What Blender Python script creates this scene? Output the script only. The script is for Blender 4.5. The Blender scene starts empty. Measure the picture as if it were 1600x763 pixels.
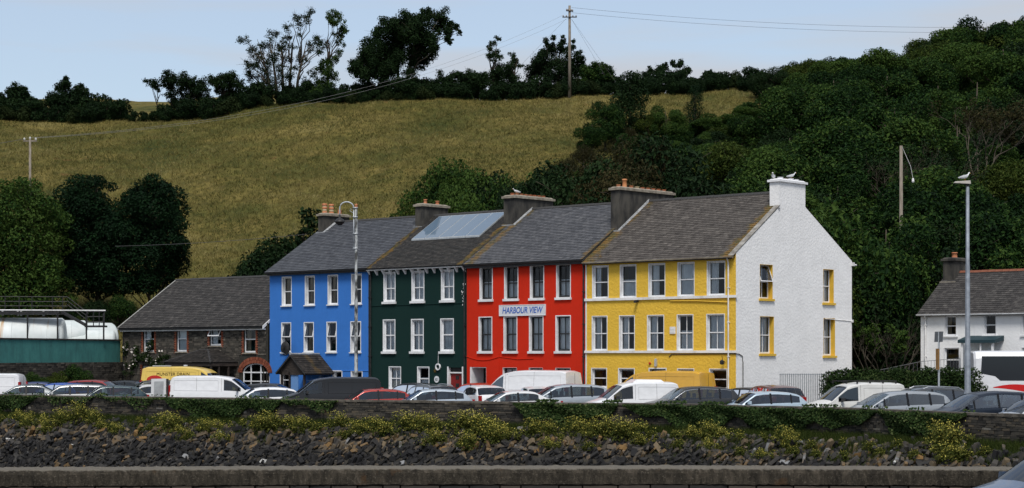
import bpy, bmesh, math, random
import numpy as np
from mathutils import Vector, Matrix

# ------------------------------------------------------------------ camera, sky, sun
S = bpy.context.scene
COL = S.collection
F, HZ, CAMZ = 2950.0, 554.0, 3.14        # focal length and horizon in photo pixels, camera height above the car park
R = math.radians
cd = bpy.data.cameras.new('camera'); cam = bpy.data.objects.new('camera', cd); COL.objects.link(cam)
cam.location = (0, 0, CAMZ); cam.rotation_euler = (R(90), 0, 0)
cd.sensor_width = 36; cd.lens = 36 * F / 1600; cd.shift_y = (HZ - 381.5) / 1600
cd.clip_start = 0.5; cd.clip_end = 6000
S.camera = cam
SUN_EL, SUN_AZ = 56, 181                 # azimuth clockwise from +Y: the sun stands behind the camera, high up
world = bpy.data.worlds.new('World'); S.world = world; world.use_nodes = True
wn, wl = world.node_tree.nodes, world.node_tree.links
wn.clear()
wo = wn.new('ShaderNodeOutputWorld'); bg = wn.new('ShaderNodeBackground')
sky = wn.new('ShaderNodeTexSky'); sky.sky_type = 'NISHITA'; sky.sun_disc = False
sky.sun_elevation = R(SUN_EL); sky.sun_rotation = R(SUN_AZ); sky.air_density = 1.0; sky.dust_density = 1.2; sky.ozone_density = 1.2
tc = wn.new('ShaderNodeTexCoord'); mp = wn.new('ShaderNodeMapping'); mp.inputs['Scale'].default_value = (1.0, 1.0, 9.0)
mp.inputs['Location'].default_value = (0.3, 0.0, 0.35)
nz = wn.new('ShaderNodeTexNoise'); nz.inputs['Scale'].default_value = 2.6; nz.inputs['Detail'].default_value = 5; nz.inputs['Roughness'].default_value = 0.5
rp = wn.new('ShaderNodeValToRGB'); rp.color_ramp.elements[0].position = 0.41; rp.color_ramp.elements[1].position = 0.57
rp.color_ramp.elements[0].color = (0.5, 0.5, 0.5, 1); rp.color_ramp.elements[1].color = (0.96, 0.96, 0.96, 1)
mx = wn.new('ShaderNodeMixRGB'); mx.inputs['Color2'].default_value = (3.35, 3.5, 3.8, 1)
bg.inputs['Strength'].default_value = 0.08
wl.new(tc.outputs['Generated'], mp.inputs['Vector']); wl.new(mp.outputs['Vector'], nz.inputs['Vector'])
wl.new(nz.outputs['Fac'], rp.inputs['Fac']); wl.new(rp.outputs['Color'], mx.inputs['Fac'])
tn = wn.new('ShaderNodeMixRGB'); tn.blend_type = 'MULTIPLY'; tn.inputs['Fac'].default_value = 1; tn.inputs['Color2'].default_value = (.86, .94, 1.0, 1)
wl.new(sky.outputs['Color'], tn.inputs['Color1']); wl.new(tn.outputs['Color'], mx.inputs['Color1']); wl.new(mx.outputs['Color'], bg.inputs['Color']); wl.new(bg.outputs['Background'], wo.inputs['Surface'])
sd = bpy.data.lights.new('sun', 'SUN'); sd.energy = 1.6; sd.angle = R(18); sd.color = (1.0, 0.95, 0.88)
sun = bpy.data.objects.new('sun', sd); COL.objects.link(sun); sun.location = (-60, -80, 120)
az, el = R(SUN_AZ), R(SUN_EL)
sdir = Vector((math.sin(az) * math.cos(el), math.cos(az) * math.cos(el), math.sin(el)))
sun.rotation_euler = sdir.to_track_quat('Z', 'Y').to_euler()
S.view_settings.view_transform = 'Standard'; S.view_settings.look = 'None'
S.view_settings.exposure = 1.08; S.view_settings.gamma = 1.0; S.view_settings.use_curve_mapping = False
S.render.engine = 'CYCLES'
S.cycles.max_bounces = 6; S.cycles.transparent_max_bounces = 8

# ------------------------------------------------------------------ helpers
rnd = random.Random(7)
def P(px, py, Y):
    """world point seen at photo pixel (px, py) at distance Y"""
    return Vector(((px - 800) / F * Y, Y, CAMZ + (HZ - py) / F * Y))

class MB:
    def __init__(s): s.v = []; s.f = []; s.c = []
    def quad(s, a, b, c, d):
        n = len(s.v); s.v += [tuple(a), tuple(b), tuple(c), tuple(d)]; s.f.append((n, n+1, n+2, n+3))
    def tri(s, a, b, c):
        n = len(s.v); s.v += [tuple(a), tuple(b), tuple(c)]; s.f.append((n, n+1, n+2))
    def poly(s, pts):
        n = len(s.v); s.v += [tuple(p) for p in pts]; s.f.append(tuple(range(n, n+len(pts))))
    def hexa(s, p):            # p: 8 points, bottom ring then top ring
        n = len(s.v); s.v += [tuple(q) for q in p]
        for f in ((3,2,1,0),(4,5,6,7),(0,1,5,4),(1,2,6,5),(2,3,7,6),(3,0,4,7)): s.f.append(tuple(n+i for i in f))
    def box(s, x0, x1, y0, y1, z0, z1, m=None):
        p = [(x0,y0,z0),(x1,y0,z0),(x1,y1,z0),(x0,y1,z0),(x0,y0,z1),(x1,y0,z1),(x1,y1,z1),(x0,y1,z1)]
        s.hexa([m(*q) for q in p] if m else p)
    def tube(s, pts, rad, n=6, cap=True):
        pts = [Vector(p) for p in pts]
        if not hasattr(rad, '__len__'): rad = [rad] * len(pts)
        b = len(s.v)
        for i, p in enumerate(pts):
            d = (pts[min(i+1, len(pts)-1)] - pts[max(i-1, 0)])
            d = d.normalized() if d.length > 1e-9 else Vector((0,0,1))
            a = d.cross(Vector((0,0,1)) if abs(d.z) < .95 else Vector((1,0,0))).normalized(); c = d.cross(a)
            for k in range(n):
                t = 2*math.pi*k/n
                s.v.append(tuple(p + (a*math.cos(t) + c*math.sin(t))*rad[i]))
        for i in range(len(pts)-1):
            for k in range(n):
                k2 = (k+1) % n
                s.f.append((b+i*n+k, b+i*n+k2, b+(i+1)*n+k2, b+(i+1)*n+k))
        if cap:
            s.f.append(tuple(b+k for k in range(n))[::-1]); e = b+(len(pts)-1)*n; s.f.append(tuple(e+k for k in range(n)))
    def lathe(s, prof, c=(0,0,0), n=14, m=None):     # prof: [(r, z)]
        b = len(s.v)
        for r, z in prof:
            for k in range(n):
                t = 2*math.pi*k/n; p = (c[0]+r*math.cos(t), c[1]+r*math.sin(t), c[2]+z)
                s.v.append(tuple(m(*p)) if m else p)
        for i in range(len(prof)-1):
            for k in range(n):
                k2 = (k+1) % n; s.f.append((b+i*n+k, b+i*n+k2, b+(i+1)*n+k2, b+(i+1)*n+k))
        s.f.append(tuple(b+k for k in range(n))[::-1]); e = b+(len(prof)-1)*n; s.f.append(tuple(e+k for k in range(n)))
    def grid(s, pts):          # pts[i][j]
        b = len(s.v); h, w = len(pts), len(pts[0])
        for r in pts: s.v += [tuple(p) for p in r]
        for i in range(h-1):
            for j in range(w-1): s.f.append((b+i*w+j, b+i*w+j+1, b+(i+1)*w+j+1, b+(i+1)*w+j))
    def mesh(s, name, mat, smooth=False):
        me = bpy.data.meshes.new(name); me.from_pydata(s.v, [], s.f)
        if mat: me.materials.append(mat)
        me.polygons.foreach_set('use_smooth', [bool(smooth)]*len(me.polygons))
        me.update(); return me
    def build(s, name, mat, parent=None, smooth=False, kind=None, fix=False):
        me = s.mesh(name, mat, smooth)
        if fix:
            bm = bmesh.new(); bm.from_mesh(me); bmesh.ops.recalc_face_normals(bm, faces=bm.faces); bm.to_mesh(me); bm.free()
        return link(name, me, parent, kind)

def link(name, data, parent=None, kind=None):
    o = bpy.data.objects.new(name, data); COL.objects.link(o)
    if parent is not None: o.parent = parent
    if kind: o['kind'] = kind
    return o
def tag(o, label, cat, group=None):
    o['label'] = label; o['category'] = cat
    if group: o['group'] = group
    return o
def thing(name, label, cat, loc=(0,0,0), rz=0.0, group=None):
    o = link(name, None); o.location = loc; o.rotation_euler = (0,0,rz); o.empty_display_size = .3
    return tag(o, label, cat, group)
def structure(o): o['kind'] = 'structure'; return o
def copy_tree(o, parent=None):
    c = o.copy(); COL.objects.link(c)
    if parent is not None: c.parent = parent
    for ch in list(o.children): copy_tree(ch, c)
    return c
def np_mesh(name, V, Fa, mat, col=None, smooth=False):
    """V (n,3), Fa (m,3|4) arrays -> mesh with an optional per-vertex value 'col'"""
    me = bpy.data.meshes.new(name); k = Fa.shape[1]
    me.vertices.add(len(V)); me.vertices.foreach_set('co', np.ascontiguousarray(V, dtype=np.float32).ravel())
    me.loops.add(Fa.size); me.loops.foreach_set('vertex_index', np.ascontiguousarray(Fa, dtype=np.int32).ravel())
    me.polygons.add(len(Fa)); me.polygons.foreach_set('loop_start', np.arange(0, Fa.size, k, dtype=np.int32))
    me.update(calc_edges=True)
    me.polygons.foreach_set('use_smooth', np.full(len(Fa), bool(smooth)))
    if col is not None:
        a = me.attributes.new('col', 'FLOAT', 'POINT'); a.data.foreach_set('value', np.asarray(col, dtype=np.float32))
    me.materials.append(mat); return me

# ------------------------------------------------------------------ materials
MATS = {}
def nodes_of(name):
    m = bpy.data.materials.new(name); m.use_nodes = True
    return m, m.node_tree.nodes, m.node_tree.links, m.node_tree.nodes['Principled BSDF']
def ramp(n, stops):
    r = n.new('ShaderNodeValToRGB'); e = r.color_ramp.elements
    while len(e) < len(stops): e.new(0.5)
    for i, (p, c) in enumerate(stops): e[i].position = p; e[i].color = (*c, 1)
    return r
def coords(n, l, scale=(1,1,1), use='Object'):
    t = n.new('ShaderNodeTexCoord'); m = n.new('ShaderNodeMapping'); m.inputs['Scale'].default_value = scale
    l.new(t.outputs[use], m.inputs['Vector']); return m.outputs['Vector']
def noise(n, l, vec, scale, detail=4, rough=.55):
    x = n.new('ShaderNodeTexNoise'); x.inputs['Scale'].default_value = scale; x.inputs['Detail'].default_value = detail; x.inputs['Roughness'].default_value = rough
    l.new(vec, x.inputs['Vector']); return x.outputs['Fac']
def mixc(n, l, fac, a, b, mode='MIX'):
    m = n.new('ShaderNodeMixRGB'); m.blend_type = mode
    for s, i in ((fac, 'Fac'), (a, 'Color1'), (b, 'Color2')):
        if hasattr(s, 'links'): l.new(s, m.inputs[i])
        else: m.inputs[i].default_value = s if i == 'Fac' else (*s, 1)
    return m.outputs['Color']
def bump(n, l, h, b, strength=.5, dist=.02):
    x = n.new('ShaderNodeBump'); x.inputs['Strength'].default_value = strength; x.inputs['Distance'].default_value = dist
    l.new(h, x.inputs['Height']); l.new(x.outputs['Normal'], b.inputs['Normal'])
def mat(name, c1, c2=None, scale=4, rough=.8, bscale=0, bstr=.4, bdist=.01, metal=0, coat=0, stretch=(1,1,1), detail=5, lo=.35, hi=.65, spec=.3):
    """two-tone noisy surface with optional fine relief"""
    if name in MATS: return MATS[name]
    m, n, l, b = nodes_of(name)
    b.inputs['Roughness'].default_value = rough; b.inputs['Metallic'].default_value = metal; b.inputs['Coat Weight'].default_value = coat
    b.inputs['Specular IOR Level'].default_value = spec
    v = coords(n, l, stretch)
    if c2:
        r = ramp(n, [(lo, c1), (hi, c2)]); l.new(noise(n, l, v, scale, detail), r.inputs['Fac']); l.new(r.outputs['Color'], b.inputs['Base Color'])
    else: b.inputs['Base Color'].default_value = (*c1, 1)
    if bscale: bump(n, l, noise(n, l, v, bscale, 4), b, bstr, bdist)
    MATS[name] = m; return m

def painted_wall(name, c, dirt, dash=0.0, dscale=7, streak=.35):
    """masonry paint: faint patchiness, rain streaks, render relief"""
    m, n, l, b = nodes_of(name); b.inputs['Roughness'].default_value = .85; b.inputs['Specular IOR Level'].default_value = .2
    v = coords(n, l)
    r1 = ramp(n, [(.3, (0,0,0)), (.75, (1,1,1))]); l.new(noise(n, l, v, .9, 6, .65), r1.inputs['Fac'])
    c_a = mixc(n, l, r1.outputs['Color'], tuple(x*.88 for x in c), c)
    vs = coords(n, l, (5, 5, .35))
    r2 = ramp(n, [(.56, (0,0,0)), (.82, (streak,)*3)]); l.new(noise(n, l, vs, 1.6, 5, .6), r2.inputs['Fac'])
    l.new(mixc(n, l, r2.outputs['Color'], c_a, dirt), b.inputs['Base Color'])
    h = noise(n, l, v, dscale, 3, .5)
    bump(n, l, h, b, .35 + dash, .012 + .05*dash)
    MATS[name] = m; return m

def attr_mat(name, stops, rough=.8, spec=.2, transl=0.0, objvar=.25, fine=0, moss=None, bscale=0):
    """colour picked by each piece's own 'col' value plus the object's random number"""
    m, n, l, b = nodes_of(name); b.inputs['Roughness'].default_value = rough; b.inputs['Specular IOR Level'].default_value = spec
    a = n.new('ShaderNodeAttribute'); a.attribute_name = 'col'
    oi = n.new('ShaderNodeObjectInfo')
    mu = n.new('ShaderNodeMath'); mu.operation = 'MULTIPLY_ADD'; mu.inputs[1].default_value = objvar; l.new(oi.outputs['Random'], mu.inputs[0]); l.new(a.outputs['Fac'], mu.inputs[2])
    src = mu.outputs[0]
    if fine:
        f = noise(n, l, coords(n, l), fine, 4); m2 = n.new('ShaderNodeMath'); m2.operation = 'MULTIPLY_ADD'; m2.inputs[1].default_value = .5; l.new(f, m2.inputs[0]); l.new(src, m2.inputs[2])
        m3 = n.new('ShaderNodeMath'); m3.operation = 'SUBTRACT'; m3.inputs[1].default_value = .25; l.new(m2.outputs[0], m3.inputs[0]); src = m3.outputs[0]
    r = ramp(n, stops); l.new(src, r.inputs['Fac']); colr = r.outputs['Color']
    if moss: colr = moss(n, l, colr)
    l.new(colr, b.inputs['Base Color'])
    if bscale: bump(n, l, noise(n, l, coords(n, l), bscale, 4), b, .5, .02)
    if transl:
        out = n['Material Output']; t = n.new('ShaderNodeBsdfTranslucent'); l.new(colr, t.inputs['Color'])
        ms = n.new('ShaderNodeMixShader'); ms.inputs[0].default_value = transl
        l.new(b.outputs[0], ms.inputs[1]); l.new(t.outputs[0], ms.inputs[2]); l.new(ms.outputs[0], out.inputs['Surface'])
    MATS[name] = m; return m

def glass_mat(name, tint, rough=.02, ior=1.5, body=None):
    m, n, l, b = nodes_of(name); out = n['Material Output']
    if body is not None:
        b.inputs['Base Color'].default_value = (*body, 1); b.inputs['Roughness'].default_value = rough; b.inputs['IOR'].default_value = ior; b.inputs['Specular IOR Level'].default_value = .5
        MATS[name] = m; return m
    tr = n.new('ShaderNodeBsdfTransparent'); tr.inputs['Color'].default_value = (*tint, 1)
    gl = n.new('ShaderNodeBsdfGlossy'); gl.inputs['Roughness'].default_value = rough; gl.inputs['Color'].default_value = (.85, .92, 1, 1)
    fr = n.new('ShaderNodeFresnel'); fr.inputs['IOR'].default_value = ior
    nb = noise(n, l, coords(n, l), 1.1, 2); bp = n.new('ShaderNodeBump'); bp.inputs['Strength'].default_value = .12; bp.inputs['Distance'].default_value = .05
    l.new(nb, bp.inputs['Height']); l.new(bp.outputs[0], gl.inputs['Normal'])
    ms = n.new('ShaderNodeMixShader'); l.new(fr.outputs[0], ms.inputs[0]); l.new(tr.outputs[0], ms.inputs[1]); l.new(gl.outputs[0], ms.inputs[2]); l.new(ms.outputs[0], out.inputs['Surface'])
    MATS[name] = m; return m

M = {}
M['white'] = mat('white_paint', (.74,.75,.77), (.6,.61,.62), 3, .55)
M['sillw'] = mat('white_sill', (.72,.72,.72), (.45,.44,.42), 2.2, .8, lo=.45, hi=.8)
M['black'] = mat('black_paint', (.012,.012,.014), (.03,.03,.03), 5, .5)
M['rubber'] = mat('rubber', (.015,.015,.015), None, rough=.85)
M['darkwood'] = mat('dark_timber', (.018,.014,.012), (.05,.04,.034), 3, .75, 20, .4, .01, stretch=(1,1,6))
M['lead'] = mat('lead_flashing', (.16,.17,.18), (.34,.35,.36), 3, .7)
M['soot'] = mat('weathered_render', (.022,.022,.022), (.075,.07,.06), 2.2, .95, 14, .5, .02, stretch=(1,1,.4))
M['capstone'] = mat('cap_concrete', (.16,.14,.11), (.3,.27,.22), 4, .95, 18, .5, .02)
M['pot'] = mat('terracotta', (.38,.12,.055), (.5,.22,.11), 4, .85)
M['potcream'] = mat('buff_clay', (.55,.45,.3), (.42,.33,.2), 4, .85)
M['curtain'] = mat('net_curtain', (.78,.8,.82), (.62,.65,.68), 2, .95)
M['curtain2'] = mat('drape_cloth', (.30,.24,.17), (.2,.15,.1), 2, .95)
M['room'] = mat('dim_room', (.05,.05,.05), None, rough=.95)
M['glass'] = glass_mat('window_glass', (.84,.88,.9), .015, 1.45)
M['galv'] = mat('galvanised_steel', (.36,.39,.42), (.5,.53,.55), 6, .5, metal=.4)
M['redbrick'] = attr_mat('red_brick', [(0,(.12,.034,.02)),(.5,(.2,.058,.032)),(1,(.26,.095,.055))], .9, objvar=.1, fine=3)
M['wood_pole'] = mat('weathered_pole', (.13,.11,.085), (.24,.21,.175), 3, .9, 8, .4, .02, stretch=(3,3,.5))
M['dirtconc'] = None

# ------------------------------------------------------------------ the setting: hill, car park, water, quay
RX = np.array([-2500, 0, 250, 330, 400, 600, 800, 950, 1170, 1300, 1450, 1600, 3600.])
RY = np.array([185, 187, 188, 183, 172, 159, 151, 148, 147, 150, 140, 130, 125.])
YR = 250.0
def hill_z(X, Y):
    X = np.asarray(X, float); Y = np.asarray(Y, float)
    px = 800 + F * X / np.maximum(Y, 1)
    zr = CAMZ + (HZ - np.interp(px, RX, RY)) * YR / F
    ys = np.interp(px, [-500, 200, 421, 1333, 1440, 2500], [138, 138, 137, 114, 121, 124])
    z0 = np.interp(px, [-500, 190, 230, 1250, 1440, 1600], [2.6, 2.6, .8, .6, 1.1, 1.2])
    u = (Y - ys) / (YR - ys)
    z = z0 + (zr - z0) * np.clip(u, 0, 1) ** 1.04
    sl = np.interp(px, [0, 500, 800], [.17, .17, .07])
    z = z + np.clip(Y - YR, 0, 75) * sl
    bump_ = .35*np.sin(X*.11+1.3)*np.sin(Y*.07) + .18*np.sin(X*.31+Y*.17) + .1*np.sin(X*.7-Y*.5)
    return z + bump_ * np.clip(u*6, 0, 1)
def hz1(X, Y): return float(hill_z(X, Y))
def hit_hill(px, py):
    """where the line of sight through a photo pixel meets the hillside"""
    for Y in np.arange(115, 330, .5):
        X = (px-800)/F*Y
        if hz1(X, Y) >= CAMZ + (HZ-py)/F*Y: return Vector((X, Y, hz1(X, Y)))
    return None

def field_material():
    m, n, l, b = nodes_of('dry_grass_field'); b.inputs['Roughness'].default_value = .95; b.inputs['Specular IOR Level'].default_value = .1
    v = coords(n, l)
    r1 = ramp(n, [(.34, (.042,.052,.013)), (.45, (.085,.082,.022)), (.55, (.135,.112,.033)), (.7, (.2,.172,.066))])
    a = noise(n, l, v, .055, 8, .72); l.new(a, r1.inputs['Fac'])
    r2 = ramp(n, [(.3, (.5,.5,.5)), (.7, (1.3,1.25,1.2))]); l.new(noise(n, l, coords(n, l, (1,.5,.5)), .8, 6, .7), r2.inputs['Fac'])
    c = mixc(n, l, 1.0, r1.outputs['Color'], r2.outputs['Color'], 'MULTIPLY')
    r3 = ramp(n, [(.62, (0,0,0)), (.75, (.7,.7,.7))]); l.new(noise(n, l, v, .09, 5, .6), r3.inputs['Fac'])
    c = mixc(n, l, r3.outputs['Color'], c, (.045,.06,.016)); 
    r4 = ramp(n, [(.66, (0,0,0)), (.72, (.8,.8,.8))]); l.new(noise(n, l, coords(n, l, (1.3,1,1)), .21, 4, .6), r4.inputs['Fac'])
    c = mixc(n, l, r4.outputs['Color'], c, (.15,.075,.03))
    l.new(c, b.inputs['Base Color']); bump(n, l, noise(n, l, v, 2.5, 6, .7), b, .8, .25); return m
M['field'] = field_material()
pxs = np.concatenate([np.linspace(-2400, -100, 40), np.linspace(-80, 1680, 150), np.linspace(1720, 3500, 35)])
Ysamp = np.concatenate([np.linspace(0, 1, 70)*(YR-110)+110.0, np.linspace(255, 340, 18), np.linspace(380, 900, 10)])
rows = []
for Y in Ysamp:
    X = (pxs - 800) / F * Y
    ys = np.interp(pxs, [-500, 200, 421, 1333, 1440, 2500], [138, 138, 137, 114, 121, 124])
    Yv = np.maximum(Y, ys); Xv = (pxs - 800) / F * Yv
    z = hill_z(Xv, Yv)
    z = np.where(Y < ys - 2.5, -1.5, z)
    rows.append(np.stack([Xv, Yv, z], 1))
V = np.concatenate(rows); w = len(pxs); h = len(Ysamp)
I = np.arange(h*w).reshape(h, w)
Fa = np.stack([I[:-1,:-1].ravel(), I[:-1,1:].ravel(), I[1:,1:].ravel(), I[1:,:-1].ravel()], 1)
hill = structure(link('hill', np_mesh('hill', V, Fa, M['field'], smooth=True)))

# dry grass standing on the field
def blades(name, pos, h0, h1, wdt, seed, lean=.35, per=3):
    g = np.random.default_rng(seed); n = len(pos)
    pos = np.repeat(pos, per, 0); k = len(pos)
    base = pos + np.concatenate([g.normal(0, .09, (k, 2)), np.zeros((k, 1))], 1)
    hh = g.uniform(h0, h1, k); a = g.uniform(0, math.pi, k)
    sx = np.stack([np.cos(a), np.sin(a), np.zeros(k)], 1) * (wdt * g.uniform(.6, 1.4, k))[:, None]
    tip = base + np.stack([g.normal(0, lean, k)*hh, g.normal(0, lean, k)*hh, hh], 1)
    V = np.stack([base - sx, base + sx, tip], 1).reshape(-1, 3)
    c = np.repeat(np.clip(np.repeat(g.uniform(.1, .9, n), per) + g.normal(0, .12, k), 0, 1), 3)
    return V, np.arange(len(V)).reshape(-1, 3), c
def field_grass_mat():
    m, n, l, b = nodes_of('dry_grass_stems'); b.inputs['Roughness'].default_value = .9; b.inputs['Specular IOR Level'].default_value = .1
    v = coords(n, l); a = n.new('ShaderNodeAttribute'); a.attribute_name = 'col'
    r1 = ramp(n, [(.34, (.044,.053,.014)), (.46, (.094,.088,.025)), (.56, (.148,.122,.038)), (.74, (.25,.215,.095))])
    nn = noise(n, l, coords(n, l, (1,.6,.6)), .085, 9, .78); ad = n.new('ShaderNodeMath'); ad.operation = 'MULTIPLY_ADD'; ad.inputs[1].default_value = .28
    l.new(a.outputs['Fac'], ad.inputs[0]); l.new(nn, ad.inputs[2]); sb = n.new('ShaderNodeMath'); sb.operation = 'SUBTRACT'; sb.inputs[1].default_value = .13; l.new(ad.outputs[0], sb.inputs[0]); l.new(sb.outputs[0], r1.inputs['Fac'])
    r3 = ramp(n, [(.62, (0,0,0)), (.75, (.7,.7,.7))]); l.new(noise(n, l, v, .09, 5, .6), r3.inputs['Fac'])
    l.new(mixc(n, l, r3.outputs['Color'], r1.outputs['Color'], (.05,.066,.018)), b.inputs['Base Color']); return m
M['stems'] = field_grass_mat()
g = np.random.default_rng(3)
N = 150000
pp = g.uniform(-120, 1320, N); Yg = 118 + (252-118) * g.uniform(0, 1, N) ** .8
Xg = (pp - 800)/F*Yg; keep = Yg > np.interp(pp, [-500, 200, 421, 1333], [140, 140, 138, 120])
Xg, Yg = Xg[keep], Yg[keep]
Vg, Fg, cg = blades('g', np.stack([Xg, Yg, hill_z(Xg, Yg) - .03], 1), .14, .4, .028, 5, .6, 3)
o = link('field_grass', np_mesh('field_grass', Vg, Fg, M['stems'], cg)); o['kind'] = 'stuff'; tag(o, 'dry golden grass covering the hillside field', 'grass')

# sea wall line (seaward face), car park, bank
WS = [(0, 29.2), (300, 31.4), (540, 33.0), (800, 34.6), (1065, 36.0), (1330, 39.2), (1600, 43.9)]
WL = [Vector(((px-800)/s, F/s, 0)) for px, s in WS]
WL.insert(0, WL[0] + (WL[0]-WL[1]).normalized()*30); WL.append(WL[-1] + (WL[-1]-WL[-2]).normalized()*14)
def path_norms(pts):
    out = []
    for i in range(len(pts)):
        d = (pts[min(i+1, len(pts)-1)] - pts[max(i-1, 0)]).normalized(); out.append(Vector((d.y, -d.x, 0)))   # to the right of travel = towards the camera
    return out
WN = path_norms(WL)
def wall_at(s):      # s in metres along the wall -> point, outward normal
    acc = 0
    for i in range(len(WL)-1):
        L = (WL[i+1]-WL[i]).length
        if s <= acc+L or i == len(WL)-2:
            t = (s-acc)/L; d = (WL[i+1]-WL[i]).normalized(); return WL[i].lerp(WL[i+1], t), (WN[i].lerp(WN[i+1], t)).normalized()
        acc += L
WLEN = sum((WL[i+1]-WL[i]).length for i in range(len(WL)-1))
def wall_s_px(px):   # metres along the wall of the point seen at photo column px
    lo, hi = 0, WLEN
    for _ in range(40):
        m_ = (lo+hi)/2; q, _n = wall_at(m_); x = 800 + F*q.x/q.y
        if x < px: lo = m_
        else: hi = m_
    return lo
def dense(step):
    k = int(WLEN/step); return [wall_at(WLEN*i/k) for i in range(k+1)]

asphalt = mat('asphalt', (.035,.035,.037), (.06,.06,.06), 1.5, .9, 60, .3, .004)
mb = MB(); dp = dense(3.0)
for (a, na), (b, nb_) in zip(dp[:-1], dp[1:]):
    fa = Vector((a.x*160/a.y, 160, 0)); fb = Vector((b.x*160/b.y, 160, 0)); mb.quad(a - na*.3, b - nb_*.3, fb, fa)
a, na = dp[-1]; mb.quad(a - na*.3, (160, 30, 0), (260, 160, 0), (a.x*160/a.y, 160, 0))
a, na = dp[0]; mb.quad((-260, 140, 0), a - na*.3, (a.x*160/a.y, 160, 0), (-260, 160, 0))
structure(mb.build('car_park', asphalt))
water_m = mat('harbour_water', (.02,.03,.035), None, rough=.12, bscale=1.5, bstr=.3, bdist=.05, spec=.5)
mb = MB(); mb.quad((-3000,-3000,-3.4),(3000,-3000,-3.4),(3000,3000,-3.4),(-3000,3000,-3.4)); structure(mb.build('water', water_m))

# rock bank below the wall
mud = mat('dark_bank_soil', (.02,.018,.015), (.045,.04,.03), 2, .95, 8, .8, .08)
BP = [(-.1, -.12), (.5, -.3), (1.0, -.55), (2.0, -1.25), (3.4, -2.25), (5.2, -3.2), (8, -3.9)]
def bank(s, d):
    q, nrm = wall_at(s); z = np.interp(d, [b[0] for b in BP], [b[1] for b in BP]); p = q + nrm*d; return Vector((p.x, p.y, float(z))), nrm
mb = MB(); k = int(WLEN/1.2); mb.grid([[bank(WLEN*i/k, b[0])[0] for b in BP] for i in range(k+1)])
rock_bank = structure(mb.build('rock_bank', mud))

def rock_mesh(seed):
    """angular slab: a sheared box with chipped corners"""
    g = random.Random(seed); bm = bmesh.new()
    L, W_, T = g.uniform(1.0, 1.35), g.uniform(.45, .75), g.uniform(.22, .42); kx, ky = g.uniform(-.25, .25), g.uniform(-.2, .2)
    for x in (-1, 1):
        for y in (-1, 1):
            for z in (-1, 1):
                if g.random() < .3:
                    bm.verts.new((x*L*.5*g.uniform(.45,.7), y*W_*.5, z*T*.5)); bm.verts.new((x*L*.5, y*W_*.5*g.uniform(.3,.7), z*T*.5*g.uniform(.6,1)))
                else: bm.verts.new((x*L*.5*g.uniform(.8,1.05) + kx*y*.3, y*W_*.5*g.uniform(.75,1.05) + ky*x*.3, z*T*.5*g.uniform(.7,1.05)))
    bmesh.ops.convex_hull(bm, input=bm.verts)
    bmesh.ops.delete(bm, geom=[v for v in bm.verts if not v.link_faces], context='VERTS')
    bmesh.ops.recalc_face_normals(bm, faces=bm.faces); bmesh.ops.triangulate(bm, faces=bm.faces)
    return bm
ROCKS = [(0, (.009,.009,.010)), (.3, (.02,.0195,.0195)), (.5, (.045,.042,.038)), (.66, (.088,.07,.048)), (.8, (.14,.088,.038)), (.93, (.12,.115,.11)), (1, (.2,.205,.21))]
M['rock'] = attr_mat('bank_rock', ROCKS, .85, .25, objvar=0, fine=5)
def rock_tone_mat(i, tone):
    return attr_mat('rock_tone_%d' % i, [(0, tuple(c*.75 for c in tone)), (1, tuple(min(1, c*1.35) for c in tone))], .85, .25, objvar=.9, fine=6)
TONES = [rock_tone_mat(i, c) for i, c in enumerate([(.010,.010,.011), (.022,.021,.021), (.055,.051,.047), (.098,.075,.047), (.15,.09,.035), (.15,.155,.16)])]
shapes = []
for i in range(12):
    bm = rock_mesh(100+i); vs = np.array([v.co[:] for v in bm.verts]); bm.verts.index_update(); fs = np.array([[v.index for v in f.verts] for f in bm.faces]); shapes.append((vs, fs)); bm.free()
rockm = {}
for i, (vs, fs) in enumerate(shapes):
    for j, t in enumerate(TONES): rockm[i, j] = np_mesh('rock', vs, fs, t, np.full(len(vs), .05))
g = random.Random(11); cand = []
s_a, s_b = wall_s_px(-60), wall_s_px(1660)
d = .75
while d < 4.3:
    s = s_a + g.random()*.3
    while s < s_b:
        size = g.choice((g.uniform(.12,.26), g.uniform(.2,.38), g.uniform(.24,.44))) * (1.15 if d < 1.9 else .95)
        cand.append((s, d + g.gauss(0, .12), size)); s += size*.66
    d += .165
rocks_np = ([], [], []); nv = 0; singles = 0
g.shuffle(cand)
cand.sort(key=lambda c: -(c[2] if 1.0 < c[1] < 3.1 else 0))
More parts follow.
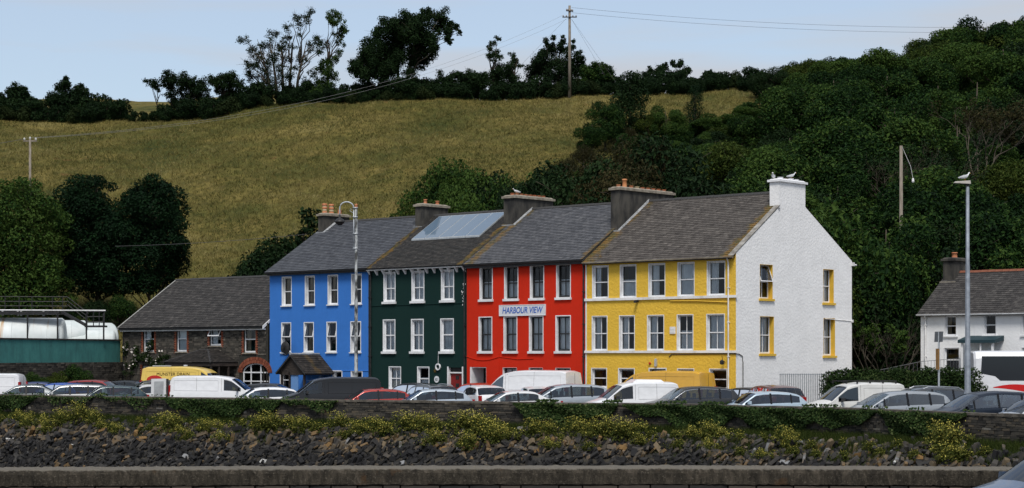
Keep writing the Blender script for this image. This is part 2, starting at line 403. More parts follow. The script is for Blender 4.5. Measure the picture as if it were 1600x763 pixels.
for s, d, size in cand:
    q, nrm = bank(s, d); band = d + .3*math.sin(s*.9) + g.gauss(0, .28)
    if band < 1.15: tone = g.choices(range(6), (4, 6, 4, 1, .3, .5))[0]
    elif band < 1.95: tone = g.choices(range(6), (1.6, 3, 4.5, 5, 3.0, .3))[0]
    else: tone = g.choices(range(6), (10, 5, 1.0, .3, .15, .08))[0]
    tang = Vector((-nrm.y, nrm.x, 0))
    rot = Matrix.Rotation(g.gauss(.55, .5), 4, nrm) @ Matrix.Rotation(math.atan2(tang.y, tang.x), 4, 'Z') @ Matrix.Rotation(g.gauss(.7, .4), 4, 'X') @ Matrix.Rotation(g.gauss(0, .4), 4, 'Z')
    mw = Matrix.Translation(q + Vector((0, 0, g.uniform(-.06, .16)))) @ rot @ Matrix.Scale(size, 4)
    i = g.randrange(12)
    if singles < 300 and 1.0 < d < 3.1:
        o = link('rock', rockm[i, tone], rock_bank); o.matrix_local = mw; singles += 1
    else:
        vs, fs = shapes[i]; A = np.array(mw); vv = vs @ A[:3,:3].T + A[:3,3]
        rocks_np[0].append(vv); rocks_np[1].append(fs + nv); nv += len(vv)
        rocks_np[2].append(np.full(len(vv), [.12, .36, .52, .66, .8, .96][tone] + g.uniform(-.06, .06)))
link('loose_rocks', np_mesh('loose_rocks', np.concatenate(rocks_np[0]), np.concatenate(rocks_np[1]), M['rock'], np.concatenate(rocks_np[2])), rock_bank, 'stuff')

# sea wall: core, courses of thin stones, concrete coping
sea = thing('sea_wall', 'long dark stone sea wall with concrete coping between the car park and rock bank', 'wall')
mortar = mat('wall_core', (.02,.02,.018), (.04,.038,.03), 3, .95, 20, .5, .02)
cope_m = mat('coping_concrete', (.05,.045,.038), (.13,.115,.095), 3.5, .95, 25, .6, .02)
mb = MB(); dq = dense(.4)
for (a, na), (b, nb_) in zip(dq[:-1], dq[1:]):
    mb.hexa([a+Vector((0,0,-.6)), b+Vector((0,0,-.6)), b-nb_*.42+Vector((0,0,-.6)), a-na*.42+Vector((0,0,-.6)), a+Vector((0,0,.9)), b+Vector((0,0,.9)), b-nb_*.42+Vector((0,0,.9)), a-na*.42+Vector((0,0,.9))])
mb.build('core', mortar, sea)
g = random.Random(5)
s = 0
while s < WLEN-1.6:
    e = s + 1.55; a, na = wall_at(s+.006); b, nb_ = wall_at(e-.006); zt = 1.0 + g.uniform(-.012, .012); pr = .05 + g.uniform(-.012, .012)
    mc = MB(); mc.hexa([a+na*pr+Vector((0,0,.9)), b+nb_*pr+Vector((0,0,.9)), b-nb_*.47+Vector((0,0,.9)), a-na*.47+Vector((0,0,.9)), a+na*pr+Vector((0,0,zt)), b+nb_*pr+Vector((0,0,zt)), b-nb_*.47+Vector((0,0,zt)), a-na*.47+Vector((0,0,zt))])
    mc.build('coping_slab', cope_m, sea); s = e
WSTONE = [(0, (.018,.017,.016)), (.35, (.038,.036,.032)), (.6, (.07,.062,.05)), (.8, (.1,.08,.055)), (1, (.17,.16,.14))]
M['wstone'] = attr_mat('wall_stone', WSTONE, .9, .2, objvar=0, fine=6, bscale=18)
Vs, Fs, Cs = [], [], []; nv = 0
HEX = np.array([(3,2,1,0),(4,5,6,7),(0,1,5,4),(1,2,6,5),(2,3,7,6),(3,0,4,7)])
z = -.42; s_l, s_r = wall_s_px(-60), wall_s_px(1660)
while z < .88:
    hh = g.uniform(.05, .13); s = s_l + g.random()*.3
    while s < s_r:
        ll = g.uniform(.16, .5); a, na = wall_at(s+.008); b, nb_ = wall_at(s+ll-.012); p0, p1 = g.uniform(.005, .05), g.uniform(.005, .05)
        z1 = min(z+hh-.012, .895)
        c = [a-na*.05, b-nb_*.05, b+nb_*p1, a+na*p0]
        for zz in (z, z1):
            for q in c: Vs.append((q.x, q.y, zz + g.uniform(-.006, .006)))
        Fs.append(HEX + nv); nv += 8; Cs += [min(1, max(0, g.gauss(.42, .22)))]*8; s += ll
    z += hh
link('stonework', np_mesh('stonework', np.array(Vs), np.concatenate(Fs), M['wstone'], Cs), sea, 'stuff')

# near quay with a concrete-capped parapet
quay_m = mat('quay_paving', (.07,.07,.068), (.11,.105,.1), 1.2, .9, 30, .4, .01)
QB = [(-700, 731), (0, 730), (300, 728.6), (560, 727.4), (1060, 727), (1330, 728), (1600, 729.5), (2400, 734)]    # back edge of the cap
QP = [Vector(((px-800)/F*Y, Y, 0)) for px, Y in [(px, (CAMZ-.42)*F/(py-HZ)) for px, py in QB]]
mb = MB(); mb.poly([(QP[0].x-60, QP[0].y-.6, -.65)] + [(-300, -80, -.65), (300, -80, -.65)] + [(QP[-1].x+40, QP[-1].y-.6, -.65)] + [(q.x, q.y-.6, -.65) for q in reversed(QP)])
structure(mb.build('near_quay', quay_m))
para = thing('quay_parapet', 'low stained concrete parapet on stone footing along the near quay', 'wall')
M['stained'] = None
def stained():
    m, n, l, b = nodes_of('stained_concrete'); b.inputs['Roughness'].default_value = .95; b.inputs['Specular IOR Level'].default_value = .15
    v = coords(n, l); vs = coords(n, l, (1, 1, .35))
    r1 = ramp(n, [(.34, (.016,.014,.012)), (.5, (.045,.039,.03)), (.66, (.095,.08,.062))]); l.new(noise(n, l, vs, 4.5, 9, .8), r1.inputs['Fac'])
    r2 = ramp(n, [(.56, (0,0,0)), (.66, (.5,.5,.5))]); l.new(noise(n, l, v, 17, 5, .75), r2.inputs['Fac'])
    c = mixc(n, l, r2.outputs['Color'], r1.outputs['Color'], (.2,.175,.14))
    r3 = ramp(n, [(.62, (0,0,0)), (.68, (.8,.8,.8))]); l.new(noise(n, l, v, .9, 5, .7), r3.inputs['Fac'])
    c = mixc(n, l, r3.outputs['Color'], c, (.07,.042,.022))
    ge = n.new('ShaderNodeNewGeometry'); sx = n.new('ShaderNodeSeparateXYZ'); l.new(ge.outputs['Position'], sx.inputs[0])      # paler arris and top of the cap
    ad = n.new('ShaderNodeMath'); ad.operation = 'MULTIPLY_ADD'; ad.inputs[1].default_value = .16; l.new(noise(n, l, v, 6, 5, .7), ad.inputs[0]); l.new(sx.outputs['Z'], ad.inputs[2])
    r5 = ramp(n, [(.45, (0,0,0)), (.485, (.85,.85,.85))]); l.new(ad.outputs[0], r5.inputs['Fac']); c = mixc(n, l, r5.outputs['Color'], c, (.17,.155,.13))
    l.new(c, b.inputs['Base Color']); bump(n, l, noise(n, l, v, 22, 8, .8), b, .9, .06); return m
M['stained'] = stained()
capx = MB(); fx = MB(); prof = [(0, .405), (.05, .42), (.3, .42), (.7, .425), (1.08, .42), (1.15, .395), (1.17, .3), (1.15, .03), (0, .03)]
rowsq = []
g = random.Random(9)
def qat(t):
    i = min(int(t), len(QP)-2); return QP[i].lerp(QP[i+1], t-i)
nq = 420
for i in range(nq+1):
    q = qat(i*(len(QP)-1)/nq); rowsq.append([(q.x, q.y - d + g.gauss(0, .010), z + g.gauss(0, .007)) for d, z in prof] + [(q.x, q.y, .405)])
capx.grid(rowsq); capx.build('cap', M['stained'], para)
for a, b in zip(QP[:-1], QP[1:]):
    fx.hexa([a+Vector((0,-1.0,-.7)), b+Vector((0,-1.0,-.7)), b+Vector((0,-.1,-.7)), a+Vector((0,-.1,-.7)), a+Vector((0,-1.0,.02)), b+Vector((0,-1.0,.02)), b+Vector((0,-.1,.02)), a+Vector((0,-.1,.02))])
fx.build('footing', mortar, para)
x = -16.0; g = random.Random(21)
M['foot'] = attr_mat('footing_stone', [(0,(.02,.02,.02)),(1,(.075,.06,.05))], .9, .2, objvar=.9, fine=5, bscale=12)
unit = MB(); unit.box(-.5,.5,-.5,.5,-.5,.5); unit_me = unit.mesh('footing_stone', M['foot'])
while x < 16:
    ww = g.uniform(.4, .95); i = max(j for j in range(len(QP)) if QP[j].x <= x+ww/2)
    a, b = QP[i], QP[i+1]; yy = a.y + (b.y-a.y)*((x+ww/2-a.x)/(b.x-a.x))
    o = link('footing_stone', unit_me, para); o.location = (x+ww/2, yy-1.06+g.uniform(-.02,.02), -.2); o.scale = (ww-.04, .16, .40+g.uniform(-.03,.01)); x += ww

# ------------------------------------------------------------------ houses
HX, HY = 11.67, 98.3
UC, US = .748, .664                       # the terrace runs left and away along (-UC, US)
HROT = math.atan2(-US, UC)
def t_of(px):                             # photo column -> metres along the terrace front from its right corner
    a = px - 800; return (F*HX - a*HY) / (F*UC + a*US)
def z_of(px, py):
    Y = HY + US*t_of(px); return CAMZ + (HZ-py)*Y/F
def terrace_pt(t, w=0, z=0): return Vector((HX - UC*t + US*w, HY + US*t + UC*w, z))
RDEP = 10.7; RIDGE = 11.95; RW = 5.35

def moss_fn(edges, amt=.8, colr=(.17,.095,.02), colr2=(.075,.065,.02)):
    """lichen and moss growing in strips up the given edges (local x, width) of a roof"""
    def f(n, l, c):
        t = n.new('ShaderNodeTexCoord'); sx = n.new('ShaderNodeSeparateXYZ'); l.new(t.outputs['Object'], sx.inputs[0])
        nn = noise(n, l, t.outputs['Object'], 1.5, 6, .75)
        for x0, wd in edges:
            d = n.new('ShaderNodeMath'); d.operation = 'SUBTRACT'; d.inputs[1].default_value = x0; l.new(sx.outputs['X'], d.inputs[0])
            ab = n.new('ShaderNodeMath'); ab.operation = 'ABSOLUTE'; l.new(d.outputs[0], ab.inputs[0])
            sc = n.new('ShaderNodeMath'); sc.operation = 'DIVIDE'; sc.inputs[1].default_value = wd; l.new(ab.outputs[0], sc.inputs[0])
            sb = n.new('ShaderNodeMath'); sb.operation = 'MULTIPLY_ADD'; sb.inputs[1].default_value = -.38; l.new(sc.outputs[0], sb.inputs[0]); l.new(nn, sb.inputs[2])
            r = ramp(n, [(.30, (0,0,0)), (.42, (amt,)*3)]); l.new(sb.outputs[0], r.inputs['Fac'])
            r2 = ramp(n, [(.4, colr2), (.6, colr)]); l.new(noise(n, l, t.outputs['Object'], 3.1, 4), r2.inputs['Fac'])
            c = mixc(n, l, r.outputs['Color'], c, r2.outputs['Color'])
        return c
    return f
def lichen(n, l, c, amt=.55):
    r = ramp(n, [(.60, (0,0,0)), (.72, (amt,)*3)]); l.new(noise(n, l, coords(n, l), 9, 3, .6), r.inputs['Fac'])
    return mixc(n, l, r.outputs['Color'], c, (.2,.2,.18))

def slates(name, parent, x0, x1, y0, z0, y1, z1, matl, sw=.27, ex=.2, seed=0, up=.02, thick=.016, worn=.3):
    """one real slate after another, laid in courses from the eave (y0,z0) up to the ridge (y1,z1)"""
    g = random.Random(seed); L = math.hypot(y1-y0, z1-z0); dy, dz = (y1-y0)/L, (z1-z0)/L; ny, nz_ = -dz, dy
    if nz_ < 0: ny, nz_ = -ny, -nz_
    Vs, Fs, Cs = [], [], []; nv = 0; r = 0; d = -.06
    while d < L - .02:
        x = x0 - (sw/2 if r % 2 else 0); e = min(d + ex*1.25, L)
        while x < x1 - .01:
            a, b = max(x, x0) + .004, min(x + sw, x1) - .004
            if b - a > .03:
                o1 = up + thick*1.6 + g.uniform(0, .008); o0 = up; sl = g.uniform(-.008, .008) * (2.5 if g.random() < worn*.2 else 1)
                def q(xx, dd, oo): return (xx, y0 + dy*dd + ny*oo, z0 + dz*dd + nz_*oo)
                Vs += [q(a, d+sl, o1-thick), q(b, d-sl, o1-thick), q(b, d-sl, o1), q(a, d+sl, o1), q(a, e, o0), q(b, e, o0)]
                Fs += [(nv, nv+1, nv+2, nv+3), (nv+3, nv+2, nv+5, nv+4)]; nv += 6
                Cs += [min(1, max(0, g.gauss(.5, .17)))] * 6
            x += sw
        d += ex; r += 1
    return link(name, np_mesh(name, np.array(Vs), np.array(Fs), matl, Cs), parent, 'stuff')

def panel(mb, A, z0, z1, holes, th, m):
    """a wall of width A with real openings; m maps (along, inwards, up)"""
    xs = sorted({0, A, *[h[0] for h in holes], *[h[1] for h in holes]}); zs = sorted({z0, z1, *[h[2] for h in holes], *[h[3] for h in holes]})
    for i in range(len(xs)-1):
        for j in range(len(zs)-1):
            cx, cz = (xs[i]+xs[i+1])/2, (zs[j]+zs[j+1])/2
            if any(h[0] < cx < h[1] and h[2] < cz < h[3] for h in holes): continue
            for d in (0, th): mb.quad(m(xs[i],d,zs[j]), m(xs[i+1],d,zs[j]), m(xs[i+1],d,zs[j+1]), m(xs[i],d,zs[j+1]))
    for a0, a1, b0, b1 in holes:
        for p, q in (((a0,b0),(a1,b0)), ((a1,b0),(a1,b1)), ((a1,b1),(a0,b1)), ((a0,b1),(a0,b0))):
            mb.quad(m(p[0],0,p[1]), m(q[0],0,q[1]), m(q[0],th,q[1]), m(p[0],th,p[1]))

def window(root, m, a0, a1, z0, z1, frame, reveal, band=.05, sill=None, mid=.5, vert=False, tilt=0, curtain='net', depth=.17, fw=.055, bandmat=None, name='window'):
    mb = MB()
    t = .014
    mb.box(a0, a0+t, -.004, depth+.04, z0, z1, m); mb.box(a1-t, a1, -.004, depth+.04, z0, z1, m)
    mb.box(a0+t, a1-t, -.004, depth+.04, z1-t, z1, m); mb.box(a0+t, a1-t, -.004, depth+.04, z0, z0+t, m)
    if band:
        mb.box(a0-band, a0, -.018, .01, z0, z1+band, m); mb.box(a1, a1+band, -.018, .01, z0, z1+band, m); mb.box(a0, a1, -.018, .01, z1, z1+band, m)
    w_ = mb.build(name, reveal, root)
    if sill:
        sh, so, sp, sm = sill; sb = MB(); sb.box(a0-so, a1+so, -sp, .03, z0-sh, z0-.002, m); sb.build('sill', sm, w_)
    i0, i1, j0, j1 = a0+t, a1-t, z0+t, z1-t; zm = j0 + (j1-j0)*mid
    fb = MB()
    fb.box(i0, i0+fw, depth-.03, depth+.04, j0, j1, m); fb.box(i1-fw, i1, depth-.03, depth+.04, j0, j1, m)
    fb.box(i0+fw, i1-fw, depth-.028, depth+.04, j0, j0+fw*1.5, m); fb.box(i0+fw, i1-fw, depth-.03, depth+.04, j1-fw, j1, m)
    fb.box(i0+fw, i1-fw, depth-.034, depth+.04, zm-fw*.5, zm+fw*.5, m)
    xm = (i0+i1)/2
    if vert:
        fb.box(xm-.016, xm+.016, depth-.02, depth+.03, j0+fw, zm-fw*.5, m); fb.box(xm-.016, xm+.016, depth-.02, depth+.03, zm+fw*.5, j1-fw, m)
    fb.build('frame', frame, w_)
    pb = MB(); pb.quad(m(i0+fw, depth+.01, j0+fw), m(i1-fw, depth+.01, j0+fw), m(i1-fw, depth+.01, zm-fw*.4), m(i0+fw, depth+.01, zm-fw*.4)); pb.build('pane', M['glass'], w_)
    if tilt:
        k = math.tan(tilt); mt = lambda a, d, z: m(a, d - (j1-z)*k, z)
        sb = MB(); u0, u1, v0, v1 = i0+.02, i1-.02, zm+.01, j1-.015; dd = depth-.05
        sb.box(u0, u0+fw*.8, dd, dd+.04, v0, v1, mt); sb.box(u1-fw*.8, u1, dd, dd+.04, v0, v1, mt); sb.box(u0+fw*.8, u1-fw*.8, dd, dd+.04, v0, v0+fw*.8, mt); sb.box(u0+fw*.8, u1-fw*.8, dd, dd+.04, v1-fw*.8, v1, mt)
        sb.build('open_sash', frame, w_)
        pb = MB(); pb.quad(mt(u0+.03, dd+.02, v0+.03), mt(u1-.03, dd+.02, v0+.03), mt(u1-.03, dd+.02, v1-.03), mt(u0+.03, dd+.02, v1-.03)); pb.build('pane', M['glass'], w_)
    else:
        pb = MB(); pb.quad(m(i0+fw, depth+.006, zm+fw*.4), m(i1-fw, depth+.006, zm+fw*.4), m(i1-fw, depth+.006, j1-fw), m(i0+fw, depth+.006, j1-fw)); pb.build('pane', M['glass'], w_)
    # dark sheet behind: the room's dimness is in its colour, nothing shows through
    rb = MB(); rb.quad(m(a0-.3, depth+.9, z0-.4), m(a1+.3, depth+.9, z0-.4), m(a1+.3, depth+.9, z1+.3), m(a0-.3, depth+.9, z1+.3)); rb.build('dark_room_sheet', M['room'], w_)
    if curtain != 'none':
        spans = {'net': [(0, 1)], 'side': [(0, .34), (.72, 1)], 'left': [(0, .45)], 'half': [(0, 1)], 'drape': [(0, .4), (.66, 1)], 'right': [(.5, 1)]}[curtain]
        for s0, s1 in spans:
            cb = MB(); ztop = j1 if curtain != 'half' else zm + (j1-zm)*.12
            n_ = max(6, int(24*(s1-s0))); ph = rnd.random()*6
            pts = [[m(i0+(i1-i0)*(s0+(s1-s0)*i/n_), depth+.13+.022*math.sin(i*1.9+ph), zz) for i in range(n_+1)] for zz in (j0, ztop)]
            cb.grid(pts); cb.build('curtain', M['curtain2'] if curtain == 'drape' else M['curtain'], w_)
    return w_

def house_shell(root, W, D, eave, ridge, front_holes, wall_m, gable_holes=None, gable_m=None, left_m=None, rw=None, th=.32):
    rw = rw or D/2
    mb = MB(); fm = lambda a, d, z: (a, d, z)
    panel(mb, W, 0, eave, front_holes, th, fm)
    mb.build('front_wall', wall_m, root)
    mb = MB(); mb.quad((0,D,0),(W,D,0),(W,D,eave),(0,D,eave)); mb.build('back_wall', wall_m, root)
    for side in (0, 1):
        g_ = MB(); x = W if side else 0; s = -1 if side else 1
        gm = lambda a, d, z, x=x, s=s: (x + s*d, a, z)
        hs = gable_holes if side and gable_holes else []
        panel(g_, D, 0, eave, hs, th, gm)
        for d in (0, th): g_.poly([gm(0,d,eave), gm(D,d,eave), gm(rw,d,ridge-.03)])
        g_.build('gable_wall', (gable_m if side else left_m) or wall_m, root)

def roof_deck(root, W, D, eave, ridge, rw, sm, over=.28, left=.0, right=.0, seed=1, ridge_m=None, sw=.27, ex=.2, inset=0, tile_end=.2):
    k = (ridge-eave)/rw; mb = MB(); t = .12
    for (ya, za, yb, zb) in ((-over, eave-over*k, rw, ridge), (D+over, eave-over*(ridge-eave)/(D-rw), rw, ridge)):
        we = W+right-inset; mb.hexa([(-left, ya, za-t), (we, ya, za-t), (we, yb, zb-t), (-left, yb, zb-t), (-left, ya, za), (we, ya, za), (we, yb, zb), (-left, yb, zb)])
    rf = mb.build('roof', M['slate_base'], root)
    slates('slates', rf, -left, W+right, -over, eave-over*k, rw, ridge, sm, seed=seed, sw=sw, ex=ex)
    slates('slates', rf, -left, W+right, D+over, eave-over*(ridge-eave)/(D-rw), rw, ridge, sm, seed=seed+50, sw=.4, ex=.3)
    x = -left; i = 0; rt = ridge_m or M['slate_base']
    tile = MB(); tile.hexa([(0,-.14,-.07),(.44,-.14,-.07),(.44,.14,-.07),(0,.14,-.07),(0,-.05,.06),(.44,-.05,.06),(.44,.05,.06),(0,.05,.06)])
    tm = tile.mesh('ridge_tile', rt)
    while x < W+right-tile_end:
        o = link('ridge_tile', tm, rf); o.location = (x, rw, ridge+.05+rnd.uniform(-.008,.008)); x += .45
    return rf

def gutter(root, W, eave, mtl, y=-.33, dz=-.3, r=.06, x0=0):
    mb = MB(); n = 5
    for i in range(n):
        a0, a1 = math.pi*(1+i/n), math.pi*(1+(i+1)/n)
        for rr in (r, r-.008): mb.quad((x0, y+rr*math.cos(a0), eave+dz+rr*math.sin(a0)), (W, y+rr*math.cos(a0), eave+dz+rr*math.sin(a0)), (W, y+rr*math.cos(a1), eave+dz+rr*math.sin(a1)), (x0, y+rr*math.cos(a1), eave+dz+rr*math.sin(a1)))
    mb.box(x0, W, y-r, y-r+.01, eave+dz-.01, eave+dz+.015); mb.box(x0, W, y+r, y+r+.02, eave+dz-.06, eave+dz+.06)
    return mb.build('gutter', mtl, root)
def downpipe(root, x, z1, mtl, y=-.09, r=.04, top=True, eave_y=-.33):
    mb = MB(); pts = [(x, y, .05), (x, y, z1-.35)] + ([(x, y, z1-.3), (x+.05, eave_y+.05, z1-.02), (x+.05, eave_y+.05, z1+.06)] if top else [(x, y, z1)])
    mb.tube(pts, r, 8)
    for z in (1.2, 3.0, 4.8, 6.6):
        if z < z1-.5: mb.box(x-r-.015, x+r+.015, y-r-.01, .0, z, z+.05)
    return mb.build('downpipe', mtl, root)

def chimney(parent, x0, x1, y0, y1, z0, z1, m_, pots, cap_m, pot_mats=None, cap_h=.14, flash=None):
    mb = MB(); mb.box(x0, x1, y0, y1, z0, z1); ch = mb.build('chimney', m_, parent)
    cb = MB(); o = .1
    cb.hexa([(x0-o,y0-o,z1+.002),(x1+o,y0-o,z1+.002),(x1+o,y1+o,z1+.002),(x0-o,y1+o,z1+.002),(x0-o,y0-o,z1+cap_h),(x1+o,y0-o,z1+cap_h),(x1+o,y1+o,z1+cap_h),(x0-o,y1+o,z1+cap_h)])
    cb.hexa([(x0-.03,y0-.03,z1+cap_h+.001),(x1+.03,y0-.03,z1+cap_h+.001),(x1+.03,y1+.03,z1+cap_h+.001),(x0-.03,y1+.03,z1+cap_h+.001),(x0+.05,y0+.1,z1+cap_h+.07),(x1-.05,y0+.1,z1+cap_h+.07),(x1-.05,y1-.1,z1+cap_h+.07),(x0+.05,y1-.1,z1+cap_h+.07)])
    cb.build('cap', cap_m, ch)
    for fy, hh, rr, pm in pots:
        pb = MB(); c = ((x0+x1)/2, y0+(y1-y0)*fy, z1+cap_h+.05)
        pb.lathe([(rr*1.05,0),(rr*.95,hh*.12),(rr*.85,hh*.8),(rr*1.05,hh*.84),(rr*1.05,hh*.97),(rr*.8,hh),(rr*.75,hh*.6)], c, 12); pb.build('chimney_pot', pm, ch, True)
    return ch

M['slate_base'] = mat('slate_underlay', (.03,.03,.032), (.05,.05,.05), 4, .9)
SL_BLUE = [(0,(.032,.035,.042)),(.5,(.052,.057,.068)),(1,(.085,.09,.1))]
SL_DARK = [(0,(.016,.016,.017)),(.5,(.03,.029,.028)),(1,(.06,.055,.05))]
SL_GREY = [(0,(.04,.043,.05)),(.5,(.068,.071,.08)),(1,(.11,.112,.12))]
SL_BROWN = [(0,(.04,.035,.032)),(.5,(.072,.064,.058)),(1,(.125,.112,.1))]

tb = [t_of(x) for x in (1150, 915.5, 729.5, 579.5, 421.5)]           # party lines along the terrace
def house_root(name, label, t_left): return thing(name, label, 'house', terrace_pt(t_left), HROT)
ident = lambda a, d, z: (a, d, z)
def cols(t_left, pairs): return [(t_left - t_of(a), t_left - t_of(b)) for a, b in pairs]

# ---- yellow house with white gable
W = tb[1]-tb[0]; tl = tb[1]
yel = house_root('yellow_house', 'yellow three-storey end-of-terrace house with a white gable wall', tl)
M['yellow'] = painted_wall('yellow_render', (.72,.46,.055), (.42,.26,.04), .55, 7, .3)
M['gablew'] = painted_wall('white_render', (.83,.83,.83), (.55,.55,.55), .36, 7.5, .4)
M['yelp'] = mat('yellow_paint', (.68,.43,.05), (.6,.38,.045), 3, .7)
r3 = cols(tl, [(926.2,950.3),(969.5,993.6),(1014,1038.8),(1059.4,1084.5),(1105.5,1132.6)])
r2 = cols(tl, [(925.6,948.5),(968.2,991.2),(1012,1037),(1058.4,1082.6),(1104.6,1131.8)])
r1 = cols(tl, [(924.6,947.8),(966.8,991),(1013.5,1041.7),(1059,1084),(1109,1135.6)])
holes = [(a,b,6.24,8.02) for a,b in r3] + [(a,b,3.35,5.24) for a,b in r2] + [(a,b,1.3 if i != 2 else .15,2.36) for i,(a,b) in enumerate(r1)]
EAV = 8.42
def w_of(px):                      # photo column -> metres back along the white gable
    a = px-800; return (F*HX - a*HY) / (a*UC - F*US)
def zg(px, py): Y = HY + UC*w_of(px); return CAMZ + (HZ-py)*Y/F
gab = [(w_of(1187.5), w_of(1207.5), zg(1197,467), zg(1197,413.5)), (w_of(1286.5), w_of(1303), zg(1295,473.5), zg(1295,421)),
       (w_of(1187.8), w_of(1209.5), zg(1197,553), zg(1197,494.5)), (w_of(1287), w_of(1305), zg(1296,556), zg(1296,497.5))]
house_shell(yel, W, RDEP+.7, EAV, RIDGE, holes, M['yellow'], gab, M['gablew'], rw=RW)
cur = ['side','half','left','net','left']; cur2 = ['side','left','left','half','net']
for i,(a,b) in enumerate(r3): window(yel, ident, a, b, 6.24, 8.02, M['white'], M['white'], .035, None, .5, False, 0, cur[i])
for i,(a,b) in enumerate(r2): window(yel, ident, a, b, 3.35, 5.24, M['white'], M['white'], .035, None, .5, True, 0, cur2[i])
for i,(a,b) in enumerate(r1):
    if i != 2: window(yel, ident, a, b, 1.3, 2.36, M['white'], M['white'], .035, (.09,.05,.07,M['sillw']), .5, False, 0, 'none')
a, b = r1[2]
db = MB(); db.box(a+.06, b-.06, .2, .25, .15, 2.0); d_ = db.build('door', mat('door_brown', (.09,.05,.03), None, rough=.5), yel)
db = MB(); db.box(a, a+.06, -.01, .26, .15, 2.36); db.box(b-.06, b, -.01, .26, .15, 2.36); db.box(a, b, -.01, .26, 2.36, 2.42); db.build('door_frame', M['white'], d_)
db = MB(); db.box(a+.06, b-.06, .215, .225, 2.06, 2.34); db.build('fanlight', M['glass'], d_)
db = MB(); db.lathe([(.02,0),(.028,.03),(.02,.05)], (0,0,0), 8, lambda x,y,z: (b-.2+x, .19-z, 1.1+y)); db.build('door_knob', M['galv'], d_)
for z0, z1 in ((6.1,6.235),(3.22,3.345)):
    sb = MB(); sb.box(-.06, W+.12, -.09, -.002, z0, z1); sb.build('string_course', M['sillw'], yel)
for x0_ in (-.02,):
    sb = MB(); sb.box(x0_, .07, -.025, -.002, 0, 8.3); sb.build('corner_strip', M['white'], yel)
gm = lambda a, d, z: (W-d, a, z)
for i, (a,b,z0,z1) in enumerate(gab):
    window(yel, gm, a, b, z0, z1, M['white'], M['yelp'], 0, (.12,.1,.09,M['yelp']), .5, True, R(20) if i == 0 else 0, ['left','right','net','side'][i], .3)
M['sl_y'] = attr_mat('slate_brown', SL_BROWN, .85, .3, objvar=0, fine=4, moss=lambda n,l,c: lichen(n, l, moss_fn([(.1,1.1),(W-.35,.8)], .9)(n, l, c), .4), bscale=20)
rf = roof_deck(yel, W, RDEP+.7, EAV, RIDGE, RW, M['sl_y'], right=0, seed=3, inset=.09, tile_end=.95)
mb = MB(); k = (RIDGE-EAV)/RW
mb.hexa([(W-.32,-.28,EAV-.28*k+.045),(W+.03,-.28,EAV-.28*k+.045),(W+.03,RW-1.25,RIDGE-1.25*k+.045),(W-.32,RW-1.25,RIDGE-1.25*k+.045),(W-.32,-.28,EAV-.28*k+.075),(W+.03,-.28,EAV-.28*k+.075),(W+.03,RW-1.25,RIDGE-1.25*k+.075),(W-.32,RW-1.25,RIDGE-1.25*k+.075)])
mb.build('verge_skew', mat('verge_cement', (.12,.11,.095), (.3,.29,.27), 2.5, .95, 14, .5, .02), rf)
gutter(yel, W, EAV, mat('gutter_cream', (.38,.34,.26), (.2,.17,.13), 1.5, .6), dz=-.2)
downpipe(yel, W-.42, EAV-.22, M['sillw'])
M['whitech'] = painted_wall('white_chimney', (.77,.78,.8), (.45,.45,.45), .3, 8, .3)
chimney(rf, W-.62, W-.002, 4.05, 6.6, 9.6, 12.42, M['gablew'], [(.22,.12,.16,M['whitech']),(.42,.1,.16,M['capstone']),(.62,.12,.16,M['whitech']),(.82,.1,.16,M['whitech'])], M['whitech'], cap_h=.12)
fb = MB(); fb.box(W-.72, W+.06, 3.92, 4.05, 10.95, 11.02); fb.build('flashing', M['lead'], rf)
pots = [(.06,.14,.13,M['pot']),(.17,.5,.14,mat('clay_orange',(.5,.2,.08),(.56,.26,.12),4,.85)),(.29,.15,.13,M['pot']),(.40,.14,.13,M['potcream'])] + [(.5+.1*i,.13,.13,M['pot']) for i in range(5)]
chimney(rf, -.32, .3, 2.62, 7.7, 9.6, 12.45, M['soot'], pots, M['capstone'])
fb = MB(); kk = .06
fb.hexa([(.3,2.5,EAV+2.5*k+.03),(.42,2.5,EAV+2.5*k+.03),(.42,RW,RIDGE+.05),(.3,RW,RIDGE+.05),(.3,2.5,EAV+2.5*k+.12),(.36,2.5,EAV+2.5*k+.1),(.36,RW,RIDGE+.13),(.3,RW,RIDGE+.15)]); fb.box(-.36,.42,2.46,2.62,EAV+2.5*k+.0,EAV+2.5*k+.1); fb.build('flashing', M['lead'], rf)
# small fixtures on the yellow front
fx = lambda px, py: (tl - t_of(px), z_of(px, py))
x_, z_ = fx(1051.5, 516); mb = MB(); mb.box(x_-.18, x_+.18, -.05, -.003, z_-.2, z_+.18); mb.box(x_-.14, x_+.14, -.06, -.05, z_-.15, z_-.05); mb.box(x_-.12, x_+.12, -.06, -.05, z_+.02, z_+.08); mb.build('plaque', M['white'], yel)
x_, z_ = fx(996.5, 471); mb = MB(); mb.box(x_-.06, x_+.06, -.2, -.003, z_-.05, z_+.05); mb.box(x_-.04, x_+.1, -.32, -.2, z_-.09, z_+.02); mb.build('floodlight', M['black'], yel)
x_, z_ = fx(1016, 568); mb = MB(); mb.lathe([(.05,0),(.07,.03),(.05,.09)], (0,0,0), 10, lambda x,y,z: (x_+x, -z-.003, z_+y)); mb.build('alarm_light', mat('red_plastic',(.4,.02,.015),None,rough=.5), yel)
x_, z_ = fx(1026, 567); mb = MB(); mb.box(x_-.05, x_+.05, -.14, -.003, z_-.2, z_+.2); mb.tube([(x_,-.07,z_+.2),(x_,-.07,z_+.24)], .03, 8); mb.build('wall_lamp', M['galv'], yel)
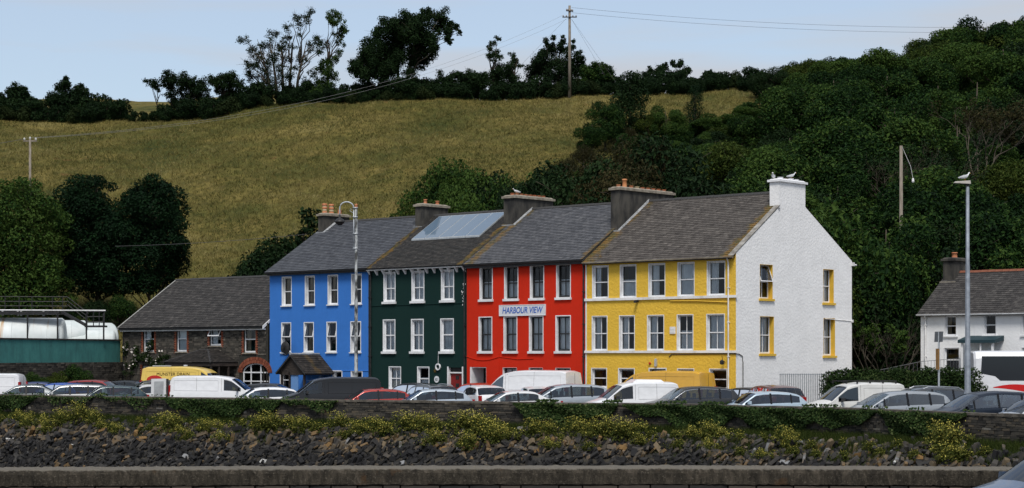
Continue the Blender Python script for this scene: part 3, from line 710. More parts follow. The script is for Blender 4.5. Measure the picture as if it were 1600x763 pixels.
x_, z_ = fx(1133, 566); mb = MB(); mb.tube([(x_,-.01,z_),(x_,-.22,z_+.1),(x_,-.28,z_+.3)], .02, 6); mb.lathe([(.03,-.14),(.11,-.1),(.12,.05),(.05,.12)], (x_,-.28,z_), 8); mb.build('wall_lamp', M['black'], yel)
mb = MB(); pts = [(tl-t_of(1048), -.04, 6.0), (tl-t_of(1090), -.05, 5.97), (W-.5, -.04, 5.86)]; mb.tube(pts, .035, 6); mb.build('cable_duct', M['yelp'], yel)
mb = MB(); mb.tube([(tl-t_of(1046), -.03, 3.0), (tl-t_of(1050), -.03, 3.14), (W-.6, -.03, 3.17), (W+.03, -.03, 3.17), (W+.03, .25, 3.16), (W+.03, .55, 3.05), (W+.03, .6, 2.7), (W+.03, .6, .2)], .022, 6); mb.build('cable', M['soot'], yel)
mb = MB(); mb.tube([(W+.02, 8.6, 6.02-.9), (W+.02, RDEP+.75, 5.02)], .018, 5); mb.box(W, W+.06, RDEP+.6, RDEP+.78, 4.95, 5.1); mb.build('cable', M['sillw'], yel)
mb = MB(); mb.box(W-.02, W+.1, RDEP+.62, RDEP+.85, EAV-.28, EAV-.08); mb.tube([(W+.04, RDEP+.74, EAV-.2),(W+.04, RDEP+1.1, EAV-.22)], .05, 8); mb.build('gutter', M['sillw'], yel)

# ---- red house
W = tb[2]-tb[1]; tl = tb[2]
red = house_root('red_house', 'bright red three-storey terraced house with black sash windows', tl)
M['red'] = painted_wall('red_render', (.55,.022,.005), (.3,.016,.008), .05, 5, .25)
r3 = cols(tl, [(750.5,769),(789,809),(829.2,849.3),(870.3,891)]); r2 = cols(tl, [(749,768.2),(788,807.4),(827.8,848.2),(869.2,891)]); r1 = cols(tl, [(785.6,807.7),(826.4,848),(867.8,891.3)])
dx = cols(tl, [(734.4,759.7)])[0]
holes = [(a,b,6.34,8.18) for a,b in r3] + [(a,b,3.32,5.29) for a,b in r2] + [(a,b,1.2,2.38) for a,b in r1] + [(*dx, .1, 2.4)]
EAV = 8.6
house_shell(red, W, RDEP, EAV, RIDGE, holes, M['red'], None, M['soot'], M['soot'], rw=RW)
sl = (.13,.11,.1,M['white'])
cur = ['half','half','half','half']; cur2 = ['net','net','net','net']
for i,(a,b) in enumerate(r3): window(red, ident, a, b, 6.34, 8.18, M['black'], M['white'], .05, sl, .5, True, 0, cur[i], .2, .07)
for i,(a,b) in enumerate(r2): window(red, ident, a, b, 3.32, 5.29, M['black'], M['white'], .05, sl, .5, True, 0, cur2[i], .2, .07)
for i,(a,b) in enumerate(r1): window(red, ident, a, b, 1.2, 2.38, M['black'], M['white'], 0, sl, .5, True, 0, 'net', .2, .07)
a, b = dx; db = MB(); db.box(a+.12, b-.05, 1.05, 1.1, .1, 2.35); d_ = db.build('door', M['black'], red)
db = MB(); db.box(a, a+.12, .003, 1.1, .1, 2.4); db.box(b-.03, b, .02, 1.1, .1, 2.4); db.box(a+.12, b-.03, .02, 1.1, 2.36, 2.4); db.build('porch_lining', M['white'], d_)
db = MB(); db.box(a+.35, a+.95, 1.03, 1.048, .9, 2.0); db.build('door_panel', M['darkwood'], d_)
M['sl_r'] = attr_mat('slate_grey', SL_GREY, .8, .35, objvar=0, fine=4, moss=lambda n,l,c: lichen(n, l, moss_fn([(W+.1,.75),(.4,.7)], .75)(n, l, c), .25), bscale=20)
rf = roof_deck(red, W, RDEP, EAV, RIDGE, RW, M['sl_r'], seed=13)
gutter(red, W, EAV, M['black'], dz=-.22, r=.075)
mb = MB(); mb.box(0.02, W-.02, -.28, -.01, EAV-.42, EAV-.28); mb.build('eaves_board', M['black'], red)
downpipe(red, W-.1, EAV-.25, M['black'], r=.05); 
chimney(rf, -.45, .45, 3.75, 7.3, 9.6, 12.55, M['soot'], [(.08+.115*i,.14,.13,M['pot']) for i in range(8)], M['capstone'])
fb = MB(); k = (RIDGE-EAV)/RW; fb.box(-.5,.52,3.6,3.75,EAV+3.6*k+.0,EAV+3.6*k+.1); fb.hexa([(.45,3.6,EAV+3.6*k+.03),(.55,3.6,EAV+3.6*k+.03),(.55,RW,RIDGE+.05),(.45,RW,RIDGE+.05),(.45,3.6,EAV+3.6*k+.12),(.5,3.6,EAV+3.6*k+.1),(.5,RW,RIDGE+.13),(.45,RW,RIDGE+.15)]); fb.build('flashing', M['lead'], rf)
def text_mesh(name, body, size, matl, parent, shear=0, ext=.004, spacing=1.0, bold=0):
    cu = bpy.data.curves.new(name, 'FONT'); cu.body = body; cu.size = size; cu.align_x = 'CENTER'; cu.align_y = 'CENTER'; cu.shear = shear; cu.extrude = ext; cu.space_character = spacing; cu.offset = bold
    tmp = bpy.data.objects.new('tmp', cu); COL.objects.link(tmp); bpy.context.view_layer.update()
    me = bpy.data.meshes.new_from_object(tmp.evaluated_get(bpy.context.evaluated_depsgraph_get())); bpy.data.objects.remove(tmp)
    me.materials.clear(); me.materials.append(matl); return link(name, me, parent)
x0_, x1_ = tl-t_of(781.5), tl-t_of(852.5)
sg = thing('name_board', 'white board lettered HARBOUR VIEW on the red house front', 'sign', terrace_pt(tl-(x0_+x1_)/2, -.001, 5.67), HROT)
mb = MB(); hw = (x1_-x0_)/2; mb.box(-hw, hw, -.06, -.004, -.285, .29); bd = mb.build('board', mat('sign_white', (.62,.64,.68), (.55,.57,.6), 2, .5), sg)
mb = MB(); mb.box(-hw-.03, hw+.03, -.075, -.003, -.315, -.285); mb.box(-hw-.03, hw+.03, -.075, -.003, .29, .32); mb.box(-hw-.03, -hw, -.075, -.003, -.285, .29); mb.box(hw, hw+.03, -.075, -.003, -.285, .29); mb.build('frame', M['white'], sg)
tx = text_mesh('lettering', 'HARBOUR VIEW', .5, mat('sign_blue', (.03,.11,.42), None, rough=.5), sg, .18, .004, .98, .006)
tx.rotation_euler = (R(90), 0, 0); bpy.context.view_layer.update()
wt = max(v.co.x for v in tx.data.vertices)-min(v.co.x for v in tx.data.vertices); tx.scale = (hw*1.78/wt, 1.0, 1); tx.location = (0, -.066, -.01)
mb = MB(); pts = [(.0+i*.12, -.02, 3.02 - .22*math.sin(min(1, i/22)*math.pi)) for i in range(23)]; mb.tube(pts, .018, 5); mb.tube([(2.6,-.02,3.0),(4.0,-.02,2.86),(5.2,-.02,2.9)], .015, 5); mb.tube([(2.55,-.02,3.2),(2.55,-.02,.3)], .02, 5); mb.build('cable', M['red'], red)

# ---- green house
W = tb[3]-tb[2]; tl = tb[3]
grn = house_root('green_house', 'dark green three-storey terraced house with a bracketed white eaves cornice', tl)
M['green'] = painted_wall('green_render', (.004,.024,.021), (.009,.03,.027), .05, 5, .5)
r3 = cols(tl, [(600.5,617),(644.3,662),(690.5,708.4)]); r2 = cols(tl, [(599.5,616.7),(643.5,661),(689.3,708)]); r1 = cols(tl, [(608.5,625.8),(653,670)])
dx = cols(tl, [(699,724)])[0]
holes = [(a,b,6.36,8.12) for a,b in r3] + [(a,b,3.32,5.22) for a,b in r2] + [(a,b,1.0,2.36) for a,b in r1] + [(*dx, .1, 2.36)]
house_shell(grn, W, RDEP, EAV, RIDGE, holes, M['green'], None, M['soot'], M['soot'], rw=RW)
sl = (.14,.13,.12,M['white'])
for i,(a,b) in enumerate(r3): window(grn, ident, a, b, 6.36, 8.12, M['white'], M['white'], .06, sl, .46, True, 0, 'net', .14, .07)
for i,(a,b) in enumerate(r2): window(grn, ident, a, b, 3.32, 5.22, M['white'], M['white'], .06, sl, .52, i < 2, 0, 'net', .14, .07)
for i,(a,b) in enumerate(r1): window(grn, ident, a, b, 1.0, 2.36, M['white'], M['white'], .05, sl, .5, i == 0, 0, 'net' if i == 0 else 'half', .14, .06)
a, b = dx; db = MB(); db.box(a+.1, b-.1, .2, .25, .1, 2.0); d_ = db.build('door', mat('red_door', (.2,.012,.012), (.15,.01,.01), 3, .4), grn)
for zz in (1.66, 1.2, .7):
    db = MB(); db.box((a+b)/2-.14, (a+b)/2+.12, .185, .199, zz, zz+.22); db.build('door_panel', M['black'], d_)
db = MB(); db.box(a, a+.1, -.02, .26, .1, 2.42); db.box(b-.1, b, -.02, .26, .1, 2.42); db.box(a+.1, b-.1, .1, .26, 2.02, 2.1); db.build('door_frame', M['white'], d_)
db = MB(); db.box(a+.1, b-.1, .2, .22, 2.1, 2.36); db.build('fanlight', M['black'], d_)
M['sl_g'] = attr_mat('slate_dark', SL_DARK, .9, .25, objvar=0, fine=4, moss=lambda n,l,c: lichen(n, l, moss_fn([(.0,.7),(W-.3,.5)], .85)(n, l, c), .35), bscale=20)
rf = roof_deck(grn, W, RDEP, EAV, RIDGE, RW, M['sl_g'], seed=23, sw=.24, ex=.17)
mb = MB(); mb.box(-.12, W-.1, -.3, -.003, EAV-.32, EAV-.26); mb.build('cornice', M['sillw'], grn)
br = MB(); br.hexa([(-.05,-.06,-.28),(.05,-.06,-.28),(.05,-.003,-.28),(-.05,-.003,-.28),(-.05,-.28,0),(.05,-.28,0),(.05,-.003,0),(-.05,-.003,0)]); brm = br.mesh('eaves_bracket', M['white'])
for i in range(14):
    o = link('eaves_bracket', brm, grn); o.location = (-.02+i*(W-.12)/13, 0, EAV-.325)
gutter(grn, W, EAV, M['black'], dz=-.2, r=.05)
downpipe(grn, .06, EAV-.35, M['black'], r=.045, top=False); downpipe(grn, W-.12, EAV-.35, M['black'], r=.045, top=False)
for z in (6.12,): mb = MB(); mb.tube([(.1,-.02,z),(W-.2,-.02,z+.04)], .018, 5); mb.build('cable', M['green'], grn)
chimney(rf, -.3, .34, 4.2, 6.55, 9.6, 12.5, M['soot'], [(.25,.3,.12,M['pot']),(.72,.26,.13,M['pot'])], M['capstone'])
fb = MB(); k = (RIDGE-EAV)/RW; fb.box(-.34,.4,4.05,4.2,EAV+4.05*k,EAV+4.05*k+.09); fb.build('flashing', M['lead'], rf)
# roof panels on the green house: five solar collectors
def roof_hit(px, py, tl):     # where a sight line meets the front slope; local x and distance up from the wall line
    best = None
    for i in range(0, 600):
        w = i*.01; z = EAV + w*k + .12
        # column -> t at this depth
        a = px-800; X0, Y0 = HX+US*w, HY+UC*w; t = (F*X0 - a*Y0)/(F*UC + a*US); Y = Y0+US*t
        zz = CAMZ+(HZ-py)*Y/F
        e = abs(zz-z)
        if best is None or e < best[0]: best = (e, tl-t, w)
    return best[1], best[2]
bl = roof_hit(644, 373.5, tl); brr = roof_hit(752, 370, tl); tlp = roof_hit(688, 338, tl); tr = roof_hit(786, 333.5, tl)
x0_, x1_, w0, w1 = (bl[0]+tlp[0])/2, (brr[0]+tr[0])/2, (bl[1]+brr[1])/2, min(5.1, (tlp[1]+tr[1])/2)
panel_m = glass_mat('collector_glass', None, .06, 1.9, (.10,.15,.21))
pz = lambda w, o: EAV + w*k + o
for i in range(5):
    pt = thing('solar_panel', 'blue glass solar collector in the row on the green house roof', 'solar panel', terrace_pt(tl), HROT, 'solar collectors on the dark roof')
    a, b = x0_+(x1_-x0_)*i/5+.01, x0_+(x1_-x0_)*(i+1)/5-.01
    mb = MB(); mb.hexa([(a,w0,pz(w0,.06)),(b,w0,pz(w0,.06)),(b,w1,pz(w1,.06)),(a,w1,pz(w1,.06)),(a,w0,pz(w0,.155)),(b,w0,pz(w0,.155)),(b,w1,pz(w1,.155)),(a,w1,pz(w1,.155))]); mb.build('casing', M['galv'], pt)
    mb = MB(); mb.quad((a+.03,w0+.05,pz(w0+.05,.16)),(b-.03,w0+.05,pz(w0+.05,.16)),(b-.03,w1-.04,pz(w1-.04,.16)),(a+.03,w1-.04,pz(w1-.04,.16))); mb.build('glass', panel_m, pt)
# ornaments on the green front
fx = lambda px, py: (tl - t_of(px), z_of(px, py))
x_, z_ = fx(685.5, 573.5); mb = MB()
for i in range(24):
    a, b = 2*math.pi*i/24, 2*math.pi*(i+1)/24
    mb.hexa([(x_+r_*math.cos(q), y_, z_+r_*math.sin(q)) for y_ in (-.1,-.02) for q, r_ in ((a,.14),(b,.14),(b,.2),(a,.2))])
mb.tube([(x_,-.05,z_+.2),(x_,-.03,3.2)], .012, 5); mb.build('lifebelt_ring', M['white'], grn)
x_, z_ = fx(682.5, 593); mb = MB(); mb.lathe([(.2,0),(.2,.02),(.0,.021)], (0,0,0), 20, lambda x,y,z: (x_+x, -.004-z, z_+y)); pl = mb.build('round_plaque', mat('plaque_white',(.6,.62,.64),None,rough=.6), grn)
mb = MB(); mb.box(x_-.1, x_+.1, -.034, -.026, z_+.02, z_+.05); mb.box(x_-.07, x_+.09, -.034, -.026, z_-.06, z_-.03); mb.box(x_-.1, x_-.07, -.034, -.026, z_-.06, z_+.05); mb.build('plaque_mark', M['green'], pl)
x_, z_ = fx(680, 579.5); mb = MB(); pts = []
for i in range(10): r_ = .15 if i % 2 == 0 else .065; pts.append((x_+r_*math.sin(i*math.pi/5), -.03, z_+r_*math.cos(i*math.pi/5)))
mb.poly(pts); mb.poly([(p[0], -.005, p[2]) for p in pts]); 
for p, q in zip(pts, pts[1:]+pts[:1]): mb.quad(p, q, (q[0],-.005,q[2]), (p[0],-.005,p[2]))
mb.build('star_ornament', mat('dull_brass', (.13,.085,.02), None, rough=.5, metal=.5), grn)
mb = MB(); g = random.Random(4)
for i in range(26):
    zz = 6.0+g.random()*1.3; x_ = W-.32+g.gauss(0,.07); mb.box(x_, x_+g.uniform(.02,.06), -.008, -.002, zz, zz+g.uniform(.02,.1))
mb.build('peeling_paint', M['sillw'], grn)

# ---- blue house
W = tb[4]-tb[3]; tl = tb[4]
blu = house_root('blue_house', 'bright blue three-storey terraced house with a dark gabled porch', tl)
M['blue'] = painted_wall('blue_render', (.04,.175,.54), (.03,.11,.34), .1, 5, .4)
r3 = cols(tl, [(441.3,455),(477.4,491.2),(513,527.4),(549.8,564.5)]); r2 = cols(tl, [(440.4,454.2),(475.6,489.6),(511.2,525.4),(548.4,563.4)]); r1 = cols(tl, [(438.5,452),(521,534),(549.4,565.6)])
holes = [(a,b,6.28,8.1) for a,b in r3] + [(a,b,3.28,5.15) for a,b in r2] + [(a,b,.9,2.08) for a,b in r1]
house_shell(blu, W, RDEP, EAV+.03, RIDGE, holes, M['blue'], None, M['soot'], rw=RW)
sl = (.07,.09,.1,M['white'])
for i,(a,b) in enumerate(r3): window(blu, ident, a, b, 6.28, 8.1, M['white'], M['white'], .05, sl, .5, False, 0, ['drape','drape','drape','none'][i], .2)
for i,(a,b) in enumerate(r2): window(blu, ident, a, b, 3.28, 5.15, M['white'], M['white'], .05, sl, .52, False, R(13), ['none','drape','none','none'][i], .2)
for i,(a,b) in enumerate(r1): window(blu, ident, a, b, .9, 2.08, M['white'], M['white'], .06, sl, .5, False, 0, 'none', .2)
M['sl_b'] = attr_mat('slate_blue', SL_BLUE, .75, .4, objvar=0, fine=4, moss=moss_fn([(W+.25,.6)], .85), bscale=20)
rf = roof_deck(blu, W, RDEP, EAV+.03, RIDGE, RW, M['sl_b'], left=.15, seed=33, sw=.3, ex=.22)
gutter(blu, W, EAV, M['black'], dz=-.2, r=.06, x0=-.15); downpipe(blu, W-.06, EAV-.2, M['black'], r=.045)
mb = MB(); mb.box(0.02, W-.02, -.25, -.01, EAV-.36, EAV-.24); mb.build('eaves_board', M['black'], blu)
ch = chimney(rf, .0, .62, 4.25, 6.5, 9.6, 12.35, M['soot'], [], M['capstone'])
stripe = [(.17,0,M['pot']),(.15,.16,M['potcream']),(.17,.3,M['pot']),(.15,.42,M['potcream']),(.18,.52,M['pot'])]
for y_ in (4.55, 5.15):
    for r_, z_, mm in stripe:
        pb = MB(); pb.lathe([(r_*.9,0),(r_,.03),(r_,.11),(r_*.85,.15)], (.31, y_, 12.52+z_), 12); pb.build('chimney_pot', mm, ch, True)
pb = MB(); pb.lathe([(.15,0),(.13,.1),(.13,.3),(.15,.34)], (.31, 5.9, 12.5), 10); pb.build('chimney_pot', M['pot'], ch, True)
fb = MB(); k2 = (RIDGE-EAV-.03)/RW; fb.box(-.1,.75,4.1,4.25,EAV+4.1*k2+.03,EAV+4.1*k2+.12); fb.hexa([(.62,4.1,EAV+4.1*k2+.05),(.74,4.1,EAV+4.1*k2+.05),(.74,RW,RIDGE+.06),(.62,RW,RIDGE+.06),(.62,4.1,EAV+4.1*k2+.14),(.66,4.1,EAV+4.1*k2+.12),(.66,RW,RIDGE+.12),(.62,RW,RIDGE+.15)]); fb.build('flashing', M['lead'], rf)
x_, z_ = tl-t_of(452.5)+.55, z_of(452, 546)-.05
mb = MB(); mb.lathe([(.0,-.1),(.2,-.07),(.34,-.02),(.37,0),(.36,.01)], (0,0,0), 18, lambda x,y,z: (x_-.35+x*.95-z*.25, -.55+z*.8+x*.2, z_+y*1.25+.1)); di = mb.build('satellite_dish', M['black'], blu, True)
mb = MB(); mb.tube([(x_,-.003,z_-.35),(x_,-.2,z_-.35),(x_-.15,-.5,z_-.05)], .025, 6); mb.tube([(x_-.3,-.5,z_-.3),(x_-.1,-1.0,z_-.2)], .018, 5); mb.box(x_-.14, x_-.05, -1.07, -.98, z_-.25, z_-.15); mb.build('dish_bracket', M['galv'], di)
# porch: ridge runs out from the wall
pc = tl - t_of(499.5); PWd, PD, PE, PR = 1.15, 2.3, 2.06, 3.04
pr = MB(); pr.tri((pc-PWd,-PD,PE),(pc+PWd,-PD,PE),(pc,-PD,PR-.04)); pr.tri((pc-PWd,-PD+.06,PE),(pc+PWd,-PD+.06,PE),(pc,-PD+.06,PR-.04))
pr.box(pc-PWd+.05, pc-PWd+.17, -PD, -PD+.12, 0, PE); pr.box(pc+PWd-.17, pc+PWd-.05, -PD, -PD+.12, 0, PE); pr.box(pc-.35, pc-.25, -PD, -PD+.1, 0, PE); pr.box(pc-PWd, pc+PWd, -PD, -PD+.1, PE-.2, PE)
pr.box(pc+PWd-.14, pc+PWd-.06, -PD+.12, -.01, 0, .9); pr.box(pc+PWd-.14, pc+PWd-.06, -PD+.12, -.01, PE-.2, PE); pr.box(pc-PWd+.06, pc-PWd+.14, -PD+.12, -.01, PE-.2, PE)
po = pr.build('porch', M['darkwood'], blu)
mb = MB()
for s_ in (-1, 1):
    mb.hexa([(pc+s_*(PWd+.2),-PD-.2,PE-.17),(pc+s_*(PWd+.2),-.01,PE-.17),(pc,-.01,PR),(pc,-PD-.2,PR),(pc+s_*(PWd+.2),-PD-.2,PE-.09),(pc+s_*(PWd+.2),-.01,PE-.09),(pc,-.01,PR+.08),(pc,-PD-.2,PR+.08)])
prf = mb.build('porch_roof', M['slate_base'], po)
M['sl_p'] = attr_mat('slate_porch', [(0,(.014,.013,.012)),(.5,(.028,.025,.023)),(1,(.055,.047,.04))], .9, .2, objvar=0, fine=5, moss=moss_fn([(1.2,.5)], .3))
sp = slates('slates', prf, 0, PD+.2, -(PWd+.2), PE-.09, 0, PR+.08, M['sl_p'], .24, .18, 77, up=.01)
sp.matrix_local = Matrix.Translation((pc, 0, 0)) @ Matrix.Rotation(R(90), 4, 'Z') @ Matrix.Translation((-(PD+.2), 0, 0))
sp2 = slates('slates', prf, 0, PD+.2, -(PWd+.2), PE-.09, 0, PR+.08, M['sl_p'], .24, .18, 78, up=.01)
sp2.matrix_local = Matrix.Translation((pc, 0, 0)) @ Matrix.Rotation(R(-90), 4, 'Z')
mb = MB(); mb.tube([(pc,-PD-.2,PR+.12),(pc,-.05,PR+.12)], .07, 8); mb.build('porch_ridge', M['lead'], prf)
mb = MB(); mb.box(pc-.2, pc+.45, -PD+.06, -PD+.1, .1, 1.95); mb.build('porch_door', mat('pale_blue_door', (.12,.25,.5), None, rough=.5), po)
mb = MB(); mb.quad((pc+PWd-.1,-PD+.14,.9),(pc+PWd-.1,-.02,.9),(pc+PWd-.1,-.02,PE-.2),(pc+PWd-.1,-PD+.14,PE-.2)); mb.build('porch_pane', M['glass'], po)
mb = MB(); mb.tube([(tl-t_of(534),-.015,2.12),(W-.1,-.015,2.12)], .02, 5); mb.build('cable', M['blue'], blu)

# ---- stone house at the left end
tl = t_of(192); W = tl - tb[4] - .35; EV, RG, SD = 5.2, 8.5, 9.7
sto = house_root('stone_house', 'low dark stone house with red brick window surrounds and slate roof', tl)
wn4 = cols(tl, [(223.8,241.2),(275.8,292.2),(327.6,345.8),(381,399.8)]); low = cols(tl, [(222.5,239)])[0]
up_ = [(wn4[0],3.32,5.0),(wn4[1],3.32,5.02),(wn4[2],3.72,4.95),(wn4[3],3.25,4.95)]
ar = cols(tl, [(378.5,419)])[0]
holes = [(a,b,z0,z1) for (a,b),z0,z1 in up_] + [(*low, .9, 2.36), (ar[0], ar[1], .8, 2.62)]
house_shell(sto, W, SD, EV, RG, holes, mortar)
SW_ = [(0,(.028,.026,.023)),(.4,(.06,.055,.047)),(.7,(.10,.088,.072)),(1,(.17,.155,.13))]
M['hstone'] = attr_mat('house_stone', SW_, .92, .2, objvar=0, fine=6, bscale=18)
g = random.Random(31); Vs, Fs, Cs = [], [], []; nv = 0; z = 0.0
bh = [(a-.24, b+.24, z0-.12, z1+.1) for a,b,z0,z1 in holes[:5]] + [(ar[0]-.3, ar[1]+.3, .8, 3.05)]
while z < EV-.35:
    hh = g.uniform(.08, .17); x = 0
    while x < W:
        ll = min(g.uniform(.18, .55), W-x); x0_, x1_ = x+.008, x+ll-.008; zc = z+hh/2; x += ll
        segs = [(x0_, x1_)]
        for ha, hb_, hc, hd in bh:
            if hc < zc < hd:
                ns = []
                for p, q in segs:
                    if q <= ha or p >= hb_: ns.append((p, q)); continue
                    if p < ha-.05: ns.append((p, ha))
                    if q > hb_+.05: ns.append((hb_, q))
                segs = ns
        for p, q in segs:
            if q-p < .05: continue
            o0, o1 = g.uniform(.012,.045), g.uniform(.012,.045)
            for zz in (z+.006, z+hh-.008):
                Vs += [(p, -o0, zz+g.uniform(-.005,.005)), (q, -o1, zz+g.uniform(-.005,.005)), (q, .03, zz), (p, .03, zz)]
            Fs.append(HEX+nv); nv += 8; Cs += [min(1, max(0, g.gauss(.42,.2)))]*8
    z += hh
link('stonework', np_mesh('stonework', np.array(Vs), np.concatenate(Fs), M['hstone'], Cs), sto, 'stuff')
def brick_jamb(root, a, b, z0, z1, name='brick_surround'):
    g = random.Random(int(a*100)); Vs, Fs, Cs = [], [], []; nv = 0
    for side in (-1, 1):
        z = z0-.1; i = 0
        while z < z1+.08:
            ww = .23 if i % 2 == 0 else .13; e = a if side < 0 else b; p, q = (e-ww, e) if side < 0 else (e, e+ww); pr_ = g.uniform(.02,.04)
            for zz in (z, z+.068): Vs += [(p,-pr_,zz),(q,-pr_,zz),(q,.05,zz),(p,.05,zz)]
            Fs.append(HEX+nv); nv += 8; Cs += [g.uniform(.1,.9)]*8; z += .078; i += 1
    return link(name, np_mesh(name, np.array(Vs), np.concatenate(Fs), M['redbrick'], Cs), root, 'stuff')
for i, ((a,b),z0,z1) in enumerate(up_):
    window(sto, ident, a, b, z0, z1, M['white'], mortar, 0, (.08,.1,.08,M['capstone']), .52, False, R(28) if i == 2 else 0, ['left','net','left','drape'][i], .12, .07); brick_jamb(sto, a, b, z0, z1)
window(sto, ident, *low, .9, 2.36, M['white'], mortar, 0, (.08,.1,.08,M['capstone']), .5, False, 0, 'none', .12, .07); brick_jamb(sto, *low, .9, 2.36)
# arched window with brick arch
xc, hw = (ar[0]+ar[1])/2, (ar[1]-ar[0])/2; zs, rise = 1.95, .62
g = random.Random(8); Vs, Fs, Cs = [], [], []; nv = 0
def arch(th, o): return (xc - (hw+o)*math.cos(th), zs + (rise+o)*math.sin(th))
for i in range(34):
    t0, t1 = math.pi*(i+.08)/34, math.pi*(i+.94)/34
    for th0, th1, o0, o1 in ((t0, t1, .0, .2), (t0, t1, .22, .4)):
        ring = [arch(th0,o0), arch(th1,o0), arch(th1,o1), arch(th0,o1)]; pr_ = g.uniform(.03,.05)
        for y_ in (-pr_, .04): Vs += [(x, y_, z) for x, z in ring]
        Fs.append(HEX+nv); nv += 8; Cs += [g.uniform(.1,.9)]*8
link('brick_arch', np_mesh('brick_arch', np.array(Vs), np.concatenate(Fs), M['redbrick'], Cs), sto, 'stuff')
mb = MB()
for i in range(20):
    p, q = arch(math.pi*i/20, 0), arch(math.pi*(i+1)/20, 0); mb.quad((p[0],.0,p[1]),(q[0],.0,q[1]),(q[0],.0,2.64),(p[0],.0,2.64))
mb.build('arch_spandrel', M['hstone'], sto)
mb = MB(); pts = [(ar[0]+.03,.12,.8)] + [(xc-(hw-.04)*math.cos(math.pi*i/16), .12, zs+(rise-.04)*math.sin(math.pi*i/16)) for i in range(17)] + [(ar[1]-.03,.12,.8)]
mb.tube(pts, .05, 6); mb.box(ar[0], ar[1], .08, .16, zs-.03, zs+.05); mb.box(ar[0], ar[1], .08, .16, 1.35, 1.42)
for f in (.3, .68): mb.box(ar[0]+2*hw*f-.035, ar[0]+2*hw*f+.035, .085, .155, .8, 2.5)
aw = mb.build('arched_window', M['white'], sto)
mb = MB(); mb.quad((ar[0],.13,.8),(ar[1],.13,.8),(ar[1],.13,2.62),(ar[0],.13,2.62)); mb.build('pane', M['glass'], aw)
mb = MB(); mb.quad((ar[0]-.3,1.2,.3),(ar[1]+.3,1.2,.3),(ar[1]+.3,1.2,3),(ar[0]-.3,1.2,3)); mb.build('dark_room_sheet', M['room'], aw)
M['sl_s'] = attr_mat('slate_stone_house', [(0,(.02,.02,.02)),(.5,(.036,.034,.033)),(1,(.075,.07,.066))], .88, .25, objvar=0, fine=3, moss=lambda n,l,c: lichen(n,l,c,.4), bscale=20)
rf = roof_deck(sto, W, SD, EV, RG, SD/2, M['sl_s'], over=.3, left=.12, seed=43, sw=.32, ex=.22)
mb = MB(); ks = (RG-EV)/(SD/2); mb.hexa([(-.2,-.32,EV-.32*ks-.14),(-.12,-.32,EV-.32*ks-.14),(-.12,SD/2,RG-.14),(-.2,SD/2,RG-.14),(-.2,-.32,EV-.32*ks+.07),(-.12,-.32,EV-.32*ks+.07),(-.12,SD/2,RG+.07),(-.2,SD/2,RG+.07)]); mb.build('bargeboard', mat('barge_grey',(.42,.42,.4),(.3,.3,.28),3,.7), rf)
mb = MB(); mb.hexa([(W,-.32,EV-.32*ks-.2),(W+.06,-.32,EV-.32*ks-.2),(W+.06,.6,EV+.6*ks-.1),(W,.6,EV+.6*ks-.1),(W,-.32,EV-.32*ks+.02),(W+.06,-.32,EV-.32*ks+.02),(W+.06,.6,EV+.6*ks+.05),(W,.6,EV+.6*ks+.05)]); mb.build('bargeboard', M['white'], rf)
gutter(sto, W, EV, M['black'], dz=-.3, r=.07); mb = MB(); mb.box(0, W, -.25, -.05, EV-.46, EV-.35); mb.build('eaves_board', M['sillw'], sto)
downpipe(sto, .15, EV-.3, M['black'], top=False)
# hipped porch canopy
cx0, cx1 = tl - t_of(300), tl - t_of(373); cd_ = 2.4
mb = MB(); ez, rz = 2.62, 3.46; m0, m1 = cx0, cx1
A_, B_, C_, D_ = (m0,-cd_,ez), (m1,-cd_,ez), (m1,-.03,ez), (m0,-.03,ez); E_, G_ = ((m0+m1)/2-.35,-.9,rz), ((m0+m1)/2+.35,-.9,rz); H1, H2 = ((m0+m1)/2-.35,-.05,rz), ((m0+m1)/2+.35,-.05,rz)
mb.quad(A_, B_, G_, E_); mb.quad(B_, C_, H2, G_); mb.quad(D_, A_, E_, H1); mb.quad(E_, G_, H2, H1); mb.quad(A_, B_, C_, D_)
can = mb.build('porch_roof', M['slate_base'], sto)
Vs, Fs, Cs = [], [], []; nv = 0; g = random.Random(17)
for q0, q1, q2, q3 in ((A_, B_, G_, E_), (B_, C_, H2, G_)):        # courses of small slates on the two visible slopes
    q0, q1, q2, q3 = map(Vector, (q0, q1, q2, q3)); nrm_ = (q1-q0).cross(q3-q0).normalized(); nrm_ = nrm_ if nrm_.z > 0 else -nrm_; rws = 11
    for r_ in range(rws):
        l0, l1 = q0.lerp(q3, r_/rws), q1.lerp(q2, r_/rws); u0, u1 = q0.lerp(q3, min(1, (r_+1.15)/rws)), q1.lerp(q2, min(1, (r_+1.15)/rws)); ns = max(2, int((l1-l0).length/.24)); of = .5*(r_ % 2)/ns
        for c_ in range(ns):
            a0, a1 = min(1, c_/ns+of), min(1, (c_+.95)/ns+of)
            if a1 <= a0: continue
            hh_ = .03 + g.uniform(0,.01); P4 = [l0.lerp(l1,a0)+nrm_*hh_, l0.lerp(l1,a1)+nrm_*hh_, u0.lerp(u1,a1)+nrm_*.008, u0.lerp(u1,a0)+nrm_*.008, l0.lerp(l1,a0)+nrm_*(hh_-.018), l0.lerp(l1,a1)+nrm_*(hh_-.018)]
            Vs += [tuple(p) for p in P4]; Fs += [(nv,nv+1,nv+2,nv+3),(nv+4,nv+5,nv+1,nv)]; nv += 6; Cs += [min(1,max(0,g.gauss(.4,.2)))]*6
link('slates', np_mesh('slates', np.array(Vs), np.array(Fs), MATS['slate_porch'], Cs), can, 'stuff')
mb = MB(); 
for p, q in ((A_, E_), (B_, G_), (E_, G_)): mb.tube([p, q], .05, 6)
mb.build('hip_tiles', M['slate_base'], can)
mb = MB()
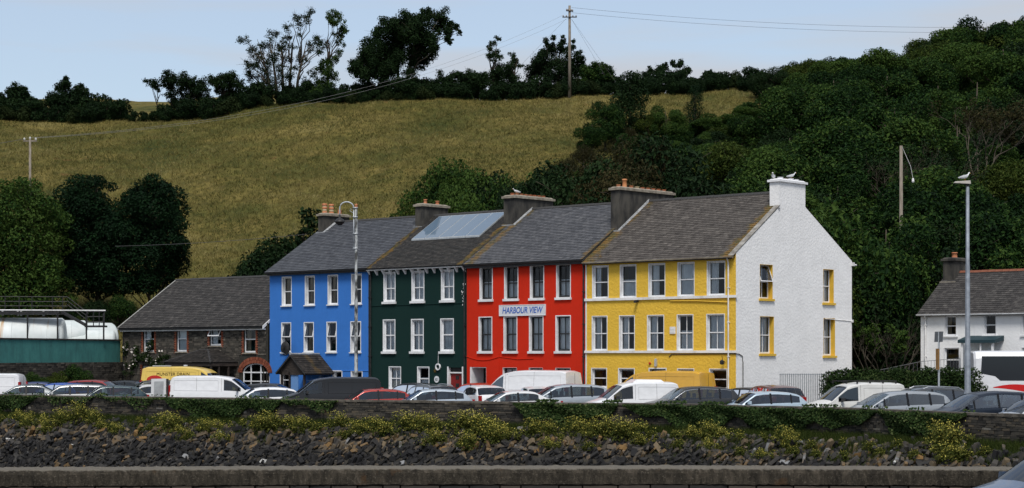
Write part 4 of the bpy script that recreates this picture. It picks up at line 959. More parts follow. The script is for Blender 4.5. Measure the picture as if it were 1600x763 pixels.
for i in range(6): x = m0+.1+(m1-m0-.2)*i/5; mb.box(x-.05, x+.05, -cd_+.1, -cd_+.2, 0, ez-.01)
for y_ in (-1.6, -.8): mb.box(m1-.15, m1-.05, y_-.05, y_+.05, 0, ez-.01)
mb.box(m0+.05, m1-.05, -cd_+.08, -cd_+.22, ez-.25, ez-.02); mb.box(m1-.17, m1-.03, -cd_+.22, -.02, ez-.25, ez-.02); mb.box(m0+.05, m1-.05, -cd_+.12, -cd_+.18, 0, .9)
mb.build('porch_frame', M['darkwood'], can)
mb = MB(); mb.box(m0+2.2, m0+2.5, -cd_-.06, -cd_+.02, 2.05, 2.45); mb.build('lamp_box', M['white'], can)

# ---- white cottage on the right
cot = thing('white_cottage', 'white two-storey roadside cottage with slate roof behind the coach', 'house', (23.6, 109.0, 0), HROT)
CW, CD, CE, CR = 13.0, 6.6, 5.62, 7.95
def ct(px): a = px-800; return (a*109.0 - F*23.6) / (F*UC + a*US)
def cz(px, py): return CAMZ + (HZ-py)*(109.0 - US*ct(px))/F
M['cotw'] = painted_wall('cottage_render', (.78,.79,.8), (.45,.45,.46), .25, 8, .5)
cwn = [(ct(1477), ct(1494), cz(1485,525), cz(1485,494)), (ct(1538), ct(1556), cz(1547,524), cz(1547,492)), (ct(1598), ct(1618), cz(1600,524), cz(1600,492)), (ct(1475.5), ct(1498.5), cz(1487,581), cz(1487,544)), (ct(1597), ct(1618), 2.2, 3.5)]
house_shell(cot, CW, CD, CE, CR, cwn, M['cotw'])
for i, (a,b,z0,z1) in enumerate(cwn): window(cot, ident, a, b, z0, z1, M['white'], M['white'], .05, (.08,.12,.09,M['white']), .5, False, 0, ['drape','none','none','none','none'][i], .14)
M['sl_c'] = attr_mat('slate_cottage', [(0,(.026,.025,.025)),(.5,(.046,.043,.042)),(1,(.085,.08,.075))], .88, .25, objvar=0, fine=3, moss=lambda n,l,c: lichen(n,l,c,.3), bscale=20)
rf = roof_deck(cot, CW, CD, CE, CR, CD/2, M['sl_c'], over=.25, left=.1, seed=53, ridge_m=mat('red_ridge', (.13,.045,.028), (.22,.085,.05), 1.2, .9), sw=.26, ex=.2)
gutter(cot, CW, CE, M['white'], dz=-.2, x0=-.1); downpipe(cot, .35, CE-.2, M['sillw'])
chimney(rf, -.0, .75, 2.6, 4.0, 6.8, 8.62, M['soot'], [(.5,.34,.17,M['pot'])], M['soot'])
fb = MB(); fb.box(-.12, .9, 2.4, 2.6, CE+2.4*(CR-CE)/3.3+.02, CE+2.4*(CR-CE)/3.3+.1); fb.build('flashing', M['capstone'], rf)
c0, c1 = ct(1511), ct(1569); zc = cz(1540, 533)
mb = MB(); mb.hexa([(c0,-1.1,zc-.12),(c1,-1.1,zc-.12),(c1,-.01,zc+.02),(c0,-.01,zc+.02),(c0,-1.1,zc+.05),(c1,-1.1,zc+.05),(c1,-.01,zc+.3),(c0,-.01,zc+.3)]); cn = mb.build('porch_canopy', mat('teal_paint', (.012,.035,.045), None, rough=.6), cot)
mb = MB(); mb.box(c0+.15, c0+.27, -1.0, -.9, 0, zc-.12); mb.box(c1-.27, c1-.15, -1.0, -.9, 0, zc-.12); mb.box(c0+.27, c1-.27, -.98, -.92, 1.6, 1.68); mb.box(c0+1.3, c0+1.38, -.98, -.92, 0, zc-.12); mb.build('porch_frame', M['white'], cn)
mb = MB(); mb.quad((c0+.27,-.95,1.6),(c1-.27,-.95,1.6),(c1-.27,-.95,zc-.12),(c0+.27,-.95,zc-.12)); mb.build('porch_pane', M['glass'], cn)

# ------------------------------------------------------------------ trees and plants
LEAF = {}
def leaf_mat(name, stops, transl=.25, objvar=.45, rough=.6): LEAF[name] = attr_mat('leaf_'+name, stops, max(rough, .65), .08, transl, objvar); return LEAF[name]
leaf_mat('mid',  [(0,(.002,.008,.003)),(.4,(.007,.023,.006)),(.75,(.019,.048,.010)),(1.15,(.052,.092,.018))], .25, .55)
leaf_mat('dark', [(0,(.003,.009,.004)),(.5,(.007,.019,.006)),(1,(.016,.034,.010))], .12, .3)
leaf_mat('hedge', [(0,(.006,.012,.004)),(.5,(.013,.024,.007)),(1,(.026,.04,.012))], .15, .2)
leaf_mat('cypress', [(0,(.0018,.008,.003)),(.5,(.0045,.017,.006)),(1,(.010,.03,.009))], .08, .25)
leaf_mat('light',[(0,(.010,.02,.004)),(.5,(.03,.052,.009)),(1,(.08,.105,.02))], .3, .3)
leaf_mat('brown',[(0,(.009,.012,.004)),(.5,(.024,.025,.009)),(1,(.05,.042,.016))], .2, .3)
leaf_mat('ivy',  [(0,(0.0075,0.0165,0.0053)),(.5,(0.0165,0.0345,0.0090)),(.85,(0.0338,0.0600,0.0150)),(1.2,(0.0825,0.1050,0.0375))], .15, .15, .4)
leaf_mat('weed', [(0,(0.0234,0.0360,0.0072)),(.5,(0.0540,0.0675,0.0126)),(1,(0.0990,0.1035,0.0225))], .3, .2)
leaf_mat('flower', [(0,(.34,.3,.045)),(1,(.5,.45,.11))], .2, .1)
leaf_mat('rose', [(0,(.62,.55,.5)),(1,(.75,.7,.66))], .2, .1)
leaf_mat('grass',[(0,(0.0150,0.0300,0.0060)),(.5,(0.0338,0.0525,0.0105)),(1,(0.0600,0.0750,0.0188))], .3, .1)
BARK = mat('bark', (.035,.028,.02), (.075,.06,.045), 3, .95, 12, .6, .02, stretch=(2,2,.5))
TWIG = mat('pale_twig', (.05,.042,.03), (.10,.085,.065), 3, .95)

def leaf_cloud(lobes, n, size, seed, up=.5, shell=.78, aspect=.55, flat=.85, jit=.7):
    """n leaf-shaped faces spread through lobes [(x,y,z,r)] -> arrays"""
    g = np.random.default_rng(seed); L = np.array(lobes, float); p = L[:,3]**2; k = g.choice(len(L), n, p=p/p.sum())
    d = g.normal(size=(n,3)); d[:,2] += .25; d /= np.linalg.norm(d, axis=1)[:,None]
    rr = L[k,3] * np.where(g.random(n) < .8, g.uniform(shell, 1.12, n), g.uniform(.3, 1, n))
    rr *= 1 + .16*np.sin(d[:,0]*7+k)*np.sin(d[:,1]*6+k*2)
    c = L[k,:3] + d*rr[:,None]*np.array([1,1,flat])
    nrm = d + np.array([0,0,up]) + g.normal(0, jit, (n,3)); nrm /= np.linalg.norm(nrm, axis=1)[:,None]
    a = np.cross(nrm, g.normal(size=(n,3))); a /= np.linalg.norm(a, axis=1)[:,None]; b = np.cross(nrm, a)
    s = (size*g.uniform(.55, 1.35, n))[:,None]
    droop = -nrm*s*.18
    V = np.stack([c - a*s*.5 + droop, c - b*s*.5*aspect, c + a*s*.5 + droop, c + b*s*.5*aspect], 1).reshape(-1,3)
    Fa = np.arange(4*n).reshape(-1,4)
    lt = g.uniform(0, .35, len(L))
    col = np.repeat(np.clip(g.uniform(.05, .75, n) + lt[k] - .1, 0, 1.2), 4)
    return V, Fa, col

def limb(mb, p0, p1, r0, r1, g, seg=4, wob=.08, n=5):
    p0, p1 = Vector(p0), Vector(p1); L = (p1-p0).length; pts, rad = [], []
    for i in range(seg+1):
        t = i/seg; w = wob*L*math.sin(t*math.pi)
        pts.append(p0.lerp(p1, t) + Vector((g.uniform(-w,w), g.uniform(-w,w), w*.6)) if 0 < i < seg else p0.lerp(p1, t)); rad.append(r0+(r1-r0)*t)
    mb.tube(pts, rad, n); return pts

def crown_lobes(g, H, Rr, hb, nl, lr=(.28,.45), power=1.0):
    out = []; zc, hz_ = (hb+H)/2, (H-hb)/2
    for i in range(nl):
        while True:
            d = Vector((g.uniform(-1,1), g.uniform(-1,1), g.uniform(-1,1)))
            if .25 < d.length < 1: break
        d *= .78
        r = Rr*g.uniform(*lr); wz = 1 - .25*max(0, d.z)
        out.append((d.x*Rr*wz, d.y*Rr*wz, zc + d.z*hz_, r))
    return out

def make_tree_meshes(seed, H, Rr, hb, nl, nleaf, lsize, leaf, lobes=None, lr=(.28,.45), trunk_r=None, twigs=0, bark=None, up=.5):
    g = random.Random(seed); lobes = lobes or crown_lobes(g, H, Rr, hb, nl, lr)
    V, Fa, col = leaf_cloud(lobes, nleaf, lsize, seed, up)
    crown = np_mesh('crown', V, Fa, LEAF[leaf], col)
    mb = MB(); tr = trunk_r or H*.022
    mb.tube([(0,0,-.4),(g.uniform(-.1,.1),g.uniform(-.1,.1),hb*.6),(g.uniform(-.2,.2),g.uniform(-.2,.2),hb+(H-hb)*.35),(0,0,H*.82)], [tr*1.25, tr, tr*.65, tr*.15], 7)
    for x, y, z, r in lobes:
        zb = min(max(hb*.75, z - Vector((x,y)).length*.9), H*.75)
        limb(mb, (0,0,zb), (x,y,z), tr*.45, tr*.08, g)
        for _ in range(twigs):
            d = Vector((g.gauss(0,1), g.gauss(0,1), g.uniform(-.2,1.2))).normalized()*r*g.uniform(.8,1.35); limb(mb, (x,y,z), Vector((x,y,z))+d, tr*.09, .008, g, 3, .1, 3)
    return mb.mesh('trunk', bark or BARK, True), crown
def place_tree(name, label, cat, meshes, loc, rz=0, sc=1, group=None, sz=None):
    t = thing(name, label, cat, loc, rz, group); t.scale = (sc, sc, sz or sc)
    link('trunk', meshes[0], t); link('crown', meshes[1], t); return t

# --- wood on the right-hand slope
VAR = [make_tree_meshes(201, 9, 3.9, .9, 22, 16000, .25, 'mid', lr=(.18,.40), twigs=2), make_tree_meshes(202, 9, 3.5, .9, 18, 15500, .24, 'mid', lr=(.2,.42), twigs=2), make_tree_meshes(203, 8, 4.2, .8, 24, 16000, .25, 'dark', lr=(.17,.38), twigs=2),
       make_tree_meshes(204, 10, 3.6, 1.2, 20, 15500, .26, 'mid', lr=(.2,.42), twigs=2), make_tree_meshes(205, 7, 3.6, .5, 22, 15000, .21, 'light', lr=(.17,.38), twigs=2), make_tree_meshes(206, 7, 4.0, .5, 30, 19000, .15, 'brown', lr=(.14,.34), twigs=3)]
SKYX = [760,830,900,930,1000,1050,1110,1140,1178,1186,1230,1262,1330,1380,1420,1450,1500,1540,1600,1760]; SKYY = [330,268,228,190,190,190,192,172,160,108,94,84,70,64,80,46,30,14,6,0]
KIND = [('broadleaf_tree', 'mid green broadleaf tree massed in the wood on the slope', 'trees of the hillside wood')]*2 + [('dark_tree', 'very dark leafy tree massed in the wood on the slope', 'dark trees of the hillside wood')] + [KIND_ for KIND_ in [('broadleaf_tree', 'mid green broadleaf tree massed in the wood on the slope', 'trees of the hillside wood')]] + \
       [('light_tree', 'yellow-green lighter leafed tree among the darker wood', 'lighter trees of the hillside wood'), ('brown_tree', 'brownish leafed tree at the edge of the wood behind the chimneys', 'brownish trees of the wood')]
def in_poly(x, y, poly):
    c = False; n = len(poly)
    for i in range(n):
        (x1, y1), (x2, y2) = poly[i], poly[(i+1) % n]
        if (y1 > y) != (y2 > y) and x < (x2-x1)*(y-y1)/(y2-y1)+x1: c = not c
    return c
WOOD = [(1178,130), (1180,190), (1110,222), (1055,228), (1040,235), (965,240), (935,265), (905,290), (838,312), (790,330), (775,600), (1760,600), (1760,110), (1180,110)]
g = random.Random(77); spots = []
Y = 118.0
while Y < 262:
    X = -8.0
    while X < 86:
        x, y = X + g.uniform(-1.9,1.9), Y + g.uniform(-1.9,1.9); X += 6.9
        z = hz1(x, y); px, py = 800+F*x/y, HZ-(z-CAMZ)*F/y
        if not in_poly(px, py, WOOD): continue
        # keep clear of the cottage, the house backs
        lx, ly = x-23.6, y-109.0; cxl, cyl = lx*UC - ly*US, lx*US + ly*UC
        if -5.2 < cxl < 18 and -14 < cyl < 11.5: continue
        hx, hy = x-HX, y-HY; ht, hw_ = -(hx*UC - hy*US), hx*US + hy*UC
        if -4.8 < ht < 60 and hw_ < 16.5: continue
        spots.append((x, y, z, px, py))
    Y += 6.6
for x, y, z, px, py in spots:
    skyline = y > 225
    if px < 1010 and py > 235: i = g.choices(range(6), (2,2,1.5,1,1.2,2.5))[0]
    elif y < 140: i = g.choices(range(6), (3,2,1.5,2,4,0))[0]
    else: i = g.choices(range(6), (4,4,3,4,1.5,0))[0]
    n_, lb, gr = KIND[i]; sc = g.uniform(.85, 1.4)
    if px > 1420 and y > 200: sc *= 1.18
    if px < 960 and y > 130: sc *= .8
    hv = (9,9,8,10,7,7)[i]; lim = (py - float(np.interp(px, SKYX, SKYY)) - g.uniform(0, 14)) * y/F/hv/1.04
    lim2 = (py - max(float(np.interp(px-28, SKYX, SKYY)), float(np.interp(px+28, SKYX, SKYY))) + 18) * y/F/hv/1.04
    sc = min(sc, lim, lim2)
    if sc < .3: continue
    place_tree(n_, lb, 'tree', VAR[i], (x, y, z-.2), g.uniform(0, 6.28), sc, gr, sc*g.uniform(.9, 1.04))

for px, py, top, i in ((1052,236,192,0),(1075,226,186,1),(1100,232,178,3),(1122,226,172,0),(1146,222,166,1),(1168,215,160,3),(1188,205,150,0),(1030,245,205,1),(1110,255,200,2),(1150,250,190,4),(1060,262,212,3),(1000,255,208,0)):
    p_ = hit_hill(px, py); sc = (CAMZ+(HZ-top)*p_.y/F - p_.z)/(9,9,8,10,7,7)[i]*1.05
    place_tree(KIND[i][0], KIND[i][1], 'tree', VAR[i], p_-Vector((0,0,.3)), px, sc*1.75, KIND[i][2], sc)
g2 = random.Random(5)
for px, top in ((1193,112),(1212,100),(1236,92),(1260,84),(1288,86),(1316,72),(1346,64),(1376,62),(1404,78),(1440,52),(1462,44),(1488,32),(1512,24),(1536,14),(1562,18),(1588,8),(1614,3),(1640,0),(1470,90),(1545,75),(1390,110),(1600,60),(1330,115),(1250,125)):
    Y = 241 + g2.uniform(-5, 6) - (18 if top > 58 and px > 1320 else 0); X = (px-800)/F*Y; zb = hz1(X, Y)-.3; i = g2.choice((0,1,3,3,4,2)); sc = (CAMZ+(HZ-top)*Y/F - zb)/(9,9,8,10,7,7)[i]
    place_tree(KIND[i][0], KIND[i][1], 'tree', VAR[i], (X, Y, zb), px, min(1.3, sc*1.1), KIND[i][2], sc)
# bushes tucked behind the terrace roofs
sh = [make_tree_meshes(231, 4.2, 2.6, .3, 26, 9000, .17, 'mid', lr=(.16,.36), twigs=1), make_tree_meshes(232, 4.4, 2.4, .3, 26, 9000, .16, 'light', lr=(.16,.36), twigs=1), make_tree_meshes(233, 3.4, 2.2, .2, 24, 8000, .17, 'dark', lr=(.16,.36), twigs=1)]
def to_top(px, Y, top, hv): X = (px-800)/F*Y; zb = hz1(X, Y)-.3; return X, zb, (CAMZ+(HZ-top)*Y/F - zb)/hv
GB = (['mid green bush growing behind the terrace roofs','yellow-green bush growing behind the solar panel roof','dark bush growing behind the terrace roofs'], ['bushes behind the terrace','light bushes behind the terrace','dark bushes behind the terrace'])
for px, top, Y, i in ((615,322,147,1),(636,300,150,1),(662,284,152,1),(690,243,165,0),(716,246,164,0),(742,260,160,0),(765,264,160,2),(790,268,158,0),(812,282,155,2),(838,264,158,0),(862,266,155,2),(700,292,148,1),(730,292,148,0),(770,300,145,1),(655,318,145,1),(805,310,143,0),(840,300,143,1)):
    X, zb, sc = to_top(px, Y, top, (4.4,4.6,3.6)[i]); place_tree('garden_bush', GB[0][i], 'bush', sh[i], (X, Y, zb), g.uniform(0,6), min(sc, 1.5), GB[1][i], sc)
for px, Y, i, sc in ((1200,114,1,1.6),(1225,117,1,1.75),(1262,116,1,1.7),(1300,118,0,2.0),(1345,116,2,1.5),(1375,117,0,1.45),(1402,119,2,1.5),(1425,124,0,1.8)):
    X = (px-800)/F*Y; place_tree('gable_bush', ['mid green bush rising beyond the white gable','pale leafed bush rising beyond the white chimney','dark bush in the gap beside the cottage'][i], 'bush', sh[i], (X, Y, max(0, hz1(X, Y))-.2), g.uniform(0,6), sc, ['green bushes beyond the gable','pale bushes beyond the gable','dark bushes beside the cottage'][i], sc*1.35)
for px, Y, i, sc in ((1390,121,0,1.2),(1428,122.5,1,1.25),(1462,124,2,1.35),(1500,124,0,1.3),(1545,125,3,1.2),(1590,126,0,1.25)):
    X = (px-800)/F*Y; place_tree('slope_foot_tree', 'leafy tree at the foot of the wood behind the cottage', 'tree', VAR[i], (X, Y, max(0, hz1(X, Y))-.2), g.uniform(0,6), sc, 'trees at the foot of the wood')
for px, Y, top in ((1000,136,205),(955,138,226),(912,137,250),(1038,135,225),(875,137,268),(985,130,245),(935,131,262)):
    X = (px-800)/F*Y; zb = hz1(X, Y)-.3; sc = (CAMZ+(HZ-top)*Y/F - zb)/7.2
    i = 5 if px in (1000,955,985,912) else 2; place_tree(KIND[i][0], KIND[i][1], 'tree', VAR[i], (X, Y, zb), px, min(sc*.85, 1.5), KIND[i][2], sc)
# yew beside the blue house's chimney
lob = [(0,0,1.2,1.3),(.4,.2,2.4,1.1),(-.5,.1,2.2,1.0),(.1,0,3.6,.9),(.5,0,4.6,.75),(.3,.1,5.5,.5),(-.9,0,1.2,.9),(.9,.2,3.2,.7)]
ms = make_tree_meshes(241, 6, 2, .3, 0, 4200, .24, 'dark', lob); X = (470-800)/F*142
X, zb, sc = to_top(474, 147, 325, 5.9); place_tree('yew_tree', 'dark pointed yew rising beside the blue house chimney', 'tree', ms, (X, 147, zb), 0, sc*.95, None, sc)
for px, top, Y in ((420,385,146),(445,362,148),(400,402,145),(500,352,149)):
    X, zb, sc = to_top(px, Y, top, 3.6); place_tree('roofside_bush', 'dark bush on the field edge close beside the yew', 'bush', sh[2], (X, Y, zb), px, sc*.8, 'bushes beside the yew', sc)
# dark conifer standing in the wood edge and the two pine-like tops
lob = [(g.uniform(-1,1)*(1-z/11)*2.2, g.uniform(-1,1)*(1-z/11)*2.2, z, .5+1.2*(1-z/11)) for z in np.linspace(.8, 9.6, 22)]
lob = [(x*1.5, y*1.5, z, r*1.25) for x, y, z, r in lob]
con = make_tree_meshes(251, 10, 2.6, .8, 0, 7000, .26, 'cypress', lob)
p_ = hit_hill(1085, 215); place_tree('conifer', 'dark pointed conifer at the field corner of the wood', 'tree', con, p_ - Vector((0,0,.3)), 0, .62)
lob = [(-1.4,0,2,1.8),(1.2,.4,2.2,1.9),(0,0,4.2,2.0),(.6,.2,6.2,1.8),(-.6,.1,5.6,1.6),(.2,0,7.8,1.5),(-1.8,.2,3.6,1.1),(.9,0,8.2,1.0)]
ms = make_tree_meshes(252, 9, 3, 1, 0, 9500, .28, 'dark', lob)
p_ = hit_hill(983, 228); place_tree('wood_edge_tree', 'tall dense dark tree at the left tip of the wood', 'tree', ms, p_ - Vector((0,0,.3)), 0, .95)
for px, py, sc, i in ((945,238,.95,0),(1015,232,.9,4),(1040,236,.85,0),(925,255,.8,1)):
    p_ = hit_hill(px, py); place_tree(KIND[i][0], KIND[i][1], 'tree', VAR[i], p_ - Vector((0,0,.3)), px, sc*.75, KIND[i][2])

# --- bare twiggy trees in the wood
def twig_tree(seed, H, spread, stems, leafy=0, leaf='mid', lean=0, mtl=None, lev=4, lsize=.3, nleaf=1500):
    g = random.Random(seed); mb = MB(); tips = []
    def grow(p, d, L, r, l):
        e = p + d*L; q = p.lerp(e, .5) + Vector((g.gauss(0,.06),g.gauss(0,.06),g.gauss(0,.04)))*L; mb.tube([p, q, e], [r, r*.8, r*.62], 5 if l > 1 else 3, False)
        if l == 0: tips.append(e); return
        for _ in range(g.choice((2,3,3))):
            nd = (d + Vector((g.gauss(0,.42)+lean, g.gauss(0,.42), g.gauss(.12,.3)))).normalized(); grow(e.lerp(p, g.uniform(0,.3)), nd, L*g.uniform(.55,.85), r*.56, l-1)
    for i in range(stems):
        a = (i+.5)/stems*2-1; d = Vector((a*spread+lean, g.uniform(-.35,.35), 1)).normalized(); grow(Vector((a*.25,g.uniform(-.15,.15),-.3)), d, H*.30, H*.011, lev)
    tm = mb.mesh('trunk', mtl or TWIG, True)
    if not leafy: return tm, None, tips
    sel = [t for t in tips if g.random() < leafy]; lobes = [(t.x, t.y, t.z, H*g.uniform(.035,.075)) for t in sel]
    V, Fa, col = leaf_cloud(lobes, nleaf, lsize, seed, .4); return tm, np_mesh('crown', V, Fa, LEAF[leaf], col), tips
def place_twig(name, label, ms, loc, rz=0, sc=1):
    t = thing(name, label, 'tree', loc, rz); t.scale = (sc,)*3; link('trunk', ms[0], t)
    if ms[1]: link('crown', ms[1], t)
    return t
ms = twig_tree(301, 10.5, .6, 6, .3, 'dark', .1, None, 5, .26, 2600); X = (1415-800)/F*150
place_twig('bare_tree', 'wide bare-branched grey tree standing in the wood above the wooden pole', ms, (X, 150, 11.6))
ms = twig_tree(302, 8.5, .5, 4, .3, 'brown', .16, None, 5, .26, 2600); X = (1530-800)/F*160
place_twig('leaning_bare_tree', 'half-bare tree with pale forked limbs beside the spreading bare tree', ms, (X, 160, 18.0))
ms = twig_tree(303, 7, .6, 6, .05, 'mid', .1, mat('dry_twig', (.035,.03,.022), (.07,.06,.045), 3, .95), 4, .2, 1200); X = (1375-800)/F*113
place_twig('dead_shrub', 'dark tangled bare shrub leaning beside the white gable', ms, (X, 113, .2), 0, 1.05)
ms = twig_tree(304, 9, .12, 1, 0, 'mid', .03, mat('dead_trunk', (.05,.045,.035), None, rough=.95), 2); p_ = hit_hill(1421, 160)
place_twig('dead_snag', 'dead bare snag poking above the wood skyline', ms, p_, 0, .95)

# --- trees on the ridge, traced as clumps at their real distance and size
def ridge_tree(name, label, base_px, Y, clumps, nleaf, lsize, leaf, seed, cat='tree', stems=None, twigs=2, depth=1.6, bark=None):
    """clumps: (px, py, radius px) of the foliage; each gets its own depth"""
    g = random.Random(seed); s = F/Y; X0 = (base_px-800)/s; z0 = hz1(X0, Y); lob = []
    sub = []
    for px, py, r in clumps:
        q = ((px-base_px)/s, g.uniform(-depth, depth), CAMZ+(HZ-py)/s - z0, r/s); lob.append(q)
        for _ in range(7):
            a_, e_ = g.uniform(0, 6.28), g.uniform(.25, 1.05); sub.append((q[0]+math.cos(a_)*q[3]*e_, q[1]+g.gauss(0, q[3]*.7), q[2]+math.sin(a_)*q[3]*e_*.85, q[3]*g.uniform(.3, .75)))
        sub.append((q[0], q[1], q[2], q[3]*.85))
    V, Fa, col = leaf_cloud(sub, int(nleaf*1.6), lsize*.95, seed, .4, .3, .6, .9)
    mb = MB(); zt = max(l[2] for l in lob); tr = .2 if zt > 7 else .12
    st = stems or [0]
    for sx in st:
        mb.tube([(sx,0,-.5),(sx*1.4,0,zt*.3),(sx*1.8,.1,zt*.48),(sx*2.3,0,zt*.72)], [tr*1.2, tr*.9, tr*.55, .02], 7)
    for x, y, z, r in lob:
        sx = min(st, key=lambda q: abs(q*2-x)); p0 = Vector((sx*1.5, 0, max(.3, min(zt*.45, z-1.2-.3*abs(x)))))
        pts = limb(mb, p0, (x, y, z), tr*.5, tr*.1, g, 5, .07, 5)
        for _ in range(twigs):
            d = Vector((g.gauss(0,1), g.gauss(0,.6), g.uniform(-.1,1.2))).normalized()*(r*g.uniform(.9,1.5)+.2); limb(mb, (x,y,z), Vector((x,y,z))+d, tr*.1, .01, g, 3, .1, 3)
    t = thing(name, label, cat, (X0, Y, z0)); link('trunk', mb.mesh('trunk', bark or BARK, True), t); link('crown', np_mesh('crown', V, Fa, LEAF[leaf], col), t); return t
YT = 253.0
ridge_tree('round_tree', 'small round tree standing alone at the far end of the hedge', 27, YT, [(18,148,10),(30,141,12),(37,152,9),(24,158,11),(34,163,12),(12,155,6),(26,150,13),(20,142,8),(40,145,7)], 5100, 0.26, 'dark', 401)
ridge_tree('bushy_tree', 'bushy dark tree with ragged top above the hedge', 108, YT, [(95,140,13),(103,128,8),(112,148,16),(125,150,14),(90,158,14),(128,138,8),(138,148,7),(110,165,18)], 8840, 0.26, 'dark', 402)
ridge_tree('flat_topped_tree', 'flat-topped tree group with bare stems on the ridge', 262, YT, [(237,130,7),(247,133,8),(258,124,9),(268,121,10),(281,122,11),(293,127,11),(305,127,10),(318,131,10),(322,141,6),(285,136,10),(270,136,9),(300,141,10),(250,143,6),(312,150,8),(265,150,8),(275,128,11),(288,131,12),(300,134,12),(312,138,11),(265,131,9),(278,146,11),(292,150,12),(306,150,11),(322,150,9),(255,134,7),(270,158,10)], 9520, 0.23, 'dark', 403, stems=[-.9,.4,1.9], twigs=2)
ridge_tree('umbrella_tree', 'small umbrella-shaped tree between the flat-topped and the tall sparse tree', 350, YT, [(335,127,9),(346,119,8),(358,119,9),(369,124,9),(375,132,8),(340,138,8),(352,134,9),(364,140,7),(348,149,7),(345,128,10),(358,128,11),(368,134,10),(352,142,9),(340,131,9)], 6120, 0.22, 'dark', 404, stems=[0])
ridge_tree('tall_sparse_tree', 'tall sparse tree with fanned bare branches and leafy tufts on the ridge', 445, YT,
  [(384,68,9),(392,78,9),(384,98,11),(396,104,9),(424,54,8),(418,70,10),(432,50,5),(452,45,8),(452,60,6),(461,26,7),(474,24,8),(487,22,7),(478,32,6),(466,36,6),(500,66,9),(510,72,8),(494,58,7),(486,80,6),(404,92,9),(425,92,12),(440,108,10),(410,118,14),(430,128,16),(452,124,12),(388,112,8),(455,140,14),(420,148,18),(400,155,14),(440,82,7),(470,92,7),(463,110,8),(480,100,6),(408,72,6),(470,58,5),(445,72,6),(476,128,10),(490,118,7),(400,84,10),(414,100,12),(436,72,9),(448,92,9),(458,76,7),(482,68,7),(502,84,9),(470,42,6),(390,118,10),(445,58,8)], 10540, 0.21, 'dark', 405, stems=[-1.6,-.9,-.2,.5,1.3], twigs=13, depth=2.2, bark=mat('ridge_bark', (.04,.034,.025), (.085,.07,.052), 3, .95))
ridge_tree('ivy_clad_tree', 'slim crooked ivy-clad tree between the sparse and windswept trees', 512, YT, [(519,26,8),(530,24,8),(524,38,9),(536,42,8),(515,33,6),(528,52,8),(541,52,4),(530,66,7),(529,80,7),(524,92,7),(516,98,8),(508,94,5),(505,108,11),(514,118,12),(500,130,14),(512,142,15),(498,150,14),(525,150,12)], 9520, 0.21, 'mid', 406, stems=[0], twigs=1)
ridge_tree('windswept_tree', 'great windswept dense tree leaning right on the ridge', 622, YT,
  [(556,100,14),(568,88,17),(575,70,14),(590,56,15),(582,100,20),(605,45,16),(606,75,20),(622,36,16),(630,58,22),(640,30,15),(655,45,20),(662,24,12),(676,20,12),(690,22,12),(686,40,14),(702,36,10),(712,42,7),(718,50,5),(700,52,9),(672,58,16),(650,72,18),(668,80,14),(682,82,8),(660,96,12),(640,95,18),(615,100,22),(595,118,20),(570,122,18),(560,138,16),(585,142,18),(620,135,20),(645,120,14),(655,138,16),(635,150,16),(605,155,16),(590,85,20),(560,115,16),(575,105,18),(600,95,20),(625,80,20),(645,55,20),(665,65,16),(690,30,12),(700,65,8),(648,38,14),(615,55,16)], 52000, 0.27, 'dark', 407, stems=[-1.2,0,1.0], twigs=2, depth=2.6)
ridge_tree('crown_gap_bush', 'low dense bush at the foot of the windswept tree', 700, YT, [(675,132,14),(690,128,12),(705,124,12),(718,120,12),(735,122,14),(750,128,14),(720,136,14),(695,142,14),(745,140,14),(668,145,12)], 10200, 0.26, 'dark', 408, 'bush')
ridge_tree('thin_topped_tree', 'thin tree with two wispy tops in the hedge right of the windswept tree', 785, YT, [(770,68,6),(778,62,5),(764,78,6),(774,82,7),(772,94,8),(778,104,10),(802,84,6),(806,94,6),(800,106,6),(812,104,5),(785,116,14),(770,122,14),(800,122,12),(788,134,16),(768,88,7),(780,92,6),(804,100,7),(776,112,10),(795,112,9)], 7820, 0.22, 'dark', 409, stems=[-.8,.9], twigs=2)
ridge_tree('ivy_mound_tree', 'dense ivy-covered mound of a tree behind the utility pole', 862, YT+2, [(838,98,12),(850,82,10),(853,66,6),(864,60,5),(862,72,9),(875,76,10),(879,58,4),(880,66,6),(897,64,4),(893,76,8),(850,102,16),(870,96,16),(890,98,16),(906,84,6),(909,96,8),(836,112,12),(858,118,18),(882,118,18),(905,112,12)], 15300, 0.24, 'dark', 410, stems=[-.6,.6], twigs=2, depth=1.4)
ridge_tree('hedge_crest_bush', 'rounded bush on the hedge just right of the utility pole', 935, YT, [(915,112,11),(928,106,11),(941,106,10),(950,112,9),(935,118,14),(920,124,12),(948,124,12)], 7140, 0.24, 'mid', 411, 'bush', twigs=3)
ridge_tree('lace_topped_tree', 'dark tree with gaps in its top on the hedge between pole and wood', 1045, YT+3, [(1015,112,7),(1030,108,8),(1040,102,6),(1052,99,6),(1062,103,7),(1072,110,8),(1048,116,11),(1030,120,11),(1065,120,11),(1010,122,9)], 7820, 0.22, 'dark', 412, stems=[-.8,.9], twigs=3)

